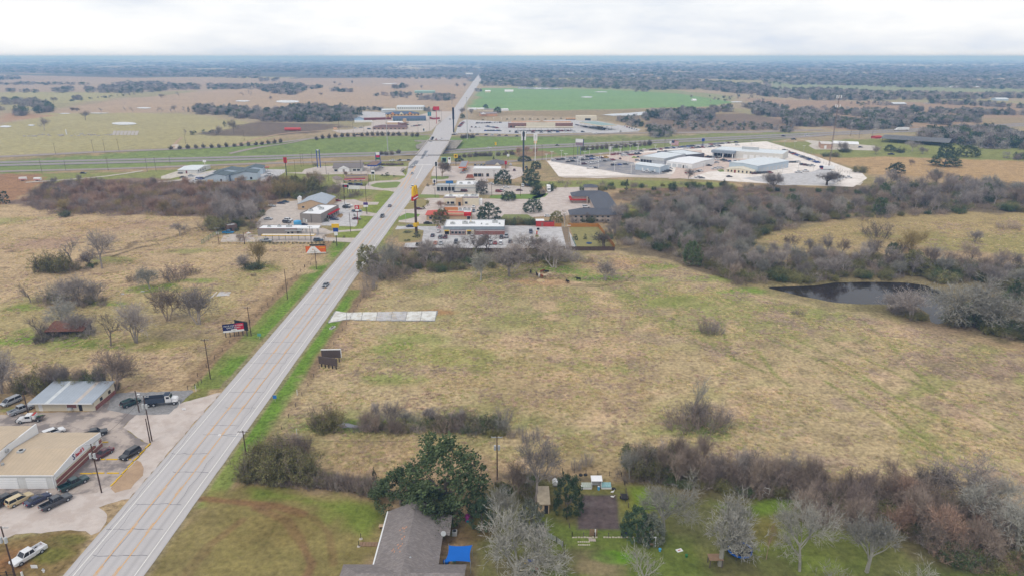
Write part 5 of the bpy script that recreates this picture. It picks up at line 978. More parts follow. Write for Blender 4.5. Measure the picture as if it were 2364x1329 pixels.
CARS={'sedan':dict(L=4.8,W=1.82,prof=[(-2.4,.34),(-2.42,.7),(-2.3,.95),(-1.5,1.0),(.85,.97),(1.7,.86),(2.3,.72),(2.42,.5),(2.38,.3),(1.9,.24),(-1.9,.24)],cab=(-1.75,1.05,-.95,.15,.96,1.43,1.62,1.2)),'suv':dict(L=4.9,W=1.95,prof=[(-2.45,.42),(-2.46,.9),(-2.4,1.12),(1.0,1.1),(2.0,1.04),(2.38,.92),(2.46,.6),(2.4,.38),(1.9,.3),(-1.9,.3)],cab=(-2.36,1.15,-2.1,.35,1.1,1.74,1.78,1.4)),'van':dict(L=5.0,W=1.95,prof=[(-2.5,.38),(-2.5,.9),(-2.45,1.06),(1.4,1.02),(2.2,.9),(2.48,.66),(2.48,.4),(2.0,.27),(-2.0,.27)],cab=(-2.42,1.75,-2.2,.7,1.04,1.72,1.8,1.45)),'pickup':dict(L=5.9,W=2.02,prof=[(-.85,.42),(-.85,1.14),(1.35,1.12),(2.5,1.06),(2.9,.96),(2.96,.6),(2.9,.42),(2.3,.34),(-.8,.34)],cab=(-.82,1.42,-.62,.78,1.12,1.86,1.82,1.5)),}
def car_shapes(kind):
 s=CARS[kind];L,Wd=s['L'],s['W'];hw=Wd/2;P_=[]
 body=MB();loft(body,s['prof'],[(-hw,.965,.82),(-hw+.13,1,1),(hw-.13,1,1),(hw,.965,.82)])
 x0,x1,t0,t1,z0,z1,w0,w1=s['cab'];a,b=w0/2,w1/2
 if kind=='pickup':
  body.box(-2.95,-.86,-hw+.02,-hw+.14,.45,1.16);body.box(-2.95,-.86,hw-.14,hw-.02,.45,1.16);body.box(-2.95,-2.83,-hw+.14,hw-.14,.45,1.14);body.box(-2.95,-.86,-hw+.14,hw-.14,.42,.62)
 body.add([(t0-.06,-b-.02,z1-.02),(t1+.08,-b-.02,z1-.02),(t1+.08,b+.02,z1-.02),(t0-.06,b+.02,z1-.02),(t0+.08,-b+.1,z1+.07),(t1-.1,-b+.1,z1+.07),(t1-.1,b-.1,z1+.07),(t0+.08,b-.1,z1+.07)],[(4,5,6,7),(0,1,5,4),(1,2,6,5),(2,3,7,6),(3,0,4,7)])
 for(xa,xb)in((x0,t0),(x1,t1),((x0+x1)/2-.1,(t0+t1)/2)):
  for sg in(-1,1):body.tube((xa,sg*a,z0-.03),(xb,sg*b,z1),.06,.05,4)
 P_.append(('body',body,'paint'))
 g=lambda*v:MB().add(v,[tuple(range(len(v)))])
 P_.append(('windshield',g((x1-.03,-a+.05,z0),(x1-.03,a-.05,z0),(t1,b-.03,z1),(t1,-b+.03,z1)),'glass'))
 P_.append(('rear_window',g((x0+.03,a-.05,z0),(x0+.03,-a+.05,z0),(t0,-b+.03,z1),(t0,b-.03,z1)),'glass'))
 for sg in(-1,1):
  q=[(x0+.05,sg*(a-.01),z0),(x1-.05,sg*(a-.01),z0),(t1-.03,sg*(b-.01),z1),(t0+.03,sg*(b-.01),z1)]
  P_.append(('side_window',g(*(q if sg<0 else q[::-1])),'glass'))
 r=.40 if kind=='pickup' else.37 if kind=='suv' else.33
 for xw in(-L*.31,L*.315):
  for sg in(-1,1):
   P_.append(('wheel',uq((xw,sg*(hw-.24),r),(xw,sg*(hw+.015),r),r,r,12),'tyre'));P_.append(('rim',uq((xw,sg*(hw-.1),r),(xw,sg*(hw+.03),r),r*.58,r*.55,10),'rim'))
 fx=s['prof'][3][0]if 0 else L/2
 for sg in(-1,1):
  P_.append(('headlight',bq(fx-.22,fx-.0,sg*(hw-.28)-.2,sg*(hw-.28)+.2,.66,.82),'head'));P_.append(('taillight',bq(-L/2-.04,-L/2+.14,sg*(hw-.2)-.12,sg*(hw-.2)+.12,.7,.96),'tail'))
 P_.append(('grille',bq(fx-.06,fx+.03,-.5,.5,.48,.7),'dark'));P_.append(('licence_plate',bq(-L/2-.06,-L/2,-.17,.17,.62,.78),'white'))
 return P_
PAINTC={'white':(228,228,230),'silver':(170,174,180),'grey':(108,112,118),'black':(34,36,40),'dark blue':(32,44,80),'blue':(40,84,160),'red':(150,36,38),'maroon':(86,32,42),'dark green':(30,62,62),'tan':(206,186,146),'yellow':(226,176,50),'lime':(160,196,50),'teal':(30,128,176),'dark grey':(66,68,74),'orange':(206,100,40),'slate':(64,84,104)}
def paintm(c):
 k='car_paint_'+c.replace(' ','_')
 if k not in MATS:
  t=NT(k);t.done(t.mix(t.rng(t.noise(1.5,3),.3,.7,0,1),scale(C(*PAINTC[c]),.92),C(*PAINTC[c])),.28,.5);t.p.inputs['Coat Weight'].default_value=.5;MATS[k]=t.m
 return MATS[k]
CMAT={'glass':J18,'tyre':J25,'rim':J48,'head':J58,'tail':J57,'dark':J1,'white':J0}
FULLC,FARC={},{}
for k in CARS:
 sh=car_shapes(k);FULLC[k]=[(n,mb.mesh(k+'_'+n,CMAT.get(m,J0)),m)for n,mb,m in sh]
 order=['paint','glass','tyre','rim','head','tail','dark','white'];tot=MB()
 for n,mb,m in sh:
  tot.m=order.index(m);tot.add(mb.v,mb.f)
 FARC[k]=tot.mesh('parked_'+k,[J0]+[CMAT[o]for o in order[1:]])
def car(kind,colour,p,heading,label,group=None,full=False,z=.06):
 g=p if isinstance(p,Vector)else G(p);nm={'sedan':'car','suv':'sport_utility_vehicle','van':'minivan','pickup':'pickup_truck'}[kind];cat={'sedan':'car','suv':'suv','van':'van','pickup':'pickup'}[kind]
 pos=(g.x,g.y,g.z+z);rz=math.radians(heading)
 if not full:
  o=link(bpy.data.objects.new(nm,FARC[kind]));o.location=pos;o.rotation_euler=(0,0,rz);o.material_slots[0].link='OBJECT';o.material_slots[0].material=paintm(colour);return tag(o,label,cat,group)
 e=empty(nm,pos,rz,label,cat,group);wheel=None
 for n,me_,m in FULLC[kind]:
  o=bpy.data.objects.new(n,me_);link(o,wheel if n=='rim' else e)
  if m=='paint':o.material_slots[0].link='OBJECT';o.material_slots[0].material=paintm(colour)
  if n=='wheel':wheel=o
 return e
UP,DN,LT,RT=90,-90,180,0
NEARC=[('van','silver',px('K',125,335),-112,'silver minivan on the grass beyond the metal-roofed office'),('pickup','silver',px('K',235,425),60,'silver pickup with open bed beside the metal-roofed office'),('suv','white',px('K',590,675),50,'white utility vehicle with blue windows behind the tan-roofed shop'),('pickup','black',px('K',1030,690),30,'black pickup half hidden behind the tan-roofed shop'),('sedan','maroon',px('K',1130,905),-110,'maroon sedan parked against the brick side of the shop'),('suv','black',px('K',1425,910),-112,'black sport utility vehicle inside the yellow parking stops'),('pickup','dark green',px('K',810,1235),58,'dark green pickup beside the brick corner of the shop'),('suv','dark green',px('K',1430,350),55,'dark green sport utility vehicle on the gravel pad'),('pickup','black',px('L',60,555),62,'black pickup at the frame edge before the garage doors'),('suv','tan',px('L',215,545),60,'boxy tan off-roader before the garage doors'),('sedan','dark blue',px('L',405,540),60,'dark blue sedan before the white garage door'),('pickup','dark grey',px('L',600,570),58,'charcoal pickup before the shop corner'),('pickup','white',px('L',310,1135),-116,'white pickup parked on the dirt and grass'),('sedan','grey',(752,661),-92,'grey car driving alone on the near stretch of road')]
for k,c,p,h,lab in NEARC:car(k,c,p,h,lab,None,True)
def truck_root(name,p,h,label,cat='truck'):
 g=G(p);return empty(name,(g.x,g.y,.06),math.radians(h),label,cat)
def wheels(root,xs,r,hw,dual=False):
 for x in xs:
  for s in(-1,1):
   w=uq((x,s*(hw-(.5 if dual else.28)),r),(x,s*hw,r),r,r,14).mk('wheel',J25,root);uq((x,s*(hw-.08),r),(x,s*(hw+.02),r),r*.6,r*.5,10).mk('rim',J48,w)
t_=truck_root('dump_truck',px('K',1770,345),12,'white-cabbed dump truck with dark open tipper on the gravel pad')
bodyw=paintm('white');tip=W8('tipper_steel',(66,76,92),var=.1)
bq(-3.9,3.9,-.45,.45,.75,1.05).mk('chassis',J1,t_)
mb=MB();mb.side([(1.2,1.0),(1.2,2.75),(1.5,2.85),(2.35,2.8),(2.65,2.0),(2.7,1.0)],-1.15,1.15);mb.side([(2.7,.8),(2.7,1.95),(3.9,1.75),(4.15,1.4),(4.15,.8)],-.85,.85);cab_=mb.mk('cab',bodyw,t_)
MB().add([(2.37,-1.0,2.75),(2.37,1.0,2.75),(2.67,1.0,2.05),(2.67,-1.0,2.05)],[(3,2,1,0)]).mk('windshield',J18,cab_).location=(.02,0,0)
for s in(-1,1):bq(1.5,2.3,s*1.155-.01,s*1.155+.01,2.0,2.6).mk('side_window',J18,cab_);bq(2.9,4.0,s*.85,s*1.2,.95,1.15).mk('mudguard',bodyw,t_);uq((2.6,s*.95,1.0),(1.15,s*1.0,1.0),.28,.28,8).mk('fuel_tank',J6,t_)
mb=MB();mb.box(-4.0,1.0,-1.22,1.22,1.1,1.25);mb.box(-4.0,1.0,-1.22,-1.12,1.25,2.35);mb.box(-4.0,1.0,1.12,1.22,1.25,2.35);mb.box(-4.05,-3.95,-1.12,1.12,1.25,2.3);mb.box(.9,1.0,-1.12,1.12,1.25,2.8);mb.box(.9,2.3,-1.1,1.1,2.9,2.98);tb=mb.mk('tipper_body',tip,t_)
bq(-3.9,.88,-1.1,1.1,1.26,1.3).mk('tipper_floor',J32,t_)
for i in range(6):
 for s in(-1,1):bq(-3.8+i*.9,-3.68+i*.9,s*1.225-.03,s*1.225+.03,1.2,2.3).mk('side_rib',tip,tb)
wheels(t_,(-3.0,-1.75,3.3),.5,1.2)
t_=truck_root('work_truck',px('K',335,530),-168,'white flatbed work truck with red toolbox beside the tan-roofed shop')
mb=MB();mb.side([(-.7,.5),(-.7,1.2),(-.6,1.95),(.75,1.95),(1.4,1.25),(2.6,1.15),(2.85,.9),(2.85,.5)],-.95,.95);cb=mb.mk('cab',bodyw,t_)
MB().add([(.78,-.85,1.93),(.78,.85,1.93),(1.42,.85,1.27),(1.42,-.85,1.27)],[(3,2,1,0)]).mk('windshield',J18,cb).location=(.02,0,.01)
for s in(-1,1):bq(-.45,.7,s*.96-.01,s*.96+.01,1.3,1.85).mk('side_window',J18,cb)
bq(-3.2,-.75,-1.1,1.1,.85,.95).mk('flatbed',J3,t_);bq(-1.5,-.9,-.9,.9,.95,1.95).mk('toolbox',J0,t_);bq(-1.45,-.95,-.85,.85,1.95,2.05).mk('toolbox_lid',J8,t_)
bq(2.86,3.0,-1.0,1.0,.45,1.0).mk('bull_bar',J1,t_);uq((-2.9,-.6,1.2),(-1.7,.4,1.35),.09).mk('hose_reel',J21,t_);uq((-2.6,.5,1.1),(-2.0,.5,1.1),.22).mk('compressor',J1,t_)
wheels(t_,(-2.1,1.9),.42,1.0)
class Bld:
 """local frame: x along the front from A to B, y to the back, z up"""
 def __init__(s,name,label,cat,A,B,group=None,axis=True):
  a,b=(G(A)if not isinstance(A,Vector)else A),(G(B)if not isinstance(B,Vector)else B);s.w=(b-a).length;s.rz=math.atan2(b.y-a.y,b.x-a.x)
  if axis and abs(s.rz)<.09:s.rz=0
  s.o=empty(name,a,s.rz,label,cat,group);s.a=a;s.Abase=A
 def loc(s,p,z):
  x,y=at_z(p[0],p[1],z+s.a.z);dx,dy=x-s.a.x,y-s.a.y;c,n=math.cos(s.rz),math.sin(s.rz);return(dx*c+dy*n,-dx*n+dy*c)
 def box(s,part,m,x0,x1,y0,y1,z0,z1,parent=None):return bq(x0,x1,y0,y1,z0,z1).mk(part,m,parent or s.o)
 def flat(s,h,d,wall,roof,par=.45,w=None,x0=0,y0=0,pm=None):
  w=w or s.w;q=s.box('wall',wall,x0,x0+w,y0,y0+d,-.3,h-.05);pm=pm or wall
  s.box('roof',roof,x0+.2,x0+w-.2,y0+.2,y0+d-.2,h-.05,h)
  for r in((x0,x0+w,y0,y0+.2),(x0,x0+w,y0+d-.2,y0+d),(x0,x0+.2,y0+.2,y0+d-.2),(x0+w-.2,x0+w,y0+.2,y0+d-.2)):s.box('parapet',pm,*r,h-.05,h+par)
  return q
 def gable(s,h,d,rise,wall,roof,axis='x',over=.4,w=None,x0=0,y0=0,th=.14):
  w=w or s.w;mb=bq(x0,x0+w,y0,y0+d,-.3,h)
  if axis=='x':
   mb.add([(x0,y0,h),(x0,y0+d,h),(x0,y0+d/2,h+rise),(x0+w,y0,h),(x0+w,y0+d,h),(x0+w,y0+d/2,h+rise)],[(0,2,1),(3,4,5)])
   sl=rise/(d/2);q=[((y0-over),h-over*sl),(y0+d/2,h+rise),(y0+d+over,h-over*sl)]
   rf=MB()
   for(ya,za),(yb,zb)in((q[0],q[1]),(q[1],q[2])):
    xa,xb=x0-over,x0+w+over;rf.add([(xa,ya,za),(xb,ya,za),(xb,yb,zb),(xa,yb,zb),(xa,ya,za+th),(xb,ya,za+th),(xb,yb,zb+th),(xa,yb,zb+th)],[(3,2,1,0),(4,5,6,7),(0,1,5,4),(1,2,6,5),(2,3,7,6),(3,0,4,7)])
  else:
   mb.add([(x0,y0,h),(x0+w,y0,h),(x0+w/2,y0,h+rise),(x0,y0+d,h),(x0+w,y0+d,h),(x0+w/2,y0+d,h+rise)],[(0,1,2),(4,3,5)])
   sl=rise/(w/2);q=[((x0-over),h-over*sl),(x0+w/2,h+rise),(x0+w+over,h-over*sl)];rf=MB()
   for(xa,za),(xb,zb)in((q[0],q[1]),(q[1],q[2])):
    ya,yb=y0-over,y0+d+over;rf.add([(xa,ya,za),(xb,ya,zb),(xb,yb,zb),(xa,yb,za),(xa,ya,za+th),(xb,ya,zb+th),(xb,yb,zb+th),(xa,yb,za+th)],[(3,2,1,0),(4,5,6,7),(0,1,5,4),(1,2,6,5),(2,3,7,6),(3,0,4,7)])
  wl=mb.mk('wall',wall,s.o);r=rf.mk('roof',roof,s.o);return wl,r
 def hip(s,h,d,rise,wall,roof,over=.6,w=None,x0=0,y0=0):
  w=w or s.w;wl=s.box('wall',wall,x0,x0+w,y0,y0+d,-.3,h);xa,xb,ya,yb=x0-over,x0+w+over,y0-over,y0+d+over;k=min(w,d)/2+over
  if w>=d:r1,r2=(xa+k,(ya+yb)/2,h+rise),(xb-k,(ya+yb)/2,h+rise);fs=[(0,1,5,4),(1,2,5),(2,3,4,5),(3,0,4),(3,2,1,0)]
  else:r1,r2=((xa+xb)/2,ya+k,h+rise),((xa+xb)/2,yb-k,h+rise);fs=[(0,1,4),(1,2,5,4),(2,3,5),(3,0,4,5),(3,2,1,0)]
  return wl,MB().add([(xa,ya,h),(xb,ya,h),(xb,yb,h),(xa,yb,h),r1,r2],fs).mk('roof',roof,s.o)
 def win(s,x0,x1,z0,z1,y=0,name='window',m=None,frame=J0,fr=.08):
  o=s.box(name,m or J18,x0,x1,y-.05,y+.04,z0,z1)
  if frame:
   mb=bq(x0-fr,x1+fr,y-.07,y-.002,z1,z1+fr);mb.box(x0-fr,x1+fr,y-.07,y-.002,z0-fr,z0);mb.box(x0-fr,x0,y-.07,y-.002,z0,z1);mb.box(x1,x1+fr,y-.07,y-.002,z0,z1);mb.mk('frame',frame,o)
  return o
 def swin(s,y0,y1,z0,z1,x,name='window',m=None):return s.box(name,m or J18,x-.05,x+.05,y0,y1,z0,z1)
 def units(s,pts,h,m=J4):
  for x,y,a,b,c in pts:q=s.box('roof_unit',m,x,x+a,y,y+b,h,h+c);uq((x+a/2,y+b/2,h+c),(x+a/2,y+b/2,h+c+.08),min(a,b)*.32,n=10).mk('fan',J1,q)
def text(body,size,m,parent,loc,rot,name='lettering',extrude=.02,align='CENTER',sx=1,shear=0):
 cu=bpy.data.curves.new('txt','FONT');cu.body=body;cu.size=size;cu.extrude=extrude;cu.align_x=align;cu.align_y='CENTER';cu.shear=shear;cu.resolution_u=2
 o=bpy.data.objects.new('txt',cu);COL.objects.link(o);bpy.context.view_layer.update()
 me_=bpy.data.meshes.new_from_object(o.evaluated_get(bpy.context.evaluated_depsgraph_get()));bpy.data.objects.remove(o)
 me_.materials.clear();me_.materials.append(m);q=link(bpy.data.objects.new(name,me_),parent);q.location=loc;q.rotation_euler=rot;q.scale=(sx,1,1);return q
FRONT=(PI/2,0,0);EAST=(PI/2,0,PI/2)
exec_done=True
# ---- near
b=Bld('metal_roof_office','cream office with grey metal roof and brick wainscot beside the dump truck','building',px('K',395,415),px('K',1060,398))
w=b.w;d=b.loc(px('K',1232,226),0)[1];h0,h1=2.7,3.5
mb=MB().add([(0,0,-.3),(w,0,-.3),(w,d,-.3),(0,d,-.3),(0,0,h0),(w,0,h0),(w,d,h1),(0,d,h1)],[(0,1,5,4),(1,2,6,5),(2,3,7,6),(3,0,4,7)]);mb.mk('wall',J5,b.o)
ov=1.0;sl=(h1-h0)/d
rf=MB().add([(-ov,-ov*1.2,h0-sl*ov),(w+.3,-ov*1.2,h0-sl*ov),(w+.3,d+.4,h1+sl*.4),(-ov,d+.4,h1+sl*.4)]+[(-ov,-ov*1.2,h0+.15-sl*ov),(w+.3,-ov*1.2,h0+.15-sl*ov),(w+.3,d+.4,h1+.15+sl*.4),(-ov,d+.4,h1+.15+sl*.4)],[(3,2,1,0),(4,5,6,7),(0,1,5,4),(1,2,6,5),(2,3,7,6),(3,0,4,7)]).mk('roof',J40,b.o)
def roofpanel(x0,x1,m):MB().add([(x0,-ov*1.2,h0+.156-sl*ov),(x1,-ov*1.2,h0+.156-sl*ov),(x1,d+.4,h1+.156+sl*.4),(x0,d+.4,h1+.156+sl*.4)],[(0,1,2,3)]).mk('roof_panel',m,rf)
roofpanel(w*.22,w*.29,W8('pale_roof_sheet',(208,212,214)));roofpanel(w*.7,w*.77,W8('faded_roof_sheet',(196,186,178)))
bq(-ov,w+.3,-ov*1.2-.06,-ov*1.2,h0-.12,h0+.14).mk('gutter',J0,b.o)
b.box('brick_wainscot',J20,w+.001,w+.12,.3,d-.1,-.2,1.15);b.win(w*.54,w*.70,.9,2.1,name='window',m=J20);b.box('door',J1,w*.735,w*.79,-.06,.02,0,2.1);b.box('side_door',J0,w*.06,w*.12,-.06,.02,0,2.1)
for yy in(d*.28,d*.68):b.swin(yy,yy+1.1,1.4,2.3,w+.02)
b.box('air_conditioner',J4,w*.56,w*.63,-.7,-.1,.6,1.1)
b=Bld('auto_shop','tan metal-roofed repair shop with brick bands and white garage doors','building',Vector((-112.0,125.4,0)),Vector((-97.9,125.4,0)))
w=b.w;d=17.2;h=3.4;rise=1.1
wl,rf=b.gable(h,d,rise,J41,J42,'x',.12)
MB().side([(0,h-.9),(0,h+.2),(d/2,h+rise+.25),(d,h+.2),(d,h-.9)],0,.16).mk('fascia',J0,b.o,(w+.15,0,0)).rotation_euler=(0,0,PI/2)
b.box('brick_band',J20,w+.002,w+.14,.2,d-.2,-.2,.95);b.box('brick_band',J20,w+.002,w+.14,.2,d-.2,1.12,2.1);b.box('trim_band',J5,w+.002,w+.17,.1,d-.1,.95,1.12);b.box('trim_band',J5,w+.002,w+.19,.1,d-.1,2.1,2.32)
for i in range(2):
 g_=b.box('garage_door',J0,w-6.3-i*6.2,w-1.9-i*6.2,-.06,.02,0,2.7)
 for k in range(4):b.box('door_seam',J4,w-6.3-i*6.2,w-1.9-i*6.2,-.075,-.061,.5+k*.55,.53+k*.55,g_)
b.box('down_pipe',J0,w-.5,w-.35,-.12,-.02,0,h);b.box('gutter',J0,-.2,w+.1,-.3,-.12,h-.12,h+.06);b.box('notice',J0,w+.15,w+.2,d-2.6,d-1.4,1.2,2.4)
SH_B,SH_R=W8('sign_blue',(52,52,110)),W8('sign_red',(206,52,62));text('S',1.9,SH_B,b.o,(w+.2,d*.5-1.9,h+.15),EAST,sx=.9,extrude=.06);text("hack's",1.3,SH_R,b.o,(w+.2,d*.5+.25,h+.1),EAST,extrude=.06,shear=.2)
b.units([(1.6,d*.4,1.3,1.3,.8)],h+rise-.5);uq((1.2,3.0,h+.2),(1.2,3.0,h+1.0),.3,.3,10).mk('roof_vent',J6,b.o)
b2=Bld('shop_wing','taller white-walled wing of the tan-roofed repair shop','building',Vector((-136,124.0,0)),Vector((-112.5,124.0,0)))
b2.w=23.4;wl,rf=b2.gable(5.3,18.4,.9,J0,J42,'x',.1,w=23.4);b2.box('parapet',J0,23.41,23.7,0,18.4,-.2,6.0);uq((23.6,8,5.3),(24.1,8,5.3),.45,.45,12).mk('wall_fan',J6,b2.o)
for q in pxs('K',(1615,800),(1552,868),(1488,938),(1425,1008),(1363,1076),(1300,1147),(1240,1210)):g=G(q);o=bq(-.12,.12,-1.0,1.0,0,.16).mk('parking_stop',J11,None,(g.x,g.y,.06));o.rotation_euler=(0,0,math.radians(-4));tag(o,'yellow concrete parking stop in the slanted row facing the road','parking stop','stops facing the road')
for row,pts_ in(('behind the black sport utility vehicle',[(1085,948),(1225,948),(1370,948)]),('across the dark asphalt by the green pickup',[(940,1103),(1075,1098),(1235,1098)]),('at the shop corner',[(1122,760)])):
 for q in pts_:g=G(px('K',*q));tag(bq(-1.3,1.3,-.12,.12,0,.16).mk('parking_stop',J11,None,(g.x,g.y,.06)),'yellow concrete parking stop '+row,'parking stop','stops '+row)
b=Bld('rusty_shed','collapsing shed with rusty tin roof among bare trees','shed',px('J',425,700),px('J',755,685));b.w
mb=MB()
for i in range(7):x=b.w*i/6;mb.box(x-.08,x+.08,-.08,.08,0,2.3)
mb.mk('post',J3,b.o);b.box('wall',J3,0,b.w,6.0,6.2,-.1,2.9);b.box('wall',J3,0,.15,.1,5.98,-.1,2.2)
MB().add([(-.4,-.5,2.2),(b.w+.4,-.5,2.0),(b.w+.3,6.6,3.2),(-.3,6.6,3.4),(-.4,-.5,2.28),(b.w+.4,-.5,2.08),(b.w+.3,6.6,3.28),(-.3,6.6,3.48)],[(3,2,1,0),(4,5,6,7),(0,1,5,4),(1,2,6,5),(2,3,7,6),(3,0,4,7)]).mk('roof',J32,b.o)
b.box('scrap_pile',J12,1,4,1,3,0,.8)
def ridge_roof(name,faces,m,parent,th=.12):
 mb=MB()
 for f in faces:mb.add(f,[tuple(range(len(f)))])
 return mb.mk(name,m,parent)
HG=G(px('N',330,1150));hz0=2.6
house=empty('shingle_house',(HG.x,HG.y,0),0,'single storey house with worn grey shingle roof beside the blue shade sail','house')
def hl(x,y,z):q=at_z(*px('N',x,y),z);return(q[0]-HG.x,q[1]-HG.y,z)
E=2.6;RZ=5.2
nl,nr,sl_,sr=hl(340,825,E),hl(885,990,E),hl(265,1180,E),hl(785,1250,E)
X0,X1,Y1,Y0=-1.0,hl(785,1100,E)[0],hl(500,790,E)[1],hl(500,1250,E)[1]
XM=(X0+X1)/2
ridge_roof('roof',[[(X0,Y0-6,E),(XM,Y0-6,RZ),(XM,Y1,RZ),(X0,Y1,E)][::-1],[(XM,Y0-6,RZ),(X1,Y0-6,E),(X1,Y1,E),(XM,Y1,RZ)][::-1]],J33,house)
ridge_roof('roof',[[(X0-5.5,Y0+.6,E),(X1+5,Y0+.6,E),(X1+5,Y0-4.2,RZ-.3),(X0-2.0,Y0-4.2,RZ-.3)],[(X0-5.5,Y0+.6,E),(X0-2.0,Y0-4.2,RZ-.3),(X0-5.5,Y0-9,E)],[(X0-5.5,Y0-9,E),(X0-2.0,Y0-4.2,RZ-.3),(X1+5,Y0-4.2,RZ-.3),(X1+5,Y0-9,E)]],J33,house)
EX=hl(880,820,E);ridge_roof('roof',[[(X1-.8,hl(880,990,E)[1],E+.5),(EX[0],hl(880,990,E)[1],E-.1),(EX[0],EX[1],E-.1),(X1-.8,EX[1],E+.5)]],J33,house)
bq(X0+.5,X1-.5,Y0-6,Y1-.4,-.2,E).mk('wall',J7,house);bq(X0-5,X1+4.5,Y0-8.5,Y0+.1,-.2,E-.1).mk('wall',J7,house);MB().add([(X0+.5,Y1-.4,E),(X1-.5,Y1-.4,E),(XM,Y1-.4,RZ-.2)],[(0,1,2),(2,1,0)]).mk('gable_wall',J5,house)
bq(X0-.3,X0-.05,Y0,Y1,E-.2,E+.02).mk('gutter',J0,house)
J54=W8('bare_roof_deck',(186,140,112))
for i in range(16):
 yy=RU(Y0+.5,Y0+8);u=RU(.02,.3)if i>5 else RU(.25,.5);x_=XM-(XM-X0)*u;z_=RZ-(RZ-E)*u;s_=(RZ-E)/(XM-X0);a_=RU(.12,.3);l_=RU(.2,.6)
 MB().add([(x_-a_,yy,z_-a_*s_+.02),(x_+a_*.3,yy,z_+a_*.3*s_+.02),(x_+a_*.3,yy+l_,z_+a_*.3*s_+.02),(x_-a_,yy+l_,z_-a_*s_+.02)],[(0,1,2,3)]).mk('shingle_scar',J54,house)
for q,r in((hl(575,915,4.4),.22),(hl(530,1180,4.6),.2),(hl(230,1305,3.6),.2),(hl(815,1275,3.4),.16)):uq((q[0],q[1],q[2]-.5),(q[0],q[1],q[2]+.25),r,r,10).mk('roof_vent',J6,house)
q=hl(805,975,3.0);dish=empty('satellite_dish',(q[0]+HG.x,q[1]+HG.y,2.65),0,'grey satellite dish on the edge of the shingle roof','dish');uq((0,0,-.4),(0,0,.3),.04).mk('mast',J6,dish);uq((0,0,.35),(.02,-.1,.42),.42,.5,16).mk('reflector',J4,dish)
q=hl(900,985,0);hp=empty('condenser',(q[0]+HG.x,q[1]+HG.y,0),0,'grey air conditioner condenser beside the shingle house wall','air conditioner');bq(-.45,.45,-.45,.45,0,.9).mk('cabinet',J4,hp);uq((0,0,.9),(0,0,.95),.36,n=14).mk('fan_grille',J1,hp)
c4=[at_z(*px('N',*p),2.4)for p in((850,1068),(1045,1075),(1030,1215),(815,1205))];cen=np.mean(c4,0)
sail=empty('shade_sail',(cen[0],cen[1],0),0,'bright blue shade sail stretched beside the shingle house','shade sail');nn=8;vs=[];fs=[]
for i in range(nn+1):
 for j in range(nn+1):
  u,v=i/nn,j/nn;k=.16;uu=u;p_=[(1-u)*(1-v)*c4[0][a]+u*(1-v)*c4[1][a]+u*v*c4[2][a]+(1-u)*v*c4[3][a]for a in(0,1)]
  f_=1-k*(4*u*(1-u)*(2*v-1)**2+4*v*(1-v)*(2*u-1)**2)*.7;vs.append(((p_[0]-cen[0])*f_,(p_[1]-cen[1])*f_,2.4-.35*4*u*(1-u)*v*(1-v)*1.2+.25*(u-.5)))
for i in range(nn):
 for j in range(nn):a_=i*(nn+1)+j;fs.append((a_,a_+1,a_+nn+2,a_+nn+1))
MB().add(vs,fs).mk('canopy',J27,sail)
for p_ in c4:uq((p_[0]-cen[0],p_[1]-cen[1],0),(p_[0]-cen[0],p_[1]-cen[1],2.6),.05).mk('post',J6,sail)
def thg(name,label,cat,p,rz=0,z=0):g=G(p);return empty(name,(g.x,g.y,g.z+z),math.radians(rz),label,cat)
t=thg('garden_walk','short brown planked walkway at the front of the shingle house','walkway',px('N',105,1065));
for i in range(9):bq(.1+i*.58,.62+i*.58,-.6,.6,.02,.12).mk('plank',J28,t)
for p_,lab in((px('N',120,1020),'far'),(px('N',102,1082),'near')):t=thg('lamp_post','black garden lamp post at the %s side of the planked walkway'%lab,'lamp',p_);uq((0,0,0),(0,0,.12),.35,.3,10).mk('footing',J10,t);uq((0,0,.1),(0,0,1.3),.06).mk('post',J1,t)
t=thg('porch_table','small tan box table by the house front','table',px('N',297,930));bq(-.6,.6,-.4,.4,.55,.65).mk('top',J7,t)
for s in(-1,1):bq(s*.5-.05,s*.5+.05,-.3,.3,0,.55).mk('leg',J7,t)
def shed(name,label,A,wd,dp,h0,h1,wall,roof,mdoor=None,group=None):
 b=Bld(name,label,'shed',A,(A[0]+5,A[1]));b.rz=0;b.box('wall',wall,0,wd,0,dp,-.1,min(h0,h1));MB().add([(-.2,-.25,h0),(wd+.2,-.25,h0),(wd+.2,dp+.25,h1),(-.2,dp+.25,h1),(-.2,-.25,h0+.08),(wd+.2,-.25,h0+.08),(wd+.2,dp+.25,h1+.08),(-.2,dp+.25,h1+.08)],[(3,2,1,0),(4,5,6,7),(0,1,5,4),(1,2,6,5),(2,3,7,6),(3,0,4,7)]).mk('roof',roof,b.o)
 b.box('door',mdoor or J1,wd*.55,wd*.9,-.04,.02,0,min(h0,h1)*.85);return b
shed('tin_shed','narrow tan shed with a patchy rusty tin roof under the bare tree',px('O',375,745),2.2,5.2,2.3,2.7,J7,W8('patchy_tin',(178,164,142),var=.25,nsc=1))
t=thg('brick_pit','low brick barbecue pit beside the chain gate','barbecue',px('O',400,960));bq(-.9,.9,0,1.6,-.1,.9).mk('hearth',J16,t);bq(-.7,.7,1.6,2.4,-.1,1.4).mk('firebox',J12,t);bq(-.5,.5,1.7,2.3,1.38,1.42).mk('grate',J1,t)
t=thg('chicken_coop','white roofed coop with open front between two planted frames','coop',px('O',918,510));bq(-1.05,1.05,1.2,1.3,0,1.9).mk('back_wall',J0,t)
for s in(-1,1):bq(s*1.0-.05,s*1.0+.05,0,1.2,0,1.9).mk('side_wall',J0,t)
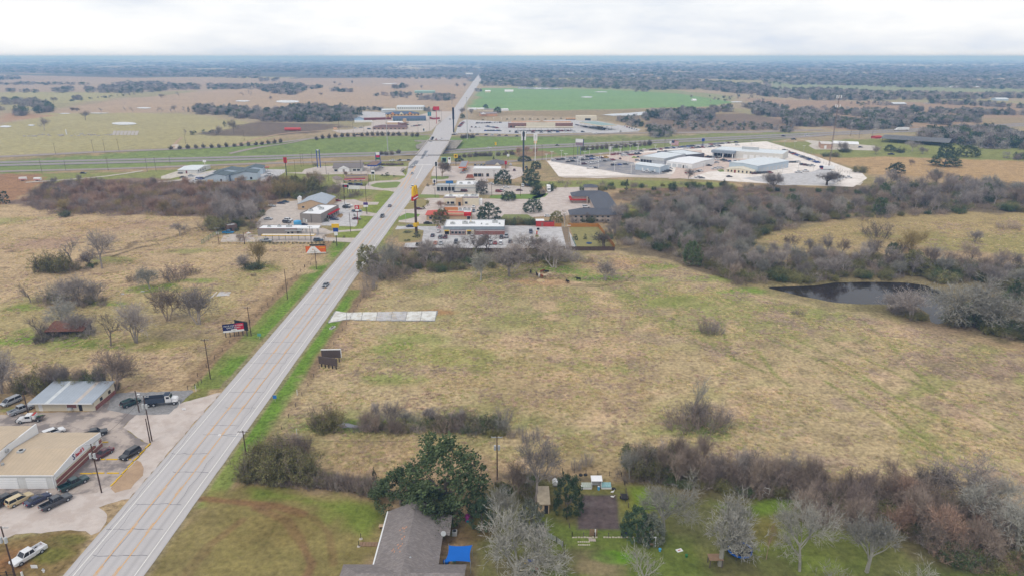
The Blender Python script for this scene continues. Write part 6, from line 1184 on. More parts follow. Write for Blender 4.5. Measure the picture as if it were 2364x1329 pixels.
MB().add([(-1.2,-.2,1.85),(1.2,-.2,1.85),(1.2,1.5,2.15),(-1.2,1.5,2.15),(-1.2,-.2,1.93),(1.2,-.2,1.93),(1.2,1.5,2.23),(-1.2,1.5,2.23)],[(3,2,1,0),(4,5,6,7),(0,1,5,4),(1,2,6,5),(2,3,7,6),(3,0,4,7)]).mk('roof',J2,t)
t=thg('blue_barrel','light blue plastic barrel standing in front of the coop','barrel',px('O',937,522));uq((0,0,0),(0,0,.8),.28,.28,12).mk('drum',W8('sky_blue',(92,170,216)),t);uq((0,0,.8),(0,0,.86),.2,.2,10).mk('lid',J0,t)
J55,J56=W8('frosted_panel',(176,184,172)),W8('aqua_panel',(140,178,180))
for p_,m_,lab in((px('O',825,520),J55,'left of'),(px('O',1010,518),J56,'right of')):
 t=thg('cold_frame','slatted cold frame with glazed lid %s the white coop'%lab,'cold frame',p_);bq(-1.1,1.1,0,1.2,0,.3).mk('box',J0,t)
 for i in range(4):MB().add([(-1.05+i*.53,0,.5),(-1.05+i*.53+.5,0,.5),(-1.05+i*.53+.5,1.2,.95),(-1.05+i*.53,1.2,.95),(-1.05+i*.53,0,.45),(-.55+i*.53,0,.45),(-.55+i*.53,1.2,.9),(-1.05+i*.53,1.2,.9)],[(0,1,2,3),(7,6,5,4),(0,4,5,1),(1,5,6,2),(2,6,7,3),(3,7,4,0)]).mk('pane',m_,t)
t=thg('flat_trailer','small dark garden trailer beside the plot fence','trailer',px('O',1175,605));bq(-.7,.7,-.9,.9,.45,.6).mk('bed',J1,t);bq(-.05,.05,-1.8,-.9,.45,.55).mk('tongue',J1,t)
for s in(-1,1):uq((s*.72,0,.3),(s*.9,0,.3),.3,n=12).mk('wheel',J25,t);bq(s*.68-.04,s*.68+.04,-.9,.9,.6,.9).mk('side_rail',J3,t)
for i,(q,lab)in enumerate((((770,390),'behind the dark evergreen, left one'),((815,388),'behind the coop, right one'),((1078,518),'leaning by the right cold frame'))):t=thg('rubber_ring','black rubber ring lying '+lab,'rubber ring',px('O',*q));uq((0,0,0),(0,0,.22),.42,.42,14).mk('casing',J25,t);uq((0,0,.2),(0,0,.235),.22,.22,12).mk('hub_hole',J1,t)
for p_,lab,rz in((px('O',1065,555),'farther',20),(px('O',1066,600),'nearer',-15)):
 t=thg('goose','white goose walking at the plot edge, the %s of two'%lab,'goose',p_,rz);gm=W8('white_feather',(236,234,230));mb=MB();prof_=[(-.42,.34,.02),(-.28,.33,.14),(0,.32,.19),(.2,.34,.15),(.32,.42,.09),(.36,.6,.055),(.40,.72,.06),(.5,.73,.045),(.58,.71,.01)]
 for(a0,z0_,r0),(a1,z1_,r1)in zip(prof_,prof_[1:]):mb.tube((a0,0,z0_),(a1,0,z1_),r0,r1,8,cap=False)
 mb.mk('body',gm,t);uq((.55,0,.71),(.66,0,.69),.025,.01,6).mk('beak',J19,t)
 for s in(-1,1):uq((0,s*.07,0),(0,s*.07,.2),.02,n=5).mk('leg',J19,t)
t=thg('garden_gate','brown plank gate in the plot fence','gate',px('O',887,955));
for i in range(6):bq(-.75+i*.25,-.53+i*.25,-.03,.03,0,1.6).mk('plank',J28 if i!=4 else J0,t)
t=thg('plot_border','white stone border along the front of the garden plot','border',px('O',690,970))
gw=(G(px('O',1290,975))-G(px('O',690,970))).length
for i in range(int(gw/.55)):
 if 4.4<i*.55<6.0:continue
 bq(i*.55,i*.55+RU(.36,.5),-.1,.1,0,RU(.12,.22)).mk('stone',W8('edging_stone',(206,196,176),var=.2),t)
t=thg('flower_bed','small square bed edged with pale stones on the lawn','flower bed',px('O',745,1040))
for i in range(6):bq(i*.4,i*.4+.3,-.1,.1,0,.14).mk('stone',MATS['edging_stone'],t);bq(i*.4,i*.4+.3,.75,.95,0,.14).mk('stone',MATS['edging_stone'],t)
for k in range(10):bq(2.2+(k%4)*.34,2.5+(k%4)*.34,1.1+(k//4)*.4,1.4+(k//4)*.4,0,.08).mk('stone',J16,t)
def fnc(name,label,pts,h,m,cat='fence',step=2.4,rails=2,wire=False,pm=None,planks=False,post=.06):
 w_=[p if isinstance(p,Vector)else G(p)for p in pts];e=empty(name,w_[0],0,label,cat);o=w_[0]
 for a_,b_ in zip(w_,w_[1:]):
  d_=b_-a_;L_=d_.length;n_=max(1,round(L_/step));u=d_/L_
  for i in range(n_+1):q=a_+d_*i/n_-o;bq(q.x-post,q.x+post,q.y-post,q.y+post,-.1,h).mk('post',pm or m,e)
  if planks:
   k=max(2,int(L_/planks));nrm=Vector((-u.y,u.x,0))*.02
   base=MB()
   for i in range(k):
    p0=a_+d_*(i/k)-o;p1=a_+d_*((i+.94)/k)-o;hh=h*RU(.96,1.02);f_=[(0,3,2,1),(4,5,6,7),(0,1,5,4),(1,2,6,5),(2,3,7,6),(3,0,4,7)];
    MB().add([p0-nrm,p1-nrm,p1+nrm,p0+nrm]+[v+Vector((0,0,hh))for v in(p0-nrm,p1-nrm,p1+nrm,p0+nrm)],f_).mk('board',m,e)
  else:
   for r_ in range(rails):
    z_=h*(r_+.55)/rails-.05;uq(a_-o+Vector((0,0,z_)),b_-o+Vector((0,0,z_)),.012 if wire else.04,n=4).mk('wire' if wire else 'rail',m,e)
 return e
fnc('gate_fence','grey metal gate fence curving from the brick pit across the lawn',[px('O',q[0],q[1])for q in((450,960),(545,1010),(600,1050))],1.2,J6,rails=5,step=1.6)
fnc('lawn_fence','thin wooden fence running down the lawn from the chain gate',[px('O',q[0],q[1])for q in((605,1050),(618,1140),(622,1240),(625,1400))],1.2,J3,rails=3,wire=True)
fnc('plot_fence','wire fence around the dug garden plot',[px('O',q[0],q[1])for q in((1215,690),(1180,480),(1150,400),(600,360),(640,800),(690,960),(900,965),(1290,970))],1.1,J3,rails=3,wire=True)
fnc('rear_fence','dark weathered fence between the roadside lawn and the thicket',[px('M',q[0],q[1])for q in((330,1165),(640,1195),(900,1230),(1130,1270),(1700,1310))],1.3,J3,rails=4,step=2.2)
fnc('side_rail_fence','white rail fence stub in front of the rear hedge',[px('M',1000,1225),px('M',1090,1240)],.9,J0,rails=2)
t=thg('swing_frame','white arch swing frame by the plot corner','swing',px('O',1425,1050))
for s in(-1,1):bq(s*.8-.07,s*.8+.07,-.07,.07,0,2.0).mk('post',J0,t)
bq(-.9,.9,-.08,.08,2.0,2.14).mk('beam',J0,t);bq(-.55,.55,-.25,.25,.45,.52).mk('seat',J28,t)
for nm,lab,p_,m2 in(('see_saw','yellow seesaw with blue seat on the bare lawn',px('O',255,1205),J17),('balance_beam','yellow balance toy with green and red ends on the bare lawn',px('O',270,1285),J21)):
 t=thg(nm,lab,'toy',p_,2);bq(-1.7,1.2,-.12,.12,.3,.42).mk('beam',J5,t);bq(.5,1.4,-.25,.25,.25,.6).mk('seat',m2,t);bq(1.4,1.9,-.2,.2,.3,.7).mk('end_seat',J8 if m2 is J21 else J0,t);bq(-.2,.1,-.3,.3,0,.3).mk('foot',J11,t)
for q,m_,lab in(((1508,1095),W8('sky_blue',(92,170,216)),'sky blue bucket on the shaded lawn'),((1755,1150),J21,'dark green bin on the shaded lawn')):t=thg('bucket',lab,'bucket',px('O',*q));uq((0,0,0),(0,0,.5),.2,.26,12).mk('pail',m_,t);uq((0,0,.5),(0,0,.54),.28,.28,12).mk('rim',m_,t)
t=thg('picnic_mat','white patterned board lying on the shaded lawn','board',px('O',1690,1090),20);bq(-.6,.6,-.4,.4,.02,.1).mk('panel',J0,t);bq(-.3,.3,-.1,.1,.101,.11).mk('stripe',J8,t)
t=thg('trampoline','round trampoline with bright blue pad and dark safety net','trampoline',px('P',455,800));rr=2.3
uq((0,0,.8),(0,0,.84),rr-.3,rr-.3,28).mk('mat',J1,t);mb=MB()
for i in range(28):
 a0,a1=2*PI*i/28,2*PI*(i+1)/28;mb.add([(math.cos(a0)*(rr-.3),math.sin(a0)*(rr-.3),.86),(math.cos(a0)*rr,math.sin(a0)*rr,.9),(math.cos(a1)*rr,math.sin(a1)*rr,.9),(math.cos(a1)*(rr-.3),math.sin(a1)*(rr-.3),.86),(math.cos(a0)*rr,math.sin(a0)*rr,.7),(math.cos(a1)*rr,math.sin(a1)*rr,.7)],[(0,1,2,3),(1,4,5,2)])
mb.mk('pad',J27,t)
for i in range(6):a0=2*PI*i/6;uq((math.cos(a0)*rr,math.sin(a0)*rr,0),(math.cos(a0)*rr,math.sin(a0)*rr,2.6),.04).mk('pole',J1,t)
mb=MB()
for i in range(56):a0=2*PI*i/56;mb.tube((math.cos(a0)*rr,math.sin(a0)*rr,.9),(math.cos(a0)*rr,math.sin(a0)*rr,2.5),.012,n=3,cap=False)
for k in range(7):
 for i in range(28):a0,a1=2*PI*i/28,2*PI*(i+1)/28;mb.tube((math.cos(a0)*rr,math.sin(a0)*rr,1.0+k*.25),(math.cos(a1)*rr,math.sin(a1)*rr,1.0+k*.25),.012,n=3,cap=False)
mb.mk('safety_net',W8('net_navy',(30,36,80)),t)['kind']='stuff'
t=thg('tree_platform','brown plank platform beneath the pale tree by the trampoline','platform',px('P',290,880))
for i in range(8):bq(-1.3+i*.33,-1.0+i*.33,-.9,.9,1.7,1.78).mk('plank',J28,t)
for a_,b_ in((-1.1,-.7),(1.1,-.7),(1.1,.7),(-1.1,.7)):bq(a_-.07,a_+.07,b_-.07,b_+.07,0,1.7).mk('leg',J3,t)
t=thg('climbing_frame','white bent pipe frame standing in the hedge edge','frame',px('P',635,430))
for a_,b_ in(((-.6,0,0),(-.9,0,.9)),((-.9,0,.9),(-.2,0,1.3)),((-.2,0,1.3),(.5,0,.9)),((.5,0,.9),(.3,.3,0)),((-.2,0,1.3),(-.8,.2,1.8)),((-.8,.2,1.8),(-.5,.2,2.4)),((-.5,.2,2.4),(.7,.2,2.0)),((.7,.2,2.0),(.5,0,.9))):uq(a_,b_,.05,n=6).mk('pipe',J29,t)
t=thg('play_house','pink and teal plastic playhouse under the oak','playhouse',px('N',1010,870));bq(-.5,.4,-.4,.4,0,1.1).mk('wall',W8('pink_plastic',(176,70,150)),t);bq(-.3,.2,-.45,-.4,0,.5).mk('door',W8('teal_plastic',(40,150,160)),t);bq(.6,1.0,-.2,.2,.2,.9).mk('slide',W8('pink2',(200,60,120)),t);MB().side([(-.6,1.1),(-.05,1.5),(.5,1.1)],-.5,.5).mk('roof',MATS['pink_plastic'],t)
t=thg('white_tank','grey-white covered cart under the bare tree','cart',px('O',530,480));MB().side([(-.6,.4),(-.6,.9),(0,1.5),(.6,.9),(.6,.4)],-.7,.7).mk('cover',J0,t);bq(-.6,.6,-.7,.7,.2,.4).mk('base',J12,t)
t=thg('spare_drums','row of dark plastic tubs along the plot border','tubs',px('O',1160,945))
for i,m_ in enumerate((J1,J22,J21)):uq((i*.75,0,0),(i*.75,0,.45),.3,.34,12).mk('tub',m_,t)
t=thg('patio_chair','turquoise garden chair under the shade sail edge','chair',px('N',895,1215));tq=W8('turquoise_plastic',(60,180,160));bq(-.3,.3,-.3,.3,.4,.46).mk('seat',tq,t);bq(-.3,.3,.26,.32,.46,.95).mk('backrest',tq,t)
for a_ in(-.25,.25):
 for b_ in(-.25,.25):bq(a_-.03,a_+.03,b_-.03,b_+.03,0,.4).mk('leg',tq,t)
t=thg('blue_barrel','bright blue tub at the corner of the shade sail','tub',px('N',828,1222));uq((0,0,0),(0,0,.5),.45,.5,14).mk('bowl',J27,t);uq((0,0,.5),(0,0,.53),.53,.53,14).mk('lip',J27,t)
def pole(base,top,label,arms=1,xf=False,light=None,lean=None,group='utility poles along the road',r=.15):
 g=G(base);h=hgt(base,top);e=empty('utility_pole',g,0,label,'utility pole',group);uq((0,0,-.2),(0,0,h),r,r*.72,8).mk('pole',J34,e)
 for k in range(arms):
  z_=h-.35-k*1.1;c_=bq(-1.2,1.2,-.06,.06,z_,z_+.13).mk('cross_arm',J3 if not xf else J6,e)
  for x_ in(-1.1,-.4,.4,1.1):uq((x_,0,z_+.13),(x_,0,z_+.33),.05,.04,6).mk('insulator',J0,c_)
 if xf:
  for x_ in(-.42,.42):uq((x_,-.3,h-3.2),(x_,-.3,h-2.1),.26,.26,10).mk('transformer',J4,e)
 if light:uq((0,0,h-1.6),(light,0,h-1.1),.05).mk('lamp_arm',J6,e);bq(light-.35,light+.3,-.16,.16,h-1.2,h-1.02).mk('lamp_head',J0,e)
 return e
for bs,tp,lab,kw in[(px('K',1520,430),px('K',0,190)[1],'short pole with a small lamp beside the green sport utility vehicle',dict(arms=0,light=.7)),(px('K',1660,745),px('K',0,250)[1],'tall pole with transformer at the head of the parking stops',dict(xf=True)),(px('K',1640,765),px('K',0,500)[1],'bare pole stub next to the tall transformer pole',dict(arms=0)),(px('K',1110,1308),px('K',0,775)[1],'leaning pole with grey transformers before the repair shop',dict(xf=True)),(px('L',165,1345),px('L',0,800)[1],'pole at the frame edge near the white pickup',dict(xf=True)),(px('K',310,445),px('K',0,205)[1],'thin pole beside the silver pickup',dict(arms=0)),((486,874),782,'pole standing in the tan field left of the road',{}),((580,775),708,'pole beside the campaign billboard',{}),((664,690),622,'pole at the field fence beyond the campaign billboard',dict(arms=0)),(px('F',1328,1145),px('F',0,930)[1],'pole beside the orange billboard',dict(arms=0)),(px('M',345,1048),px('M',0,630)[1],'street light pole beside the roadside thicket',dict(arms=1,light=-5.2)),((1148,1105),1006,'pole with white transformer behind the big oak',dict(xf=True)),(px('F',1270,870),px('F',0,675)[1],'pole in front of the drive-in canopy',{}),(px('F',545,870),px('F',0,740)[1],'pole left of the drive-in',dict(arms=0)),(px('F',265,875),px('F',0,690)[1],'pole with white transformers at the pickup yard',dict(xf=True)),(px('F',1880,540),px('F',0,200)[1],'pole on the lawn before the burger drive',dict(arms=0)),(px('F',1640,490),px('F',0,210)[1],'pole behind the burger lot',dict(arms=0)),(px('F',1700,735),px('F',0,525)[1],'pole on the drive-in verge',dict(arms=0))]:
 pole(bs,tp,lab,**kw)
for bs,tp,lab in[(px('A',380,1170),px('A',0,1040)[1],'left'),(px('A',505,1015),px('A',0,905)[1],'left'),(px('A',845,985),px('A',0,875)[1],'left'),(px('A',948,985),px('A',0,870)[1],'left'),(px('A',1075,980),px('A',0,865)[1],'left'),(px('A',978,1150),px('A',0,1035)[1],'left'),(px('A',1330,1160),px('A',0,1035)[1],'left'),(px('A',1410,1160),px('A',0,1030)[1],'left'),(px('A',1535,1090),px('A',0,1020)[1],'left'),(px('A',595,1150),px('A',0,1060)[1],'left'),(px('A',1675,910),px('A',0,800)[1],'left'),(px('A',2205,880),px('A',0,790)[1],'left'),(px('Y',410,340),px('Y',0,95)[1],'left'),(px('Y',600,310),px('Y',0,80)[1],'left'),(px('Y',445,320),px('Y',0,110)[1],'left'),(px('Y',315,490),px('Y',0,220)[1],'left'),(px('Y',838,460),px('Y',0,270)[1],'left'),(px('Y',1435,505),px('Y',0,220)[1],'left'),(px('Y',1562,660),px('Y',0,400)[1],'left'),(px('Y',880,585),px('Y',0,440)[1],'left'),(px('U',320,640),px('U',0,380)[1],'north'),(px('U',558,630),px('U',0,470)[1],'north'),(px('U',742,630),px('U',0,520)[1],'north'),(px('U',905,640),px('U',0,470)[1],'north'),(px('U',1665,640),px('U',0,470)[1],'north'),(px('B',1530,790),px('B',0,640)[1],'north'),(px('B',1640,700),px('B',0,600)[1],'north'),(px('R',185,430),px('R',0,205)[1],'right'),(px('R',615,375),px('R',0,180)[1],'right'),(px('R',1280,325),px('R',0,130)[1],'right'),(px('R',1858,260),px('R',0,130)[1],'right'),(px('a',1330+300,440),px('a',0,250)[1],'right'),(px('a',1590,690),px('a',0,470)[1],'right'),(px('a',2080,690),px('a',0,480)[1],'right'),(px('a',625,710),px('a',0,540)[1],'right'),(px('D',855,860),px('D',0,785)[1],'right'),(px('D',970,865),px('D',0,790)[1],'right'),(px('D',780,840),px('D',0,775)[1],'right')]:
 pole(bs,tp,{'left':'slim wooden pole on the highway verge left of the main road','north':'slim wooden pole by the restaurants north of the overpass','right':'slim wooden pole on the right side of the main road'}[lab],arms=1,group='slim poles '+lab,r=.13)
def span(a,b,za,zb,sag=1.0,label='overhead wire'):
 A_,B_=G(a),G(b);A_.z+=za;B_.z+=zb;mb=MB();n_=10;P_=[A_.lerp(B_,i/n_)-Vector((0,0,sag*4*(i/n_)*(1-i/n_)))for i in range(n_+1)]
 for p_,q_ in zip(P_,P_[1:]):mb.tube(p_,q_,.022,n=4,cap=False)
 return tag(mb.mk('overhead_wire',J1),label,'wire')
K1,K2,K3=px('K',1660,745),px('K',1110,1308),(486,874);h1_,h2_,h3_=hgt(K1,px('K',0,250)[1]),hgt(K2,px('K',0,775)[1]),hgt(K3,782)
span(K1,K2,h1_-.2,h2_-.2,.8,'wire between the two transformer poles of the repair shop');span(K1,K3,h1_-.2,h3_-.2,1.0,'wire from the parking stop pole to the field pole');span(K3,(580,775),h3_-.2,hgt((580,775),708)-.2,1.0,'wire from the field pole to the billboard pole');span(px('M',345,1048),(1148,1105),8.5,11,1.5,'wire from the street light pole to the oak pole')
def bbd(name,label,Lp,Rp,z0,z1,face,back,legs,m_leg,thick=.25,lean=0):
 a_,b_=G(Lp),G(Rp);e=empty(name,a_,math.atan2(b_.y-a_.y,b_.x-a_.x),label,'billboard');w_=(b_-a_).length
 bq(0,w_,0,thick,z0,z1).mk('panel',back,e);f_=bq(.05,w_-.05,-.03,-.002,z0+.05,z1-.05).mk('face',face,e)
 for i in range(legs):x_=w_*(i+.5)/legs;bq(x_-.13,x_+.13,.26,.5,-.2,z1-.3).mk('post',m_leg,e)
 return e,w_,f_
def split_face(name,stops):
 t=NT(name);s_=t.n('ShaderNodeSeparateXYZ');t.l(t.obj(),s_.inputs[0]);return t,s_
LB,RB=px('V',125,590),px('V',490,548);bz0=hgt(LB,px('V',0,505)[1]);bz1=hgt(LB,px('V',0,362)[1])
tt,s_=split_face('campaign_face',None);wB=(G(RB)-G(LB)).length
blend=tt.rng(s_.outputs[0],wB*.5,wB*.72,0,1);red=tt.rng(s_.outputs[2],bz0,bz1,0,1);col=tt.mix(blend,C(34,40,96),C(206,44,74));tt.done(col,.6,.2)
e,w_,f_=bbd('campaign_billboard','red and blue car dealer billboard with white slogan beside the road pole',LB,RB,bz0,bz1,tt.m,J1,5,J3)
bq(.06,w_-.06,-.05,-.035,bz0+.05,bz0+(bz1-bz0)*.24).mk('white_band',J0,e);bq(w_*.38,w_*.66,-.065,-.052,bz0+.1,bz0+(bz1-bz0)*.36).mk('white_band',J0,e)
hh=bz1-bz0;text('MAKE CAR BUYING',hh*.22,J0,e,(w_*.5,-.06,bz0+hh*.76),FRONT,extrude=.015,sx=w_/(hh*.22)/9.9);text('GREAT AGAIN',hh*.22,J0,e,(w_*.5,-.06,bz0+hh*.52),FRONT,extrude=.015,sx=w_/(hh*.22)/9.9)
mb=MB()
for k in(-1,1):mb.add([(w_*.52,-.075,bz0+hh*.12),(w_*.52+k*.55,-.075,bz0+hh*.27),(w_*.52+k*.1,-.075,bz0+hh*.2)],[(0,1,2),(2,1,0)])
mb.mk('emblem',J12,e)
e2,_,_=bbd('billboard_back','dark reverse of the second panel behind the campaign billboard',px('V',330,520),px('V',545,560),bz0+.2,bz1+.3,J14,J14,3,J3)
LB,RB=px('V',1750,1085),px('V',2060,1135)
e,w_,f_=bbd('old_billboard','weathered wooden back of a small billboard by the right verge',LB,RB,1.2,3.6,J3,J3,5,J1)
for i in range(12):bq(w_*i/12+.02,w_*(i+1)/12-.02,-.06,-.032,1.25,3.55+RU(-.1,.1)).mk('board',J3,e)
e,w_,f_=bbd('old_billboard','second weathered panel with white edge behind the small billboard',px('V',1800,1010),px('V',2130,1005),1.6,4.2,J3,J3,4,J1);bq(-.05,w_+.1,-.1,.3,4.2,4.36).mk('cap',J0,e);bq(w_,w_+.16,-.1,.3,1.6,4.2).mk('cap',J0,e)
LB,RB=px('Z',1085,1100),px('Z',1430,1090)
e,w_,f_=bbd('orange_billboard','low orange billboard with a white house shape beside the road',LB,RB,.8,hgt(LB,px('Z',0,955)[1]),J19,J1,5,J6);h_=hgt(LB,px('Z',0,955)[1])
MB().side([(.06,.82),(w_*.28,h_-.06),(w_*.46,h_-.06),(w_*.78,.82)],-.06,-.035).mk('white_gable',J0,e);bq(w_*.5,w_-.08,-.055,-.033,.82,1.2).mk('white_strip',J0,e);MB().side([(w_*.33,h_*.55),(w_*.36,h_*.75),(w_*.39,h_*.55)],-.08,-.062).mk('emblem',J19,e);bq(w_*.22,w_*.56,-.08,-.062,1.35,1.5).mk('lettering',J12,e);bq(w_*.68,w_*.95,-.05,-.035,h_-.9,h_-.65).mk('lettering',J11,e)
bq(w_*.2,w_*.95,.5,.7,h_+.1,h_+.75).mk('upper_strip',J1,e)
def postsign(name,label,p,h,w_,hh,m,post=J6,cat='sign',dep=.05):t=thg(name,label,cat,p);bq(-.04,.04,-.04,.04,0,h).mk('post',post,t);bq(-w_/2,w_/2,-.08,-.041,h-hh,h).mk('plate',m,t);return t
postsign('blue_sign','small blue sign on the bright green right verge',px('M',640,312),1.9,1.0,1.0,W8('bright_blue',(50,120,200)));postsign('green_sign','small green road sign on the left verge near the billboard',px('V',735,600),1.9,1.2,1.0,W8('road_green',(96,160,150)))
t=postsign('yard_sign','small white yard sign at the gravel pad corner',px('K',2010,410),.8,1.0,.6,J0);t=postsign('yard_sign','small white yard sign by the fire hydrant',px('L',370,1245),.8,1.2,.7,J0)
for q,lab in((('M',882,245),'beside the brush strip'),(('M',878,678),'above the roadside thicket'),(('M',1030,965),'at the thicket corner'),(('K',2140,200),'at the gravel pad fence'),(('K',1965,375),'on the gravel pad verge')):t=thg('marker_post','white marker post '+lab,'post',px(*q));uq((0,0,0),(0,0,1.6),.09,.09,8).mk('shaft',J29,t);uq((0,0,1.6),(0,0,1.72),.11,.08,8).mk('cap',J29,t)
t=thg('fire_hydrant','white fire hydrant on the grass corner','hydrant',px('L',465,1285));uq((0,0,0),(0,0,.6),.16,.15,10).mk('barrel',J0,t);uq((0,0,.6),(0,0,.78),.19,.08,10).mk('bonnet',J6,t)
for s in(-1,1):uq((s*.1,0,.42),(s*.28,0,.42),.08,n=8).mk('nozzle',J0,t)
t=thg('valve_post','white pipe post with red top next to the fire hydrant','post',px('L',240,1335));uq((0,0,0),(0,0,1.1),.2,.16,10).mk('shaft',J29,t);uq((0,0,1.1),(0,0,1.5),.05,.03,8).mk('marker',J8,t)
fnc('corner_rail','dark pipe rail beside the frame edge pole',[px('L',0,1330),px('L',150,1320)],1.1,J1,rails=2,step=1.4);fnc('pad_fence','post and wire fence behind the gravel pad',[px('K',2050,180),px('K',2130,165),px('K',2200,110)],1.3,J3,rails=3,step=2,wire=True);fnc('field_fence','wire field fence beyond the orange billboard',[px('F',1070,1110),px('F',1200,1120),px('F',1330,1080)],1.2,J3,rails=3,step=4,wire=True)
fnc('verge_fence','wire fence along the left road verge',[Vector((-91.5,180,0)),Vector((-91.5,330,0))],1.2,J3,rails=3,step=6,wire=True);fnc('verge_fence','wire fence along the right field edge',[Vector((-57.5,150,0)),Vector((-57.5,250,0))],1.2,J3,rails=3,step=6,wire=True)
t=thg('culvert_box','white concrete culvert end beside the driveway stub','culvert',px('V',1975,425),-20);bq(-.5,.5,-1.2,1.2,-.2,.5).mk('headwall',J43,t);bq(-.3,.3,-1.0,1.0,.48,.52).mk('opening',J1,t)
def cow(p,rz,colour,label,s=1.0,group='cattle at the feeding spot'):
 g=G(p);e=empty('cow',g,math.radians(rz),label,'cow',group);e.scale=(s,s,s);mb=MB()
 secs=[(-.95,1.12,.12),(-.88,1.05,.32),(-.5,.98,.40),(0,.95,.44),(.45,1.0,.42),(.78,1.1,.32),(1.02,1.2,.22),(1.22,1.22,.19),(1.42,1.08,.15),(1.62,.92,.11),(1.7,.88,.06)]
 n_=10;vs=[];fs=[]
 for x_,z_,r_ in secs:vs+=[(x_,math.cos(2*PI*i/n_)*r_*.78,z_+math.sin(2*PI*i/n_)*r_)for i in range(n_)]
 for k in range(len(secs)-1):fs+=[(k*n_+i,k*n_+(i+1)%n_,(k+1)*n_+(i+1)%n_,(k+1)*n_+i)for i in range(n_)]
 fs+=[tuple(range(n_-1,-1,-1)),tuple(range(len(vs)-n_,len(vs)))];mb.add(vs,fs)
 for x_,kx in((-.72,-.12),(.62,.02)):
  for s_ in(-1,1):mb.tube((x_,s_*.22,.95),(x_+kx,s_*.22,.5),.16,.09,6,cap=False);mb.tube((x_+kx,s_*.22,.5),(x_,s_*.22,0),.08,.065,6)
 mb.tube((-.95,0,1.2),(-1.08,0,.5),.035,.05,5)
 for s_ in(-1,1):mb.tube((1.28,s_*.16,1.3),(1.24,s_*.36,1.34),.07,.02,5)
 mb.mk('body',W8('hide_'+colour,{'black':(30,28,30),'cream':(206,188,158),'red':(140,74,50),'white':(220,214,206)}[colour],var=.15),e);return e
for q,rz,c,lab in[((380,262),85,'black','black cow standing apart left of the hay heap'),((500,310),100,'black','black cow at the left end of the herd'),((545,335),80,'white','whitish cow behind the reddish one'),((595,345),-70,'red','reddish cow at the front of the herd'),((655,340),10,'cream','large cream cow in the middle of the herd'),((690,260),175,'black','long black cow at the back of the herd'),((750,300),0,'cream','cream cow with dark head at the right of the herd'),((605,250),40,'red','brown cow behind the herd'),((1095,450),-60,'black','black cow grazing near the tyre ruts'),((1310,400),155,'black','black cow below the rounded bare tree')]:cow(px('d',*q),rz,c,lab)
g=G(px('d',575,400));hm_=MB();
for k in range(5):r0,r1=[(1.9,1.7),(1.7,1.3),(1.3,.8),(.8,.3),(.3,.0)][k];hm_.tube((0,0,k*.14-.05),(0,0,k*.14+.09),r0,max(r1,.01),14,cap=False)
hy=hm_.mk('hay_heap',W8('old_hay',(196,172,130),var=.2,nsc=2),None,g);tag(hy,'flattened pale hay heap in front of the cattle','hay')
t=thg('hay_feeder','reddish pipe hay feeder in the dry grass left of the wood','feeder',px('G',2095,1140));mb=MB()
for i in range(12):a0,a1=2*PI*i/12,2*PI*(i+1)/12;[mb.tube((math.cos(a0)*1.1,math.sin(a0)*1.1,z_),(math.cos(a1)*1.1,math.sin(a1)*1.1,z_),.04,n=4,cap=False)for z_ in(.2,.7,1.1)];mb.tube((math.cos(a0)*1.1,math.sin(a0)*1.1,0),(math.cos(a0)*1.1,math.sin(a0)*1.1,1.1),.035,n=4,cap=False)
mb.mk('hoop',J32,t)
print('near',time.time()-T0)
# ---- strip
def hz_(b,p,y):return hgt(p,y)
def sgp(name,label,base,top,panels,pm=J1,r=.18,legs=1,gap=0,facing=0):
 """panels: (width, z from the top, height, material)"""
 g=G(base);h=hgt(base,top);e=empty(name,g,math.radians(facing),label,'sign')
 for k in range(legs):x_=(k-(legs-1)/2)*gap;uq((x_,0,-.2),(x_,0,h-.2),r,r,8).mk('post',pm,e)
 for w_,dz,hh,m_ in panels:q=bq(-w_/2,w_/2,-.2,.2,h-dz-hh,h-dz).mk('panel',m_,e);bq(-w_/2-.05,w_/2+.05,-.16,.16,h-dz-hh-.06,h-dz-hh+.04).mk('frame',J1,q)
 return e,h
A,B=px('Z',265,775),px('Z',930,775);b=Bld('drive_in','long tan drive-in restaurant with flat white roof','restaurant',A,B);h=hgt(A,px('Z',0,655)[1]);d=b.loc(px('Z',330,592),h)[1]
b.flat(h,d,J12,J2,.25);b.box('cornice',W8('brown_trim',(134,84,74)),-.05,b.w+.05,-.06,-.005,h+.05,h+.3);b.units([(b.w*.2,d*.4,1.6,1.4,.8),(b.w*.45,d*.5,1.5,1.5,1.0),(b.w*.68,d*.45,2.6,1.6,1.0)],h)
b.win(b.w*.75,b.w*.82,.9,2.2);b.box('door',J1,b.w*.86,b.w*.91,-.06,.02,0,2.2)
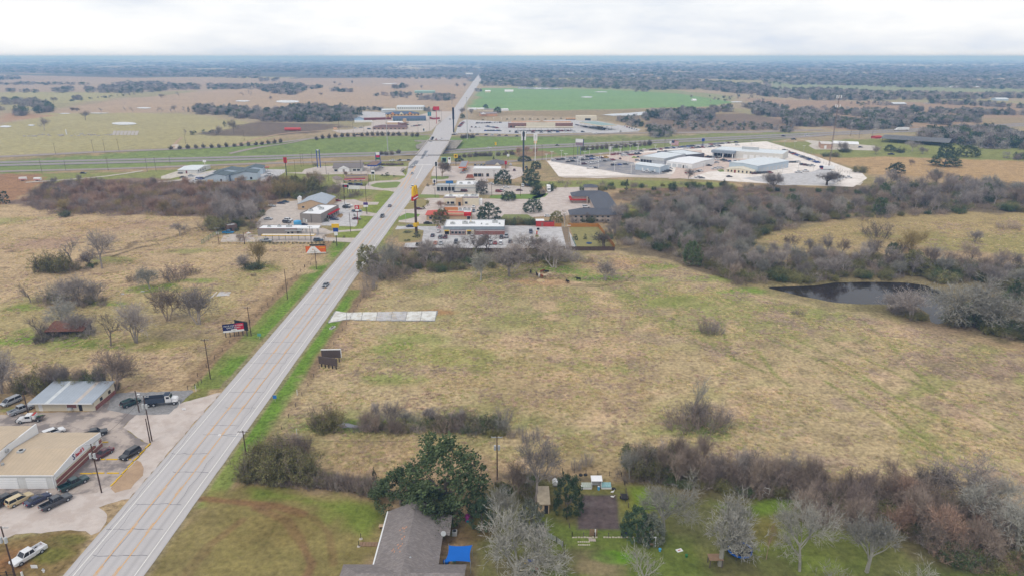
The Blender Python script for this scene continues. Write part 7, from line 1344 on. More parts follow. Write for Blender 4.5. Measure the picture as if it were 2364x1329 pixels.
def cnp(name,label,A,B,far,z,m,edge,posts=5,th=.35,cat='canopy',rows=2,panels=0,group=None,curve=0):
 b=Bld(name,label,cat,A,B,group);d=max(2.0,b.loc(far,z)[1]);
 if curve:
  pr=[(d*i/8,z-curve*(2*i/8-1)**2+curve)for i in range(9)];pr2=[(a_,c_-th)for a_,c_ in pr[::-1]];q=MB()
  n_=len(pr);vs=[(0,a_,c_)for a_,c_ in pr]+[(b.w,a_,c_)for a_,c_ in pr]+[(0,a_,c_-th)for a_,c_ in pr]+[(b.w,a_,c_-th)for a_,c_ in pr]
  fs=[(i,n_+i,n_+i+1,i+1)for i in range(n_-1)]+[(2*n_+i,2*n_+i+1,3*n_+i+1,3*n_+i)for i in range(n_-1)]+[(i,i+1,2*n_+i+1,2*n_+i)for i in range(n_-1)]+[(n_+i,3*n_+i,3*n_+i+1,n_+i+1)for i in range(n_-1)]+[(0,2*n_,3*n_,n_),(n_-1,2*n_-1,4*n_-1,3*n_-1)]
  q.add(vs,fs).mk('roof',m,b.o)
 else:
  b.box('roof',m,0,b.w,0,d,z-.02,z+.06)
  b.box('fascia',edge,-.1,b.w+.1,-.1,-.002,z-th,z+.12);b.box('fascia',edge,-.1,b.w+.1,d+.002,d+.1,z-th,z+.12);b.box('fascia',edge,-.1,-.002,0,d,z-th,z+.12);b.box('fascia',edge,b.w+.002,b.w+.1,0,d,z-th,z+.12)
 for i in range(panels):b.box('roof_panel',J2,b.w*i/panels+.25,b.w*(i+1)/panels-.25,.4,d-.4,z+.062,z+.1)
 for i in range(posts):
  for r_ in range(rows):x_=b.w*(i+.5)/posts;y_=d*(r_+.5)/rows;b.box('column',J6,x_-.12,x_+.12,y_-.12,y_+.12,-.2,z-.02)
 b.d=d;return b
cz=3.0
cnp('drive_in_canopy','long white car canopy with yellow edge before the drive-in',px('Z',335,860),px('Z',1235,855),px('Z',350,775),cz,J2,J11,8,rows=1,panels=8)
cnp('drive_in_canopy','short white canopy between the drive-in and the long canopy',px('Z',735,775),px('Z',1015,775),px('Z',735,695),3.0,J2,J4,3,rows=1)
cnp('drive_in_canopy','bright white curved canopy at the road end of the drive-in',px('Z',930,770),px('Z',1320,770),px('Z',930,612),4.0,J2,J2,4,curve=.9)
g=G(px('Z',975,640));t=empty('roof_tank',(g.x,g.y-3,0),0,'round light blue storage tank behind the drive-in','tank');uq((0,0,0),(0,0,4.6),2.0,2.0,16).mk('shell',W8('sky_blue',(92,170,216)),t);uq((0,0,4.6),(0,0,5.0),2.0,.5,16).mk('dome',MATS['sky_blue'],t)
b=Bld('storage_hut','small brown flat-roofed hut behind the blue pickup','hut',px('F',365,740),px('F',468,725));b.flat(3.2,5,W8('brown_block',(120,98,92)),J4);b.box('door',J1,.8,2.0,-.05,.02,0,2.1)
t=thg('patio_umbrella','white and red table umbrella beside the drive-in','umbrella',px('F',590,790));uq((0,0,0),(0,0,2.4),.05).mk('pole',J6,t)
for k in range(8):a0,a1=2*PI*k/8,2*PI*(k+1)/8;MB().add([(0,0,2.7),(math.cos(a0)*1.7,math.sin(a0)*1.7,2.1),(math.cos(a1)*1.7,math.sin(a1)*1.7,2.1)],[(0,1,2),(2,1,0)]).mk('panel',J0 if k%4 else J9,t)
fnc('yard_fence','green mesh fence at the pickup yard',[px('F',75,870),px('F',200,790),px('F',300,750)],2.2,W8('mesh_green',(96,132,112)),rails=7,step=3,post=.05)
fnc('lot_fence','dark low fence along the drive-in lot',[px('F',190,862),px('F',540,870),px('Z',330,890)],1.2,J3,rails=2,step=4)
sgp('drive_in_sign','blue and yellow drive-in sign on a tall pole',px('Z',1610,945),px('Z',0,570)[1],[(3.6,0,1.9,J11),(2.4,1.95,1.9,J17),(1.6,3.9,1.8,J0)],r=.2)
A,B=px('Z',990,545),px('Z',1345,558);b=Bld('burger_restaurant','grey block burger restaurant with white roof and red awning','restaurant',A,B);h=hgt(A,px('Z',0,405)[1]);d=b.loc(px('Z',1450,250),h)[1];b.rz=0
b.flat(h,d,J12,J2,.5);b.box('awning',J9,b.w+.01,b.w+1.2,d*.35,d*.95,2.6,3.2);b.units([(1.5,d*.3,2,2,1.1),(b.w*.45,d*.5,2.4,2,1.2),(b.w*.2,d*.7,1.4,1.4,.9)],h);b.box('service_door',J4,b.w*.12,b.w*.22,-.06,.02,0,2.4);b.box('meter_box',J0,b.w*.27,b.w*.33,-.4,-.02,.2,1.8)
for i in range(5):b.swin(d*.3+i*d*.13,d*.3+i*d*.13+1.4,.8,2.4,b.w+.02)
b.box('drain_pipe',J1,b.w*.53,b.w*.545,-.1,-.01,0,h)
A,B=px('Z',945,330),px('Z',1440,300);b=Bld('metal_hall','tan metal hall with wide grey gable roof behind the burger restaurant','building',A,B);b.rz=0;b.o.rotation_euler=(0,0,0);h=hgt(A,px('Z',0,235)[1]);d=24;b.gable(h,d,2.6,J7,J40,'y',.3);b.win(b.w*.15,b.w*.24,1.2,2.2)
b=Bld('menu_wall','black sign wall between the metal hall and the burger restaurant','sign',px('Z',1105,320),px('Z',1300,315));h=hgt(px('Z',1105,320),px('Z',0,215)[1]);b.box('panel',J14,0,b.w,0,.3,h-3.8,h);[b.box('post',J1,x_,x_+.2,.31,.5,-.2,h-.3)for x_ in(.6,b.w-.8)]
b=Bld('white_hut','small white gabled hut beside the metal hall','hut',px('Z',942,220),px('Z',1005,218));b.rz=0;b.gable(hgt(px('Z',942,220),px('Z',0,130)[1]),3,.9,J0,J2,'y',.15)
sgp('burger_sign','red square sign with white circle on a red pole',px('Z',1970,570),px('Z',0,255)[1],[(2.5,0,2.0,J9),(1.8,2.1,1.1,J0)],W8('red_pole',(150,44,44)))[0]
g_,hh_=G(px('Z',1970,570)),hgt(px('Z',1970,570),px('Z',0,255)[1]);o=uq((0,-.23,0),(0,-.27,0),0.65,.65,20).mk('emblem',J0,bpy.data.objects['burger_sign']);o.location=(0,0,hh_-1.0);o=uq((0,-.275,0),(0,-.3,0),.36,.36,20).mk('emblem',J9,bpy.data.objects['burger_sign']);o.location=(0,0,hh_-1.0)
sgp('purple_sign','purple and white sign on a pole at the burger drive',px('Z',2110,400),px('Z',0,205)[1],[(2.6,0,1.4,J31),(2.6,1.5,1.2,J0)],J34,.12)
b=cnp('fuel_canopy','red-edged filling station canopy with dark roof',px('Y',1150,665),px('Y',1500,655),px('Y',1190,530),5.0,W8('dark_flat_roof',(112,104,104)),J9,3,th=.9);bq(-.15,b.w+.15,-.16,-.11,4.15,4.4).mk('stripe',J0,b.o)
for i in range(3):q=b.box('fuel_pump',J17,b.w*(i+.5)/3-.4,b.w*(i+.5)/3+.4,b.d*.45,b.d*.55,0,1.8)
b=Bld('station_shop','tan filling station shop behind the red canopy','shop',px('Y',1170,600),px('Y',1560,580));b.rz=0;b.flat(3.6,9,J7,MATS['dark_flat_roof']);[b.win(x_,x_+2,.6,2.4)for x_ in(2,6,10)]
b=Bld('brown_roof_house','low house with grey brown roof left of the red canopy','house',px('Y',1010,620),px('Y',1130,610));b.rz=0;b.hip(2.8,11,1.6,J5,W8('taupe_roof',(142,128,122)))
LB,RB=px('Y',1205,770),px('Y',1415,775);z1=hgt(LB,px('Y',0,655)[1]);z0=hgt(LB,px('Y',0,718)[1]);bbd('white_billboard','blank white billboard on posts before the red canopy',LB,RB,z0,z1,J0,J4,4,J3)
LB,RB=px('Y',1120,790),px('Y',1228,790);z1=hgt(LB,px('Y',0,640)[1]);z0=hgt(LB,px('Y',0,690)[1]);e,w_,f_=bbd('dark_billboard','dark billboard with red and white emblem beside the blank one',LB,RB,z0,z1,J14,J0,2,J1);bq(w_*.3,w_*.7,-.07,-.035,z0+.6,z1-.6).mk('emblem',J9,e);bq(w_*.36,w_*.64,-.09,-.072,z0+1.0,z1-1.0).mk('lettering',J0,e);bq(-.1,w_+.1,-.05,.2,z1,z1+.2).mk('cap',J0,e)
sgp('price_sign','white price sign with blue panel on two white legs',px('Y',1640,575),px('Y',0,395)[1],[(2.7,0,3.1,J0),(2.2,1.2,1.5,W8('mid_blue',(60,120,180)))],J0,.12,2,2.0)
A,B=px('Y',960,425),px('Y',1450,415);b=Bld('gabled_shop','low shop with long grey roof and white front gable','shop',A,B);b.rz=0;h=3.3;d=b.loc(px('Y',960,255),h+2)[1];b.gable(h,d,2.4,J35,W8('grey_brown_shingle',(128,120,118),var=.1),'x',.6)
MB().prism([(b.w*.18,-1.2),(b.w*.56,-1.2),(b.w*.56,-.01),(b.w*.18,-.01)],-.2,3.0).mk('porch_wall',J0,b.o);MB().side([(b.w*.16,3.0),(b.w*.37,5.2),(b.w*.58,3.0)],-1.4,d*.4).mk('porch_roof',MATS['grey_brown_shingle'],b.o);MB().side([(b.w*.18,3.0),(b.w*.37,5.0),(b.w*.56,3.0)],-1.46,-1.405).mk('gable_wall',J0,b.o)
b.box('door',J12,b.w*.33,b.w*.40,-1.27,-1.2,0,2.2);[b.win(x_,x_+2.4,.5,2.0)for x_ in(.8,b.w*.68,b.w*.82)]
b=cnp('blue_canopy','blue-edged filling station canopy with panelled roof',px('Y',1545,425),px('Y',1700,425),px('Y',1640,245),5.4,W8('panel_roof',(140,122,106)),J17,2,th=.9,rows=4)
for i in range(4):
 for j in range(5):b.box('roof_panel',W8('brown_roof_panel',(128,92,74)),b.w*i/4+.3,b.w*(i+1)/4-.3,b.d*j/5+.5,b.d*(j+1)/5-.5,5.462,5.5)
sgp('colour_tower_sign','tall blue sign with white, red and green panels by the blue canopy',px('Y',1720,240),px('Y',0,90)[1],[(3.5,0,2.2,J0),(3.2,2.5,1.9,W8('crimson',(204,30,80))),(3.2,4.6,1.6,J21)],J17,.3,2,3.8)
sgp('blue_twin_pole','tall pair of blue poles with a small white lamp on top',px('Y',715,350),px('Y',0,40)[1],[(1.4,0,.9,J0)],J17,.36,2,2.4)
sgp('red_motel_sign','red box sign on a dark pole beside the motel',px('Y',165,520),px('Y',0,175)[1],[(2.5,0,4.2,J9)],J1,.3)
for A,B,top,d,lab,dr in[(px('X',690,600),px('X',1045,605),475,15,'front left motel block with slate mono-pitch roof',1),(px('X',1130,575),px('X',1590,560),440,15,'front right motel block with slate mono-pitch roof',1),(px('X',840,480),px('X',1290,470),400,15,'back left motel block with slate mono-pitch roof',1),(px('X',1340,470),px('X',1680,460),355,14,'back right motel block with slate mono-pitch roof',1)]:
 b=Bld('motel_block',lab,'motel',A,B);b.rz=0;h=hgt(A,px('X',0,top)[1]);w=b.w
 MB().add([(0,0,-.3),(w,0,-.3),(w,d,-.3),(0,d,-.3),(0,0,h-1.6),(w,0,h-.4),(w,d,h-.4),(0,d,h-1.6),(w*.55,0,h+.8),(w*.55,d,h+.8)],[(0,1,5,8,4),(1,2,6,5),(2,3,7,9,6),(3,0,4,7)]).mk('wall',J30,b.o)
 MB().add([(-.8,-.5,h-1.8),(w*.55,-.5,h+1.0),(w*.55,d+.5,h+1.0),(-.8,d+.5,h-1.8),(-.8,-.5,h-2.0),(w*.55,-.5,h+.8),(w*.55,d+.5,h+.8),(-.8,d+.5,h-2.0)],[(0,1,2,3),(7,6,5,4),(0,4,5,1),(1,5,6,2),(2,6,7,3),(3,7,4,0)]).mk('roof',J46,b.o)
 MB().add([(w*.55,-.3,h+.85),(w+.4,-.3,h-.4),(w+.4,d+.3,h-.4),(w*.55,d+.3,h+.85),(w*.55,-.3,h+.7),(w+.4,-.3,h-.55),(w+.4,d+.3,h-.55),(w*.55,d+.3,h+.7)],[(0,1,2,3),(7,6,5,4),(0,4,5,1),(1,5,6,2),(2,6,7,3),(3,7,4,0)]).mk('roof',J46,b.o)
 for i in range(4):b.swin(1.2+i*d/4,3.0+i*d/4,.4,2.4,-.02);b.swin(1.2+i*d/4,3.0+i*d/4,3.0,max(3.4,h-2.4),-.02)
 b.win(w*.72,w*.8,.5,2.3,frame=None);b.box('stair_wall',J7,w*.15,w*.4,-.6,-.02,-.2,2.0)
b=cnp('motel_porch','small red-roofed entrance porch of the motel',px('X',1670,430),px('X',1790,425),px('X',1670,340),4.0,W8('salmon_roof',(196,104,92)),MATS['salmon_roof'],2,th=.5,cat='porch')
A,B=px('X',235,450),px('X',560,450);b=Bld('metal_office','white metal office with low pale roof beside the motel','building',A,B);b.rz=0;h=hgt(A,px('X',0,390)[1]);d=b.loc(px('X',340,308),h)[1];b.gable(h,d,1.0,J41,J13,'x',.4);b.box('door',W8('maroon_door',(120,40,48)),b.w*.4,b.w*.47,-.06,.02,0,2.2);[b.swin(2+i*4,3.4+i*4,1,2.2,b.w+.02)for i in range(4)];b.box('hedge_box',J1,0,b.w*.25,-1.2,-.3,0,.8)
sgp('cream_sign','cream post with pale square lamp sign near the metal office',px('X',700,390),px('X',0,225)[1],[(2.6,0,1.6,J0)],J5,.25)
for p_,rz,lab,m_ in((px('A',210,1240),20,'white and red livestock trailer in the bare field',J0),(px('A',343,1243),0,'small white camper trailer on the farm track',J0)):
 t=thg('field_trailer',lab,'trailer',p_,rz);bq(-2.4,2.4,-1.1,1.1,.6,2.6).mk('body',m_,t);bq(-2.45,2.45,-1.15,-1.11,.8,1.3).mk('stripe',J8,t);[uq((x_,s_*1.0,.35),(x_,s_*1.2,.35),.35,n=10).mk('wheel',J25,t)for x_ in(-.6,.3)for s_ in(-1,1)]
A,B=px('b',775,462),px('b',1808,470);b=Bld('arches_restaurant','long brick burger restaurant with white roof and yellow awnings','restaurant',A,B);b.rz=0;b.o.rotation_euler=(0,0,0);h=hgt(A,px('b',0,335)[1]);d=b.loc(px('b',830,212),h)[1];w=b.w
b.flat(h,d,J20,J2,.5,pm=J4);b.box('fascia',W8('grey_fascia',(150,160,170)),-.1,w+.1,-.1,-.003,h-1.3,h+.5)
for x0,x1 in((0,.10),(.365,.50)):b.box('pier',J5,w*x0,w*x1,-.25,-.105,-.2,h-1.3)
b.box('white_band',J0,w*.11,w*.36,-.06,-.003,2.1,2.3);b.box('white_band',J0,w*.52,w,-.06,-.003,2.1,2.3)
for x0,x1 in((.015,.085),(.385,.45)):b.box('awning',J11,w*x0,w*x1,-.9,-.26,2.2,2.6);b.win(w*x0,w*x1,.3,2.1,-.26,frame=None)
for i in range(4):b.win(w*(.12+i*.06),w*(.165+i*.06),.6,1.9)
b.units([(w*.09,d*.4,2.4,1.8,1.0),(w*.29,d*.45,2.8,1.8,1.3),(w*.4,d*.5,1.0,.9,.9),(w*.435,d*.5,1.0,.9,.9),(w*.47,d*.5,1.0,.9,.9),(w*.79,d*.6,2.8,2.0,1.5),(w*.6,d*.4,.8,.8,.6),(w*.68,d*.35,1.6,.5,.5),(w*.9,d*.4,1.0,1.0,.6)],h);uq((w*.42,d*.8,h),(w*.42,d*.8,h+1.4),.5,.1,10).mk('roof_cone',J5,b.o)
def arches(mb,cx,cz,s,y0,y1):
 for k in(-1,1):
  pts_=[(cx+k*s*(.52-.5*math.cos(PI*i/10)),cz+s*1.7*math.sin(PI*i/10))for i in range(11)]
  for(xa,za),(xb,zb)in zip(pts_,pts_[1:]):mb.side([(xa-s*.1,za),(xa+s*.1,za),(xb+s*.1,zb),(xb-s*.1,zb)],y0,y1)
 return mb
base=px('e',300,1235);H_=hgt(base,px('e',0,85)[1]);g=G(base)
t=empty('arches_sign',g,math.radians(77),'very tall brown pole with yellow double arches over a red box','sign');uq((0,0,-.2),(0,0,H_-9),.75,.55,12).mk('pole',W8('brown_pole',(88,70,62)),t);arches(MB(),0,H_-7.4,3.0,-.5,.5).mk('arches',J11,t);bq(-3.7,3.7,-.5,.5,H_-9.4,H_-7.3).mk('red_box',J9,t);bq(-3.4,3.4,-.53,-.5,H_-8.8,H_-8.2).mk('white_stripe',J0,t);bq(-1.9,1.9,-.85,.85,4.2,6.0).mk('yellow_plate',J11,t)
sgp('tower_billboard','white reverse of a roadside sign panel behind the arches',px('e',300,560),px('e',0,380)[1],[(.8,0,.8,J0)],J1,.1)
def flag(label,base,top,w_,hh,group=None):
 g=G(base);h=hgt(base,top);t=empty('flag_pole',g,0,label,'flag',group);uq((0,0,0),(0,0,h),.12,.07,8).mk('pole',J0,t);uq((0,0,h),(0,0,h+.2),.14,.14,8).mk('finial',J11,t)
 def ripple(x_,k):return.12*w_*math.sin(x_/w_*7)*.5
 for i in range(13):
  mb=MB();z1_=h-.2-hh*i/13;z0_=h-.2-hh*(i+1)/13;n_=12
  for k in range(n_):xa,xb=.1+w_*k/n_,.1+w_*(k+1)/n_;sa,sb=-.15*hh*(k/n_)**2,-.15*hh*((k+1)/n_)**2;mb.add([(xa,ripple(xa,k),z0_+sa),(xb,ripple(xb,k),z0_+sb),(xb,ripple(xb,k),z1_+sb),(xa,ripple(xa,k),z1_+sa)],[(0,1,2,3),(3,2,1,0)])
  mb.mk('stripe',J9 if i%2==0 else J0,t)
 mb=MB()
 for k in range(5):xa,xb=.1+w_*.4*k/5,.1+w_*.4*(k+1)/5;[mb.add([(xa,ripple(xa,k)+o_,h-.2-hh*.54),(xb,ripple(xb,k)+o_,h-.2-hh*.54),(xb,ripple(xb,k)+o_,h-.18),(xa,ripple(xa,k)+o_,h-.18)],[(0,1,2,3),(3,2,1,0)])for o_ in(-.03,.03)]
 cn=mb.mk('canton',J22,t)
 for r_ in range(3):
  for k in range(4):x_=.1+w_*.4*(k+.6+.3*(r_%2))/5;bq(x_-.09,x_+.09,ripple(x_,0)-.05,ripple(x_,0)-.035,h-.5-hh*.16*(r_+.3)-.09,h-.5-hh*.16*(r_+.3)+.09).mk('star',J0,cn)
 return t
flag('stars and stripes flag on a pole before the arches restaurant',px('b',648,515),px('b',0,300)[1],2.4,1.5);flag('large stars and stripes flag over the dealership',px('R',1945,265),px('R',0,145)[1],7.2,4.6)
b=Bld('bin_store','red brick bin enclosure with white roof behind the arches restaurant','shed',px('c',130,765),px('c',440,768));h=hgt(px('c',130,765),px('c',0,680)[1]);b.box('wall',J8,0,b.w*.43,0,4,-.2,h+.4);b.box('roof',J2,-.2,b.w*.43+.2,-.2,4.2,h+.4,h+.6);b.box('wall',J8,b.w*.43+.01,b.w,0,.25,-.2,h-.2);b.box('wall',J8,b.w-.25,b.w,.26,4,-.2,h-.2);b.box('gate',J20,b.w*.28,b.w*.4,-.06,-.005,0,h-.3);b.box('tar_cover',J1,b.w*.45,b.w-.3,.3,4,h-.5,h-.4)
fnc('cedar_fence','orange cedar plank fence around the small yard',[px('c',445,768),px('c',560,768)],2.0,J36,planks=.55);fnc('cedar_fence','long orange cedar plank fence at the back and side of the yard with young oaks',[px('c',680,770),px('c',1190,770),px('c',1465,1130)],2.0,J36,planks=.7)
fnc('dark_fence','dark weathered plank fence between the young oak yard and the field',[px('c',640,1170),px('c',1465,1172)],2.0,W8('dark_plank',(88,70,66),var=.2),planks=.6);fnc('belt_fence','dark plank fence along the rear of the arches lot',[px('b',20,735),px('b',760,745),px('b',1560,750),px('b',2060,760),px('c',620,1150)],1.8,W8('dark_plank',(88,70,66)),planks=1.3)
fnc('mesh_fence','green mesh fence inside the young oak yard',[px('c',740,960),px('c',810,1115)],1.3,MATS['mesh_green'],rails=4,step=2)
t=thg('paddling_pool','small blue toy pool on the fenced lawn','pool',px('c',1035,1050));uq((0,0,0),(0,0,.35),1.3,1.4,16).mk('rim',J17,t);uq((0,0,.3),(0,0,.36),1.2,1.2,16).mk('water',W8('pool_dark',(30,70,110)),t)
b=Bld('red_roof_restaurant','tan restaurant with red tile roof in front of the arches restaurant','restaurant',px('b',480,215),px('b',1240,205));b.rz=0;b.o.rotation_euler=(0,0,0);w=b.w;b.hip(3.2,11,1.7,J7,J47,.8,w=w*.45);b.box('wall',J7,w*.46,w,0,13,-.2,4.0);MB().add([(w*.46,-.6,3.0),(w*.83,-.6,3.0),(w*.83,3.2,4.6),(w*.46,3.2,4.6),(w*.46,3.2,3),(w*.83,3.2,3)],[(0,1,2,3),(1,5,2),(0,3,4),(4,3,2,5)]).mk('roof',J47,b.o);bq(w*.84,w,-.5,3,2.6,4.2).mk('entrance',J9,b.o);b.box('parapet',W8('orange_stucco',(206,140,92)),w*.37,w*.68,9,9.5,3.2,5.6);b.box('roof',J2,w*.69,w-.2,4,12.6,4.0,4.1);b.units([(w*.7,6,2,2,1.4),(w*.8,7,2.2,2,1.4),(w*.9,6.5,1.8,1.8,1.4)],4.1);[b.win(x_,x_+1.6,.8,2.2)for x_ in(1.5,4.0,6.5)];b.win(w*.91,w*.98,.6,2.6,-.55,frame=J0)
A,B=px('a',775,845),px('a',1420,848);b=Bld('taco_restaurant','cream restaurant with purple roof stripe and bell arch','restaurant',A,B);b.rz=0;b.o.rotation_euler=(0,0,0);h=hgt(A,px('a',0,710)[1]);w=b.w*.92;d=b.loc(px('a',790,660),h)[1]
b.flat(h,max(d,9),J5,J2,.6,w=w);b.box('purple_band',J31,0,w*.34,-.1,-.003,h-.1,h+.35);b.box('purple_band',J31,w*.54,w,-.1,-.003,h-.1,h+.35);b.box('portal',J7,w*.35,w*.53,-1.6,-.01,-.2,h+.2);MB().side([(w*.36+w*.16*i/10,h+.2+1.4*math.sin(PI*i/10))for i in range(11)],-1.5,-1.1).mk('bell_arch',J0,b.o);b.box('door',J1,w*.42,w*.49,-1.66,-1.6,0,2.4);[b.win(w*x0,w*x1,.9,2.4)for x0,x1 in((.09,.16),(.19,.3),(.6,.68))];b.units([(w*.14,4,2,1.6,1),(w*.57,4,2.4,2,1),(w*.76,4,2.6,2,1),(w*.88,5,1.6,1.6,1)],h);b.box('wall',J0,w+.01,b.w,1,7,-.2,3.2);b.box('planter',J3,w*.05,w*.33,-1.0,-.3,0,.5)
A,B=px('a',650,610),px('a',1340,612);b=Bld('chicken_restaurant','white stepped restaurant with glazed dining room','restaurant',A,B);b.rz=0;b.o.rotation_euler=(0,0,0);w=b.w;h=hgt(A,px('a',0,510)[1]);h2=hgt(px('a',975,610),px('a',0,505)[1]);d=b.loc(px('a',1000,432),h2)[1];b.flat(h,8,J4,J4,.3,w=w*.46);b.flat(h2,max(d,10),J35,J2,.6,w=w*.535,x0=w*.465,y0=-.5)
for i in range(5):b.win(w*(.01+i*.09),w*(.085+i*.09),.5,h-.9)
b.box('grey_band',W8('light_band',(176,180,184)),w*.46,w,-.62,-.505,h2*.55,h2*.68);b.box('red_entrance',W8('dark_red',(128,36,44)),w*.6,w*.75,-1.4,-.63,0,1.6);b.units([(w*.55,5,2.2,2,1),(w*.75,6,2.2,2.2,1)],h2);b.box('hedge_wall',J1,w*.42,w*.72,-2.4,-2.0,0,.6)
A,B=px('a',1275,360),px('a',1750,362);b=Bld('white_brick_store','white brick corner store with dark shop windows','shop',A,B);b.rz=0;b.o.rotation_euler=(0,0,0);h=hgt(A,px('a',0,222)[1]);d=12;w=b.w;b.flat(h,d,J59,J2,.4);b.box('parapet_cap',J0,-.1,w+.1,-.15,-.003,h-.3,h+.45)
for x0,x1 in((.02,.15),(.17,.3),(.32,.36),(.47,.565),(.78,.81)):b.win(w*x0,w*x1,.2,h*.42,frame=J7)
b=cnp('fuel_canopy','grey filling station canopy with orange edge at the corner store',px('a',1030,300),px('a',1150,300),px('a',1030,90),5.0,W8('grey_panel_roof',(150,152,160)),J19,1,rows=4,th=.9);[b.box('fuel_pump',J19,b.w*.5-.5,b.w*.5+.5,b.d*(i+.5)/4-.3,b.d*(i+.5)/4+.3,0,1.7)for i in range(4)]
b=Bld('timber_frame_hut','orange open timber rack between the stores','rack',px('a',1150,410),px('a',1290,412));b.rz=0;b.o.rotation_euler=(0,0,0);[b.box('post',J36,b.w*i/5,b.w*i/5+.15,0,.15,0,2.4)for i in range(6)];MB().add([(0,-.5,1.4),(b.w,-.5,1.4),(b.w*.8,4,3.4),(b.w*.15,4,3.4)],[(0,1,2,3),(3,2,1,0)]).mk('roof',W8('terracotta',(182,106,78)),b.o);b.box('kerb',J1,-.5,b.w+.5,-1.2,-.8,0,.4)
b=Bld('grey_roof_restaurant','low restaurant with grey hipped roof behind the white brick store','restaurant',px('a',1490,215),px('a',1840,215));b.rz=0;b.o.rotation_euler=(0,0,0);b.hip(3.2,16,3.2,J7,W8('charcoal_shingle',(112,108,112),var=.1),.8);MB().side([(b.w*.42,3.0),(b.w*.56,5.2),(b.w*.7,3.0)],-1.4,4).mk('dormer',MATS['charcoal_shingle'],b.o);MB().side([(b.w*.43,3.0),(b.w*.56,5.0),(b.w*.69,3.0)],-1.45,-1.41).mk('gable_wall',J5,b.o)
for nm,lab,bs,tp,pan,pm,r_ in[('black_pylon','narrow black and white pylon sign by the brown corner tree',px('a',652,470),px('a',0,100)[1],[(2.2,0,3.6,J0),(1.4,.2,3.2,J14)],J1,.22),('dealer_pylon','very tall dark pylon with white box sign at the plaza',px('a',2130,270),px('T',0,390)[1],[(3.6,0,7.4,J0),(2.0,.8,3.6,J8)],W8('dark_pylon',(70,76,84)),.7),('white_tower_sign','tall white pole with white sign and red ornament',px('R',92,430),px('R',0,55)[1],[(3.3,0,6,J0),(1.0,.9,4.2,J9),(2.7,6.1,2.3,W8('peach',(236,200,160)))],J0,.35),('green_frame_sign','square green-framed sign at the corner',px('a',780,170),px('a',0,30)[1],[(4.4,0,4.4,W8('mint_frame',(150,196,176))),(3.4,.5,3.2,W8('sign_olive',(104,120,84)))],J6,.15),('shell_sign','white sign with red shell emblem at the corner',px('a',870,180),px('a',0,25)[1],[(2.4,0,5.2,J0),(1.5,.5,1.5,J9)],J0,.2),('yellow_sign','yellow square sign on the frontage road',px('a',980,175),px('T',0,680)[1],[(3.1,0,3.0,J11),(1.5,.7,1.4,J19)],J1,.18),('yellow_pole_sign','thin pole with small yellow sign on the highway verge',px('T',562,750),px('T',0,530)[1],[(1.5,0,2.6,J11)],J6,.16),('chicken_sign','purple and white low sign at the chicken restaurant',px('a',615,500),px('a',0,395)[1],[(2.4,0,2.8,J0),(1.5,1.0,1.4,J31)],J22,.3),('blue_cross_sign','blue sign with white lettering on a pole in the lot',px('a',875,645),px('a',0,425)[1],[(5.0,0,1.9,W8('mid_blue',(60,120,180)))],J1,.15),('red_pylon','small black pylon with red panel beside the grey-roofed restaurant',px('a',1830,240),px('a',0,90)[1],[(1.8,0,2.8,J9)],J14,.25),('menu_board','drive-through menu sign beside the planted island',px('c',165,850),px('c',0,785)[1],[(1.4,0,1.0,J14)],J1,.1),('round_sign','small white board sign by the dealership entrance',px('R',1110,350),px('R',0,225)[1],[(2.8,0,3.6,J4)],J0,.3),('blue_dealer_sign','blue oval dealer sign on a pole over the rear car rows',px('S',228,190),px('S',0,108)[1],[(2.9,0,3.0,J17)],J22,.3),('white_dealer_sign','white square sign beside the large flag',px('R',1935,262),px('R',0,155)[1],[(2.2,0,2.5,J0)],J6,.2),('red_lodge_sign','red arched sign above the blue-roofed inn',px('U',1980,490),px('U',0,195)[1],[(8.6,0,4.8,J9)],J8,.4),('green_hotel_sign','teal square sign before the inn',px('U',1860,420),px('U',0,290)[1],[(5.2,0,5.4,W8('teal_panel',(60,140,150)))],J6,.3),('blue_white_sign','white and blue sign at the restaurant corner',px('U',1762,640),px('U',0,560)[1],[(3,0,4.2,J0),(1.6,.8,2.6,W8('mid_blue',(60,120,180)))],J6,.2),('tall_dark_tower','tall dark slab pylon beside the north junction',px('T',40,410),px('T',0,100)[1],[(2.4,0,14,J14)],J14,.8),('green_road_sign','overhead style sign board on the highway verge',px('T',715,750),px('T',0,680)[1],[(2.2,0,2.0,J0)],J34,.12)]:sgp(nm,lab,bs,tp,pan,pm,r_)
LB=px('R',690,345);g=G(LB);h=hgt(LB,px('R',0,125)[1]);t=empty('dealer_billboard',g,math.radians(-24),'large grey roadside billboard on two posts over the dealership rows','billboard')
bq(-3.8,3.8,-.4,.4,h-6.3,h).mk('panel',W8('board_grey',(186,186,196)),t);bq(-3.5,3.5,-.46,-.41,h-3.1,h-.4).mk('face',J0,t);bq(-3.5,3.5,-.46,-.41,h-6.0,h-3.5).mk('face',W8('board_mauve',(150,130,140)),t);bq(3.81,4.2,-.5,.5,h-6.3,h).mk('edge',J22,t);[uq((x_,0,0),(x_,0,h-6.2),.35,n=10).mk('post',W8('steel_blue',(120,136,150)),t)for x_ in(-1.4,1.4)]
for bs,tp,lab in((px('B',1155,975),px('B',0,640)[1],'left'),(px('B',1872,865),px('B',0,490)[1],'right')):g=G(bs);h=min(hgt(bs,tp),50);t=empty('high_mast_light',g,0,'tall pale mast light %s of the overpass'%lab,'light mast');uq((0,0,0),(0,0,h),.45,.2,10).mk('mast',J4,t);uq((0,0,h-.6),(0,0,h),1.0,1.0,12).mk('lamp_ring',J4,t);uq((0,0,0),(0,0,.6),1.0,1.0,10).mk('footing',J10,t)
bx0=G((968,351),0).x-1;e=empty('overpass',(0,BRY,0),0,'concrete road bridge carrying the main road over the sunken highway','bridge')
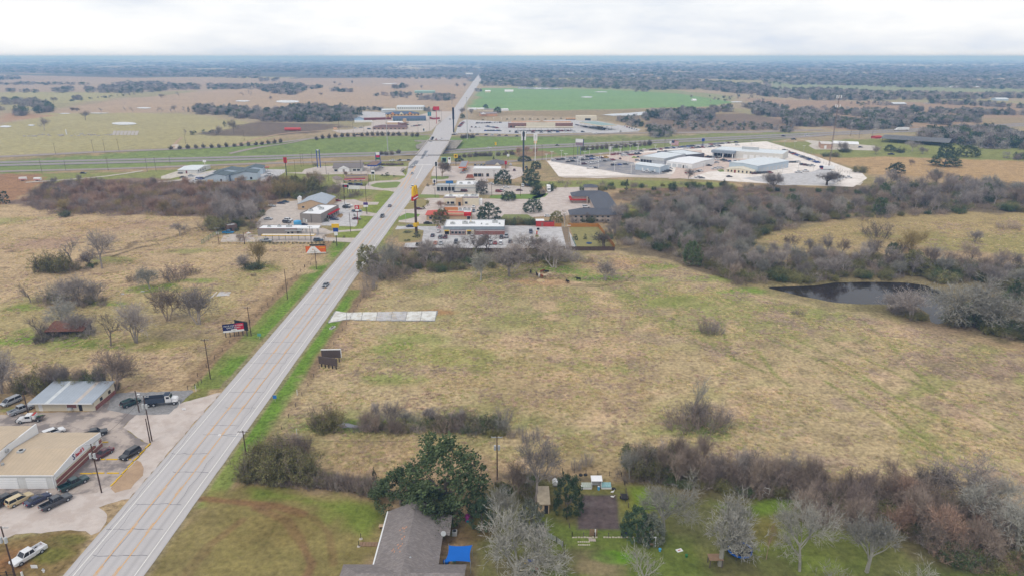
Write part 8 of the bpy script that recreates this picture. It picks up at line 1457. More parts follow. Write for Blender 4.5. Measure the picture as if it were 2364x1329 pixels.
def mainx(y,side):
 L_=ML if side<0 else MR;i=next(i for i in range(len(L_)-1)if L_[i+1].y>y);u=(y-L_[i].y)/(L_[i+1].y-L_[i].y);return L_[i].x+(L_[i+1].x-L_[i].x)*u
ya,yb=BRY-58,BRY+62
for sd in(-1,1):
 q=MB();P_=[(mainx(y,sd),y)for y in np.linspace(ya,yb,9)]
 for(x0,y0),(x1,y1)in zip(P_,P_[1:]):o_=sd*.5;q.add([(x0,y0-BRY,-1.3),(x0+o_,y0-BRY,-1.3),(x0+o_,y0-BRY,1.0),(x0,y0-BRY,1.0),(x1,y1-BRY,-1.3),(x1+o_,y1-BRY,-1.3),(x1+o_,y1-BRY,1.0),(x1,y1-BRY,1.0)],[(0,1,2,3),(7,6,5,4),(3,2,6,7),(1,5,6,2),(0,3,7,4),(0,4,5,1)])
 q.mk('barrier',J10,e)
xl,xr=mainx(BRY,-1),mainx(BRY,1);MB().prism([(mainx(ya,-1)+.2,ya-BRY),(mainx(ya,1)-.2,ya-BRY),(mainx(yb,1)-.2,yb-BRY),(mainx(yb,-1)+.2,yb-BRY)],-1.2,Zr-.02).mk('deck',J10,e)
for yy in(-22,0,22):
 for i in range(5):x_=xl+(xr-xl)*(i+.5)/5;uq((x_,yy,-6.5),(x_,yy,-1.2),.5,n=10).mk('pier',J10,e)
for s in(-1,1):MB().add([(mainx(BRY+s*60,-1)-15,s*60,.7),(mainx(BRY+s*60,1)+15,s*60,.7),(mainx(BRY+s*24,1)+9,s*24,-4.2),(mainx(BRY+s*24,-1)-9,s*24,-4.2)],[(0,1,2,3),(3,2,1,0)]).mk('slope_paving',J10,e)
b=Bld('courtyard_motel','two storey motel with dark hipped roof round a court and red skirting','motel',px('c',725,690),px('c',1480,680));b.rz=0;b.o.rotation_euler=(0,0,0);w=b.w;h=hgt(px('c',725,690),px('c',0,558)[1])
D_=b.loc(px('c',1170,150),h+1.5)[1];wing=11;J49=W8('motel_wall',(196,180,168));X2=w+3
for x0,x1,y0,y1 in((0,X2,0,wing),(X2-wing-1,X2,wing+.01,D_-wing-.01),(w*.22,X2,D_-wing,D_)):b.box('wall',J49,x0,x1,y0,y1,-.3,h)
o_=1.0;r_=2.6;hw_=wing/2
mb=MB();x0,x1=-o_,X2+o_;k0=hw_+o_
V_={'a':(x0,-o_,h),'b':(x1,-o_,h),'c':(x1,D_+o_,h),'d':(w*.22-o_,D_+o_,h),'e':(w*.22-o_,D_-wing-o_,h),'f':(X2-wing-1-o_,D_-wing-o_,h),'g':(X2-wing-1-o_,wing+o_,h),'h':(x0,wing+o_,h),'r1':(x0+k0,hw_,h+r_),'r2':(X2-hw_,hw_,h+r_),'r3':(X2-hw_,D_-hw_,h+r_),'r4':(w*.22-o_+k0,D_-hw_,h+r_)}
for f_ in(('a','b','r2','r1'),('b','c','r3','r2'),('c','d','r4','r3'),('d','e','r4'),('e','f','r3','r4'),('f','g','r2','r3'),('g','h','r1','r2'),('h','a','r1')):mb.add([V_[k]for k in f_],[tuple(range(len(f_)))])
mb.mk('roof',J44,b.o)
yF=D_-wing-.02
b.box('red_skirt',J8,w*.2,w*.55,yF-1.6,yF,h*.45,h*.62);bq(w*.2-1.5,w*.2,yF-1.6,D_-1,h*.45,h*.62).mk('red_skirt',J8,b.o);b.box('column',J49,w*.56,w*.59,yF-1.4,yF,-.2,h)
for k in range(2):b.box('balcony',J7,w*.6,X2-wing-1.2,yF-1.5,yF,h*.46+(k-1)*2.4,h*.46+(k-1)*2.4+.25)
for i in range(7):b.win(2+i*(w-4)/7,3.4+i*(w-4)/7,h*.62,h*.85,0);b.win(2+i*(w-4)/7,3.4+i*(w-4)/7,h*.15,h*.38,0)
b=Bld('motel_annex','small beige block with dark roof behind the courtyard motel','building',px('c',955,170),px('c',1175,165));b.rz=0;b.o.rotation_euler=(0,0,0);b.hip(hgt(px('c',955,170),px('c',0,95)[1]),9,1.6,W8('beige_wall',(204,192,180)),J44,.4)
t=thg('box_truck','white box truck parked on the pale motor court','truck',px('c',345,165),-90);bq(-5.6,1.5,-1.25,1.25,1.0,3.9).mk('cargo_box',J0,t);MB().side([(1.6,.7),(1.6,2.8),(2.9,2.7),(3.3,1.7),(4.2,1.5),(4.3,.7)],-1.1,1.1).mk('cab',J0,t);MB().add([(2.93,-1.0,2.65),(2.93,1.0,2.65),(3.31,1.0,1.75),(3.31,-1.0,1.75)],[(3,2,1,0)]).mk('windshield',J18,t).location=(.02,0,0);wheels(t,(-4.2,-3.2,3.2),.48,1.2)
for q in(px('c',615,780),px('c',685,1010),px('b',1645,205),px('e',70,1020)):g=G(q);t=empty('lot_light',g,0,'grey lot light standing round the arches restaurant','street light','lot lights of the arches restaurant');uq((0,0,0),(0,0,8),.1,.08,8).mk('mast',J4,t);bq(-.9,.9,-.2,.2,8,8.15).mk('lamp_head',J0,t)
t=thg('planted_island','small island with red and yellow ordering signs behind the arches restaurant','planter',px('c',145,940));MB().prism([(math.cos(2*PI*i/12)*1.6,math.sin(2*PI*i/12)*4.0)for i in range(12)],0,.25).mk('kerb',J10,t);uq((0,0,.25),(0,0,1.2),1.0,.6,10).mk('shrub',LF['olive'],t);[bq(-.3,.3,y_-.1,y_+.1,.2,2.6).mk('order_board',m_,t)for y_,m_ in((1.5,J9),(2.8,J11))]
print('strip',time.time()-T0)
# ---- far
def smp(name,label,A,B,top,far,kind,wall,roof,cat='building',rise=1.0,axis='x',par=.3,d=None,w=None,rot=True,wins=0):
 b=Bld(name,label,cat,A,B,axis=rot);h=hgt(A,top);d=d or max(3,b.loc(far,h)[1])
 if kind=='flat':b.flat(h,d,wall,roof,par)
 elif kind=='gable':b.gable(h,d,rise,wall,roof,axis,.3)
 else:b.hip(h,d,rise,wall,roof,.5)
 for i in range(wins):b.win(b.w*(i+.25)/wins,b.w*(i+.7)/wins,h*.25,h*.62,frame=None)
 b.h,b.d=h,d;return b
b=smp('service_shed','small pale blue shed on the dark dealership asphalt',px('R',1455,545),px('R',1785,590),px('R',0,470)[1],px('R',1540,450),'gable',J30,J13,d=14,rot=False);[b.box('door',J0,b.w*x_,b.w*x_+1.4,-.06,.02,0,2.4)for x_ in(.28,.5,.78)]
b=smp('showroom','grey glass-fronted dealership showroom with flat pale roof',px('R',1520,445),px('R',1850,480),px('R',0,365)[1],px('R',2000,330),'flat',W8('silver_clad',(176,180,186)),J13,d=40,rot=False);[b.win(b.w*(.03+i*.12),b.w*(.13+i*.12),.4,b.h*.55,frame=None)for i in range(4)];b.box('upper_band',J4,-.1,b.w+.1,-.3,-.01,b.h*.62,b.h+.5)
b=smp('service_shop','white service shop with roll-up doors beside the showroom',px('R',1880,500),px('R',2230,540),px('R',0,430)[1],px('R',2100,390),'gable',J0,J2,d=40,rot=False,rise=.8);[b.box('roll_door',W8('door_grey',(200,204,208)),b.w*x_,b.w*(x_+.15),-.06,.02,0,b.h*.7)for x_ in(.03,.24,.45,.7)];b.box('open_bay',J1,b.w*.64,b.w*.69,-.07,.02,0,b.h*.6)
b=smp('dark_showroom','charcoal fronted dealership block between the white shops',px('S',20,370),px('S',245,350),px('S',0,315)[1],px('S',60,275),'flat',W8('charcoal_clad',(92,88,94)),J13,d=30,rot=False)
b=smp('charcoal_parapet','small charcoal parapet block at the back of the showroom',px('R',1995,345),px('R',2150,335),px('R',0,305)[1],px('R',2000,290),'flat',W8('charcoal_clad',(92,88,94)),J13,d=10)
b=smp('main_dealership','long pale blue dealership hall with glass entrance portico',px('S',350,330),px('S',1210,390),px('S',0,250)[1],px('S',700,200),'flat',J35,J13,d=30,rot=False);w=b.w
b.box('portico_roof',W8('portico_grey',(150,160,172)),0,w*.34,-7,-.01,b.h-1.6,b.h+.6);[b.box('column',J0,w*x_,w*x_+.7,-6.6,-5.9,-.2,b.h-1.6)for x_ in(.02,.17,.31)];[b.win(w*(.02+i*.05),w*(.065+i*.05),.3,b.h*.55,frame=None)for i in range(6)];[b.box('roll_door',J0,w*(.45+i*.09),w*(.51+i*.09),-.06,.02,0,b.h*.6)for i in range(6)];b.box('roof_screen',J4,w*.35,w*.6,20,20.4,b.h,b.h+2.4)
b=smp('service_hall','pale metal service hall with a row of bays behind the cream showroom',px('S',900,540),px('S',1285,470),px('S',0,450)[1],px('S',900,380),'gable',J30,J13,d=26,rot=False,rise=.8);[b.box('bay_door',W8('door_grey',(200,204,208)),b.w*(.05+i*.115),b.w*(.13+i*.115),-.06,.02,0,b.h*.62)for i in range(8)]
b=smp('cream_showroom','cream gabled showroom with wide pale roof at the front of the dealership',px('S',505,525),px('S',850,555),px('S',0,490)[1],px('S',600,450),'gable',J5,W8('cream_roof',(222,214,196)),d=20,rot=False,axis='y',rise=1.8);b.box('door',W8('dark_red',(128,36,44)),b.w*.32,b.w*.38,-.06,.02,0,2.4);[b.win(b.w*x_,b.w*x_+1.2,.6,2.2,frame=None)for x_ in(.08,.2,.46,.6,.75,.88)]
b=smp('white_barn','long white metal barn with open end beyond the dealership',px('S',1830,215),px('S',2155,230),px('S',0,170)[1],px('S',1900,100),'gable',W8('bone_wall',(212,206,196)),J2,d=26,rot=False,rise=1.0);b.box('open_bay',J1,b.w+.01,b.w+.08,3,23,0,b.h*.7)if False else[b.swin(3+i*6,7.5+i*6,0,b.h*.7,b.w+.02,name='open_bay',m=J1)for i in range(3)]
b=smp('tan_barn','small tan and white metal building beside the white barn',px('S',1690,235),px('S',1830,240),px('S',0,175)[1],px('S',1740,145),'gable',W8('rose_tan',(194,160,138)),W8('bone_roof',(214,206,200)),rise=.8);b.box('roll_door',J0,b.w*.3,b.w*.5,-.06,.02,0,b.h*.7)
A,B=px('D',1060,895),px('D',1500,925);b=Bld('open_pole_barn','wide open-sided pole barn with grey roof at the right','barn',A,B);hh=5.0;d=40
MB().add([(-2,0,hh-1),(b.w+16,0,hh-1),(b.w+16,d,hh-1),(-2,d,hh-1),(-2,d/2,hh+1.6),(b.w+16,d/2,hh+1.6)],[(0,1,5,4),(4,5,2,3),(4,5,1,0),(3,2,5,4)]).mk('roof',W8('weathered_roof',(160,160,162)),b.o);[b.box('post',J1,b.w*i/6,b.w*i/6+.3,y_,y_+.3,-.2,hh-.9)for i in range(8)for y_ in(.5,d-1)]
b=smp('red_barn','small red roofed lean-to behind the pole barn',px('D',1010,862),px('D',1065,860),px('D',0,848)[1],px('D',1010,845),'gable',J8,J8,d=8)
base=px('D',585,1110);g=G(base);h=min(86,hgt(base,px('D',0,465)[1]));h=min(h,80);t=empty('cell_tower',g,0,'slender guyed lattice radio tower with white antennas','tower');J37=W8('tower_steel',(132,116,110))
for k in range(3):a_=2*PI*k/3;uq((math.cos(a_)*.55,math.sin(a_)*.55,-.2),(math.cos(a_)*.4,math.sin(a_)*.4,h),.11,.09,5).mk('leg',J37,t)
for i in range(24):
 z_=h*i/24;mb=MB()
 for k in range(3):a_,b_=2*PI*k/3,2*PI*(k+1)/3;mb.tube((math.cos(a_)*.5,math.sin(a_)*.5,z_),(math.cos(b_)*.5,math.sin(b_)*.5,z_+h/24),.05,n=4,cap=False)
 mb.mk('brace',J37,t)
for lv,n_ in((h-1.6,6),(h-9,3)):
 for k in range(n_):a_=2*PI*k/n_;q=bq(-.25,.25,-.15,.15,-1.1,1.1).mk('antenna',J0,t);q.location=(math.cos(a_)*1.9,math.sin(a_)*1.9,lv);uq((0,0,lv),(math.cos(a_)*1.8,math.sin(a_)*1.8,lv),.07,n=5).mk('antenna_arm',J37,t)
b=smp('travel_centre','long brick and cream travel centre behind the big fuel canopy',px('T',715,355),px('T',1510,350),px('T',0,298)[1],px('T',760,285),'flat',W8('far_brick',(140,104,92)),J2,par=.6,cat='shop');b.box('cream_front',J5,b.w*.28,b.w*.73,-.3,-.01,0,b.h+1.6);b.box('roof_screen',W8('peach_roof',(214,176,148)),b.w*.05,b.w*.98,b.d*.7,b.d*.75,b.h,b.h+2.0);MB().side([(b.w*.45,b.h+1.6),(b.w*.52,b.h+4.5),(b.w*.59,b.h+1.6)],-.6,-.31).mk('front_gable',J7,b.o);[b.win(b.w*(.03+i*.06),b.w*(.06+i*.06),1,b.h*.5,frame=None)for i in range(4)]
c_=cnp('big_fuel_canopy','very long cream fuel canopy of the travel centre',px('T',800,400),px('T',1520,395),px('T',830,335),6.0,W8('cream_canopy',(216,208,188)),J5,10,th=1.0,rows=2);[c_.box('fuel_pump',J12,c_.w*(i+.5)/10-.6,c_.w*(i+.5)/10+.6,c_.d*.4,c_.d*.6,0,2)for i in range(10)]
A,B=px('T',1860,390),px('T',2060,380);c_=cnp('side_fuel_canopy','green roofed truck fuel canopy right of the travel centre',A,B,px('T',1850,270),6.5,W8('teal_roof',(150,172,170)),J5,3,th=1.2,rows=5)
b=smp('cream_annex','cream flat-roofed annex behind the travel centre',px('T',1560,262),px('T',1815,262),px('T',0,208)[1],px('T',1560,200),'flat',J5,J5,d=14);b.box('dark_bay',J1,b.w*.42,b.w*.7,-.07,.02,0,b.h*.5)
for i in range(3):t=thg('parked_tanker','tan tank trailer parked beside the cream annex','trailer',px('T',1450+i*38,255));t['group']='tank trailers';uq((-2.5,0,1.8),(2.5,0,1.8),1.2,n=12).mk('tank',W8('tanker_tan',(212,168,126)),t);bq(-2.4,2.4,-.9,.9,0,.7).mk('chassis',J1,t)
for i in range(13):q=px('T',440+i*48,265);g=G(q);e=empty('fuel_lot_lamp',g,0,'white globe lamp along the back edge of the travel centre','lamp','globe lamps of the travel centre')if i%2==0 else None;(uq((0,0,0),(0,0,3.4),.08,n=6).mk('post',J0,e),uq((0,0,3.4),(0,0,4.2),.5,.3,8).mk('globe',J0,e))if e else None
for q in[(400,260),(700,252),(800,250),(895,250),(988,252),(1085,252),(1180,252),(1275,248),(1372,245),(735,408),(1215,412),(245,400),(2110,408),(2300,350)]:p_=px('T',*q);tree('round',p_,p_[1]-(5.5 if q[1]>300 else 4),7,'dark','small clipped tree on the travel centre lot','travel centre trees')
b=smp('stable_hall','long white barn with blue roof and a row of windows beyond the inn',px('U',1295,262),px('U',1752,262),px('U',0,200)[1],px('U',1295,158),'gable',J0,J13,rise=1.6,d=30);[b.win(b.w*(.05+i*.08),b.w*(.085+i*.08),b.h*.45,b.h*.8,frame=None)for i in range(12)]
smp('low_hall','low pale hall attached to the long white barn',px('U',1060,305),px('U',1285,300),px('U',0,255)[1],px('U',1060,232),'gable',W8('pale_wall',(196,200,200)),J13,rise=1.0,d=24)
b=smp('inn','two storey tan inn with blue-grey hipped roof and gables',px('U',1120,395),px('U',1690,385),px('U',0,325)[1],px('U',1150,268),'hip',W8('inn_wall',(222,184,134)),J45,cat='inn',rise=3.0,d=24);[MB().side([(b.w*x_-3.4,b.h-.6),(b.w*x_,b.h+2.6),(b.w*x_+3.4,b.h-.6)],-1.0,4).mk('gable',W8('inn_orange',(206,140,84))if k_ else J5,b.o)for x_,k_ in((.2,1),(.46,0),(.72,1))];[b.win(b.w*(.04+i*.1),b.w*(.08+i*.1),z_,z_+1.6,frame=None)for i in range(10)for z_ in(1.0,4.0)]
b=smp('blue_roof_restaurant','long restaurant with steep dark blue roof before the inn',px('U',1240,450),px('U',1800,440),px('U',0,410)[1],px('U',1240,340),'gable',W8('teal_wall',(110,134,146)),J45,cat='restaurant',rise=3.4,d=15,wins=12)
b=smp('blue_gable_house','pale blue gabled house with white lower porch',px('U',580,465),px('U',740,462),px('U',0,415)[1],px('U',580,390),'gable',W8('baby_blue',(176,198,218)),W8('steel_roof',(120,132,150)),cat='house',axis='y',rise=2.6,d=14);b.box('porch',J0,0,b.w*1.9,-3,-.01,0,2.6)
b=smp('white_roof_diner','flat white-roofed diner with tan tower among the far restaurants',px('U',1110,500),px('U',1460,500),px('U',0,470)[1],px('U',1180,425),'flat',J7,J2,cat='restaurant',d=22);b.box('tower',J7,b.w*.85,b.w,-1,5,-.2,b.h+5)
b=smp('brown_hip_diner','low restaurant with wide brown hipped roof near the north frontage',px('U',890,590),px('U',1450,590),px('U',0,548)[1],px('U',890,480),'hip',W8('diner_wall',(178,150,136)),W8('brown_hip',(118,92,92),var=.1),cat='restaurant',rise=2.2,d=20,wins=8)
smp('brick_unit','small brick unit with flat roof beside the brown hipped diner',px('U',1380,560),px('U',1470,555),px('U',0,480)[1],px('U',1380,470),'flat',W8('far_brick',(140,104,92)),J4,d=12)
smp('red_fence_hall','long low maroon building between the blue house and the inn',px('U',740,430),px('U',1210,420),px('U',0,400)[1],px('U',740,395),'flat',W8('maroon_wall',(124,58,56)),W8('maroon_roof',(150,90,84)),d=10)
smp('red_diner','small red-walled diner by the tall red sign',px('U',1920,420),px('U',2035,415),px('U',0,390)[1],px('U',1920,380),'flat',W8('far_red',(160,70,66)),J4,d=14,cat='restaurant')
smp('sand_office','low sand-coloured pair of huts by the dirt lot',px('U',232,600),px('U',290,598),px('U',0,570)[1],px('U',232,545),'flat',W8('sand_wall',(216,186,150)),W8('pink_roof',(206,140,124)),d=10)
t=thg('red_tank','long red tank lying in the bare brown field','tank',px('B',298,790));uq((-10,0,2),(10,0,2),1.9,n=12).mk('shell',W8('faded_red',(206,84,80)),t);[bq(x_-.6,x_+.6,-1.2,1.2,-.2,.8).mk('cradle',J12,t)for x_ in(-6,6)]
b=smp('brick_cottage','tan cottage with grey roof north of the travel centre',px('T',372,210),px('T',580,207),px('T',0,178)[1],px('T',400,150),'gable',W8('cottage_wall',(214,164,128)),W8('far_grey_roof',(150,140,140)),cat='house',rise=2.0,d=13);MB().side([(0,3.2),(b.w*.18,5.5),(b.w*.36,3.2)],-2,3).mk('porch_gable',J0,b.o)
for A,B,lab in((px('T',225,135),px('T',325,133),'white shed at the edge of the green field'),(px('T',335,135),px('T',420,133),'cream shed at the edge of the green field'),(px('T',415,145),px('T',540,143),'grey roofed shed at the edge of the green field'),(px('T',640,145),px('T',720,143),'small white farm trailer house by the green field')):smp('farm_shed',lab,A,B,A[1]-3.4,A,'gable',J0 if 'white' in lab else J5,W8('far_grey_roof',(150,140,140))if 'grey' in lab else J2,d=10,rise=1.2)
for A,w_,hpx,lab,wl_,rf_ in[((1165,213),20,3,'white barn beyond the green field by the road',J0,J2),((1120,214),12,3,'small pale barn beyond the green field',J5,J2),((957,216),46,4.5,'pale green warehouse in the tan pasture',W8('mint_wall',(150,176,166)),W8('mint_roof',(160,190,178))),((1415,172),20,2,'far white barn row by the distant woods, left',J0,J2),((1450,174),22,2,'far white barn row by the distant woods, middle',J0,J2),((1484,175),24,2,'far tan barn by the distant woods',J7,J7),((1600,234),8,2.4,'white feed hut on the green field',J0,J2),((2062,244),30,4,'grey barn with curved pale roof on the right plain',J12,J13),((2300,233),28,4,'pale blue barn on the right plain',J30,J13),((2200,203),12,2.4,'white house on the far right plain',J0,J2),((2250,204),12,2.4,'cream house on the far right plain',J5,J2),((1310,171),30,2,'long far white building behind the green field',J0,J2),((1075,172),16,2,'far white house left of the road',J0,J2)]:smp('far_barn',lab,A,(A[0]+w_,A[1]),A[1]-hpx,A,'gable',wl_,rf_,d=18,rise=2.0)
e=thg('ruined_site','heap of pale concrete slabs and rubble in the left pasture','rubble',px('A',1010,830))
for i in range(7):MB().add([(i*4.4,0,0),(i*4.4+3.6,0,0),(i*4.4+3.6,5,4.5),(i*4.4,5,4.5),(i*4.4,.4,0),(i*4.4+3.6,.4,0),(i*4.4+3.6,5.4,4.5),(i*4.4,5.4,4.5)],[(0,1,2,3),(7,6,5,4),(0,4,5,1),(1,5,6,2),(2,6,7,3),(3,7,4,0)]).mk('slab',W8('rubble_grey',(184,176,170)),e)
for i in range(40):x_=RU(-95,0);y_=RU(-12,8)+x_*.05;s_=RU(.6,2.4);bq(x_,x_+s_*RU(.8,2),y_,y_+s_,0,s_*.5).mk('rubble_block',MATS['rubble_grey'],e)
uq((-56,4,0),(-56,4,6),.6,n=8).mk('pipe_stack',J0,e)
def cars(rows,where,group,heads=None):
 for k,c,p,h in rows:car(k,c,p,h,'%s %s %s'%(c,{'sedan':'car','suv':'sport utility vehicle','van':'van','pickup':'pickup'}[k],where),group)
Z_=lambda x,y:px('Z',x,y);b_=lambda x,y:px('b',x,y);a_=lambda x,y:px('a',x,y);Y_=lambda x,y:px('Y',x,y);X_=lambda x,y:px('X',x,y)
cars([('sedan','grey',px('F',2128,460),UP),('suv','dark grey',px('F',2045,575),DN)],'driving on the main road past the burger lot','road traffic near');cars([('sedan','silver',Y_(2300,460),DN),('sedan','white',Y_(2318,330),DN),('suv','white',a_(238,545),DN)],'driving toward the main junction','junction traffic')
cars([('sedan','maroon',px('U',1975,800),DN),('sedan','white',px('U',2040,775),UP),('sedan','black',px('B',1580,940),DN),('suv','dark grey',px('B',1578,960),DN),('sedan','white',px('B',1505,1020),DN),('sedan','white',px('B',1640,900),UP),('sedan','red',px('B',1592,890),DN),('sedan','dark blue',px('B',1715,690),UP)],'crossing the overpass','overpass traffic')
cars([('suv','white',Y_(1960,245),LT),('sedan','black',Y_(2090,235),LT),('sedan','white',Y_(2160,243),LT),('sedan','dark grey',Y_(2235,232),LT)],'queueing on the near frontage road','frontage queue');cars([('sedan','white',px('T',480,605),RT),('sedan','black',px('T',1325,575),RT),('suv','dark blue',px('S',1228,85),RT),('van','white',px('S',1515,78),RT)],'driving on the highway','highway traffic')
cars([('sedan','black',px('T',820,460),LT),('sedan','maroon',px('T',690,455),LT),('sedan','dark grey',px('T',603,452),LT),('van','white',px('T',510,448),LT),('sedan','black',px('T',440,445),LT),('sedan','dark grey',px('T',330,440),LT),('pickup','white',px('T',60,430),LT),('sedan','black',px('T',40,440),LT),('sedan','white',px('T',1805,465),LT),('pickup','black',px('U',630,685),LT),('sedan','dark grey',px('U',1300,672),LT)],'on the far frontage road','far frontage traffic')
cars([('sedan','silver',Z_(500,278),RT),('sedan','dark blue',Z_(660,230),RT),('sedan','slate',Z_(730,208),RT),('sedan','silver',Z_(438,498),RT),('suv','white',Z_(785,520),-20),('suv','dark grey',Z_(755,555),-20)],'in the tan lot behind the drive-in','burger back lot');cars([('suv','black',Z_(1775,300),RT),('suv','white',Z_(1810,275),RT),('suv','slate',Z_(1460,340),60),('sedan','maroon',Z_(1560,480),RT),('sedan','dark blue',Z_(1570,505),RT),('sedan','maroon',Z_(1945,495),RT),('pickup','slate',Z_(1950,365),RT),('sedan','red',Z_(1620,185),RT)],'beside the grey burger restaurant','burger front lot')
cars([('pickup','teal',px('F',365,755),RT)],'parked in the yard left of the drive-in',None);cars([('suv','slate',Z_(1295,865),10),('pickup','silver',Z_(400,875),10),('sedan','dark blue',Z_(1040,600),RT)],'at the drive-in','drive-in cars')
cars([('sedan','dark blue',b_(205,330),RT),('sedan','black',b_(500,275),RT)],'on the side street by the arches pole','side street cars')
cars([('sedan','dark blue',b_(582,485),UP),('suv','grey',b_(715,515),UP),('suv','maroon',b_(800,515),UP),('sedan','white',b_(680,410),UP),('suv','white',b_(1258,510),UP),('sedan','white',b_(1418,510),UP),('suv','maroon',b_(1505,512),UP),('suv','dark grey',b_(1755,515),UP),('pickup','silver',b_(1840,500),UP)],'nosed toward the brick wall of the arches restaurant','arches front row')
cars([('sedan','silver',b_(722,620),DN),('suv','dark grey',b_(980,600),DN),('sedan','white',b_(1418,610),UP),('pickup','white',b_(1568,610),UP),('sedan','red',b_(1648,615),UP),('van','white',b_(1742,615),UP),('suv','dark grey',b_(1908,590),UP),('suv','black',b_(380,655),RT),('sedan','orange',b_(630,615),UP)],'in the outer row of the arches restaurant','arches outer row');cars([('suv','dark blue',px('c',40,870),DN)],'waiting at the ordering island',None)
cars([('sedan','white',a_(1280,885),DN),('sedan','slate',a_(1282,955),DN)],'in the drive-through of the taco restaurant','taco drive-through');cars([('sedan','maroon',a_(345,915),RT)],'leaving the red-roofed restaurant drive',None);cars([('suv','red',a_(1712,620),RT),('pickup','white',a_(1760,610),60),('sedan','white',a_(1840,550),-15),('sedan','maroon',a_(2060,600),RT),('suv','white',a_(2120,520),DN),('suv','black',a_(2190,515),UP),('sedan','white',a_(1585,490),-30)],'in the lot right of the chicken restaurant','chicken lot')
cars([('suv','maroon',a_(1120,615),RT)],'under the wall of the chicken restaurant',None);cars([('sedan','silver',a_(1095,300),RT),('van','yellow',a_(1140,250),70)],'under the grey fuel canopy','corner fuel cars');cars([(RC(['sedan','suv']),c_,a_(1310+i*52,172),UP)for i,c_ in enumerate(('dark grey','silver','grey','dark grey'))]+[('suv','white',a_(1912,165),UP),('suv','maroon',a_(1975,255),UP),('suv','black',a_(2180,205),UP)],'beside the grey-roofed restaurant','grey roof lot')
cars([('suv','white',px('c',980,440),RT)],'before the red skirting of the courtyard motel',None);cars([('sedan','white',px('c',330,600),RT)],'beside the yellow-green tree of the motor court',None)
cars([('sedan','dark green',X_(315,525),20),('sedan','silver',X_(455,500),RT),('sedan','white',X_(340,575),-70),('suv','blue',X_(590,555),RT),('pickup','white',X_(545,585),RT),('suv','dark blue',X_(640,550),RT),('sedan','silver',X_(1755,505),RT),('suv','white',X_(1800,480),30)],'parked at the slate-roofed motel','slate motel cars');cars([('sedan','black',px('A',752,1178),RT)],'on the grass verge left of the motel drive',None);cars([('suv','dark blue',Y_(1400,655),RT),('sedan','black',Y_(1260,640),RT),('sedan','white',Y_(1770,350),RT)],'at the filling stations left of the junction','left station cars')
pal=['white','white','silver','grey','dark grey','black','dark blue','red','white','slate','maroon','blue']
def stock(A,B,n_,hd,where,group,kinds=('pickup','suv','sedan','suv'),colours=None):
 for i in range(n_):
  u=i/max(1,n_-1);c_=colours[i]if colours else RC(pal);k_=RC(kinds);p_=(A[0]+(B[0]-A[0])*u,A[1]+(B[1]-A[1])*u);cars([(k_,c_,p_,hd+RU(-3,3))],where,group)
r_=lambda x,y:px('R',x,y);s_=lambda x,y:px('S',x,y)
stock(r_(340,425),r_(860,372),10,20,'in the front row of the dealership asphalt','asphalt front row',colours=['white','maroon','dark grey','white','silver','slate','white','white','black','dark grey']);stock(r_(540,445),r_(1060,385),9,20,'in the second row of the dealership asphalt','asphalt second row',colours=['dark grey','black','white','dark grey','grey','blue','white','maroon','yellow']);stock(r_(760,475),r_(1150,420),8,20,'in the third row of the dealership asphalt','asphalt third row');stock(r_(1160,490),r_(1325,480),3,20,'in the short fourth row of the dealership asphalt','asphalt fourth row',colours=['black','blue','grey'])
cars([('pickup','white',r_(840,530),RT),('sedan','dark grey',r_(910,530),RT)],'on the line between asphalt and bleached concrete','line cars');stock(r_(1150,348),r_(1530,302),9,20,'in the upper roadside row of the brick lot','brick lot upper row');stock(r_(1290,362),r_(1500,338),6,20,'in the lower row of the brick lot','brick lot lower row');cars([('sedan','lime',r_(1445,385),RT),('sedan','dark grey',r_(1500,380),RT),('sedan','maroon',r_(1250,402),UP),('suv','silver',r_(1488,428),RT)],'parked apart on the brick lot','brick lot singles')
cars([('pickup','white',r_(1605,578),RT),('pickup','silver',r_(1690,592),RT),('pickup','dark grey',r_(1870,585),20),('suv','black',r_(1920,572),20),('pickup','white',r_(1925,540),20)],'round the small pale blue shed','shed cars');stock(r_(1670,285),r_(1800,275),4,20,'behind the grey showroom','behind showroom');stock(r_(1790,318),r_(1930,300),4,20,'on the pale concrete behind the grey showroom','behind showroom pale')
stock(r_(1890,262),s_(540,172),22,14,'in the long rear row by the highway','rear highway row');stock(s_(10,240),s_(430,210),11,14,'in the second rear row by the highway','second rear row');cars([('suv','black',s_(645,162),RT),('suv','white',s_(655,195),RT),('sedan','grey',s_(885,250),RT),('sedan','maroon',s_(965,265),RT),('sedan','white',s_(1018,265),RT)],'scattered on the empty bleached concrete','scattered cars')
stock(s_(290,345),s_(420,352),4,14,'between the charcoal block and the portico, upper row','portico upper row',colours=['black','dark grey','silver','dark grey']);stock(s_(300,368),s_(480,385),4,14,'between the charcoal block and the portico, middle row','portico middle row',colours=['red','white','white','dark green']);stock(s_(320,410),s_(400,412),2,14,'between the charcoal block and the portico, lower row','portico lower row',colours=['dark grey','silver']);stock(s_(510,395),s_(680,405),4,14,'before the glass portico','before portico');cars([('sedan','dark blue',s_(738,402),30),('sedan','black',s_(308,450),RT),('suv','white',s_(842,382),RT),('sedan','white',s_(945,378),RT),('suv','black',s_(565,345),RT),('suv','black',s_(698,345),RT)],'in the dealership court','court cars')
stock(s_(375,490),s_(455,480),3,10,'by the small grass island','grass island cars',colours=['white','white','silver']);stock(s_(50,545),s_(200,520),5,20,'at the corner of the white service shop','service corner',colours=['red','white','white','black','white']);cars([('pickup','white',s_(170,600),RT),('sedan','grey',s_(215,605),RT),('sedan','dark grey',s_(555,588),RT)],'on the pale concrete apron before the hedge','apron cars');stock(s_(860,552),s_(1060,540),5,10,'along the pale service hall','service hall row',colours=['maroon','black','dark grey','dark grey','red'])
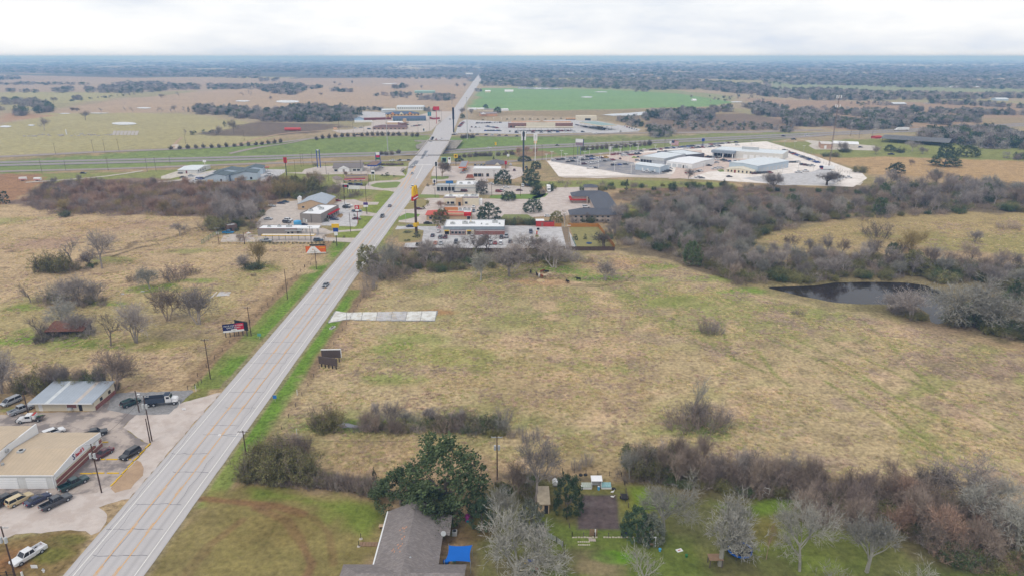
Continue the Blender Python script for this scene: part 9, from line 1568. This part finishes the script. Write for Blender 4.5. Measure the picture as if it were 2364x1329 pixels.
for i in range(17):u=i/16;cars([(RC(['pickup','suv','sedan']),RC(pal),s_(1240+410*u,262+150*u),15)],'in the angled row along the right fence','right fence row')
stock(s_(1320,410),s_(1410,408),4,10,'in the short row inside the right fence','right short row',colours=['dark grey','black','dark green','white']);stock(s_(1460,440),s_(1580,455),4,10,'in the lower short row inside the right fence','right lower row',colours=['dark grey','maroon','dark grey','silver']);cars([('pickup','white',s_(1415,535),RT),('pickup','white',s_(1500,520),RT),('pickup','white',s_(2030,600),-10),('pickup','dark blue',px('D',1145,1008),RT),('pickup','black',px('D',265,872),RT),('sedan','dark blue',px('S',2180,222),RT)],'on the gravel and drives beyond the dealership','gravel cars')
t=thg('horse_trailer','white gooseneck trailer with a red and blue end on the gravel lot','trailer',s_(1770,495),170);bq(-5.5,3.5,-1.3,1.3,.7,3.0).mk('body',J0,t);bq(3.51,6.0,-1.2,1.2,1.5,3.0).mk('nose',J22,t);bq(3.6,5.2,-1.25,1.25,.7,1.4).mk('step',J8,t);wheels(t,(-2.5,-1.5),.4,1.3)
t=thg('semi_truck','white articulated lorry driving on the highway','truck',px('D',1240,790),185);bq(-9,4.6,-1.3,1.3,1.2,4.1).mk('trailer',J0,t);MB().side([(5,.8),(5,3.8),(6.8,3.5),(7.4,2.2),(9,2.0),(9.1,.8)],-1.2,1.2).mk('cab',J0,t);wheels(t,(-8,-6.8,5.8,8.2),.5,1.25)
tt_=lambda x,y:px('T',x,y)
for A,B,n_,lab in[(tt_(110,345),tt_(165,285),6,'in the row left of the travel centre, by the road'),(tt_(330,300),tt_(620,292),10,'in the back row of the travel centre lot'),(tt_(460,340),tt_(580,360),7,'in the middle block of the travel centre lot'),(tt_(265,350),tt_(360,355),3,'beside the middle block of the travel centre lot'),(tt_(440,395),tt_(610,395),6,'in the front row of the travel centre lot'),(tt_(820,400),tt_(1500,395),20,'under the long cream fuel canopy'),(tt_(1560,320),tt_(1720,355),11,'in the diagonal row right of the fuel canopy'),(tt_(1640,290),tt_(1740,300),4,'by the cream annex'),(tt_(1820,330),tt_(1940,385),9,'under the truck fuel canopy'),(tt_(2160,340),tt_(2310,385),6,'at the far right of the travel centre'),(tt_(820,418),tt_(1640,408),9,'along the front kerb of the travel centre')]:stock(A,B,n_,RC([20,80,0,60]),lab,lab)
stock(px('U',1720,520),px('U',1560,540),5,70,'in the lot of the far restaurants','far restaurant cars',colours=['white','black','red','grey','white']);stock(px('U',600,575),px('U',690,565),2,20,'on the dirt lot by the brown hipped diner','dirt lot cars',colours=['white','silver']);cars([('van','slate',px('U',830,585),20),('suv','black',px('U',1480,515),30),('sedan','maroon',px('U',2030,450),60)],'outside the far diners','far diner cars')
for q,tp in[((242,430),335),((318,395),298),((450,380),285),((508,440),330),((708,480),370),((767,400),298),((835,345),258),((982,420),328),((955,520),405),((1172,560),435),((1400,600),470),((1788,605),470),((1195,395),297),((1245,360),255),((1138,345),228),((1258,315),218),((1385,300),205),((1358,450),360),((1482,310),232),((1497,300),195),((1572,360),262),((1728,260),212),((670,480),400),((1530,430),372),((2165,605),485)]:
 p_=r_(*q);g=G(p_);h=hgt(p_,px('R',0,tp)[1]);e=empty('lot_lamp',g,0,'white twin-headed lamp standard on the dealership lot','street light','dealership lamp standards');uq((0,0,0),(0,0,h),.16,.11,8).mk('mast',J0,e);bq(-1.6,1.6,-.25,.25,h,h+.25).mk('lamp_head',J0,e)
for q,tp in[((455,330),270),((605,450),375),((690,350),295),((415,465),330),((830,200),140),((1078,275),190),((1158,290),225),((1240,205),140),((1365,230),150),((1475,290),200),((1410,500),430),((1595,520),440),((30,560),445),((232,500),410),((1215,540),470),((585,200),145)]:
 p_=s_(*q);g=G(p_);h=hgt(p_,px('S',0,tp)[1]);e=empty('lot_lamp',g,0,'slim lamp standard between the dealership halls and the right fence','street light','dealership hall lamps');uq((0,0,0),(0,0,h),.13,.09,8).mk('mast',J4,e);bq(-1.3,1.3,-.2,.2,h,h+.2).mk('lamp_head',J0,e)
fnc('lot_fence','wire mesh fence along the right side of the dealership',[s_(1040,145),s_(1600,310),s_(1690,410),s_(1900,490),s_(2050,560)],2.2,J12,rails=4,step=6,wire=True)
print('far',time.time()-T0)
# ---- haze
hb=bq(-60000,60000,-3000,46000,-9,104)
hm=bpy.data.materials.new('haze_air');hm.use_nodes=True;ht=hm.node_tree;ht.nodes.clear()
ho=ht.nodes.new('ShaderNodeOutputMaterial');hv=ht.nodes.new('ShaderNodeVolumePrincipled')
hv.inputs['Color'].default_value=(.29,.55,1.0,1);hv.inputs['Absorption Color'].default_value=(.5,.5,.5,1);hv.inputs['Density'].default_value=1.65e-4
ht.links.new(hv.outputs[0],ho.inputs['Volume'])
haze=hb.mk('haze',hm);haze['kind']='stuff'
print('done',time.time()-T0,len(bpy.data.objects))
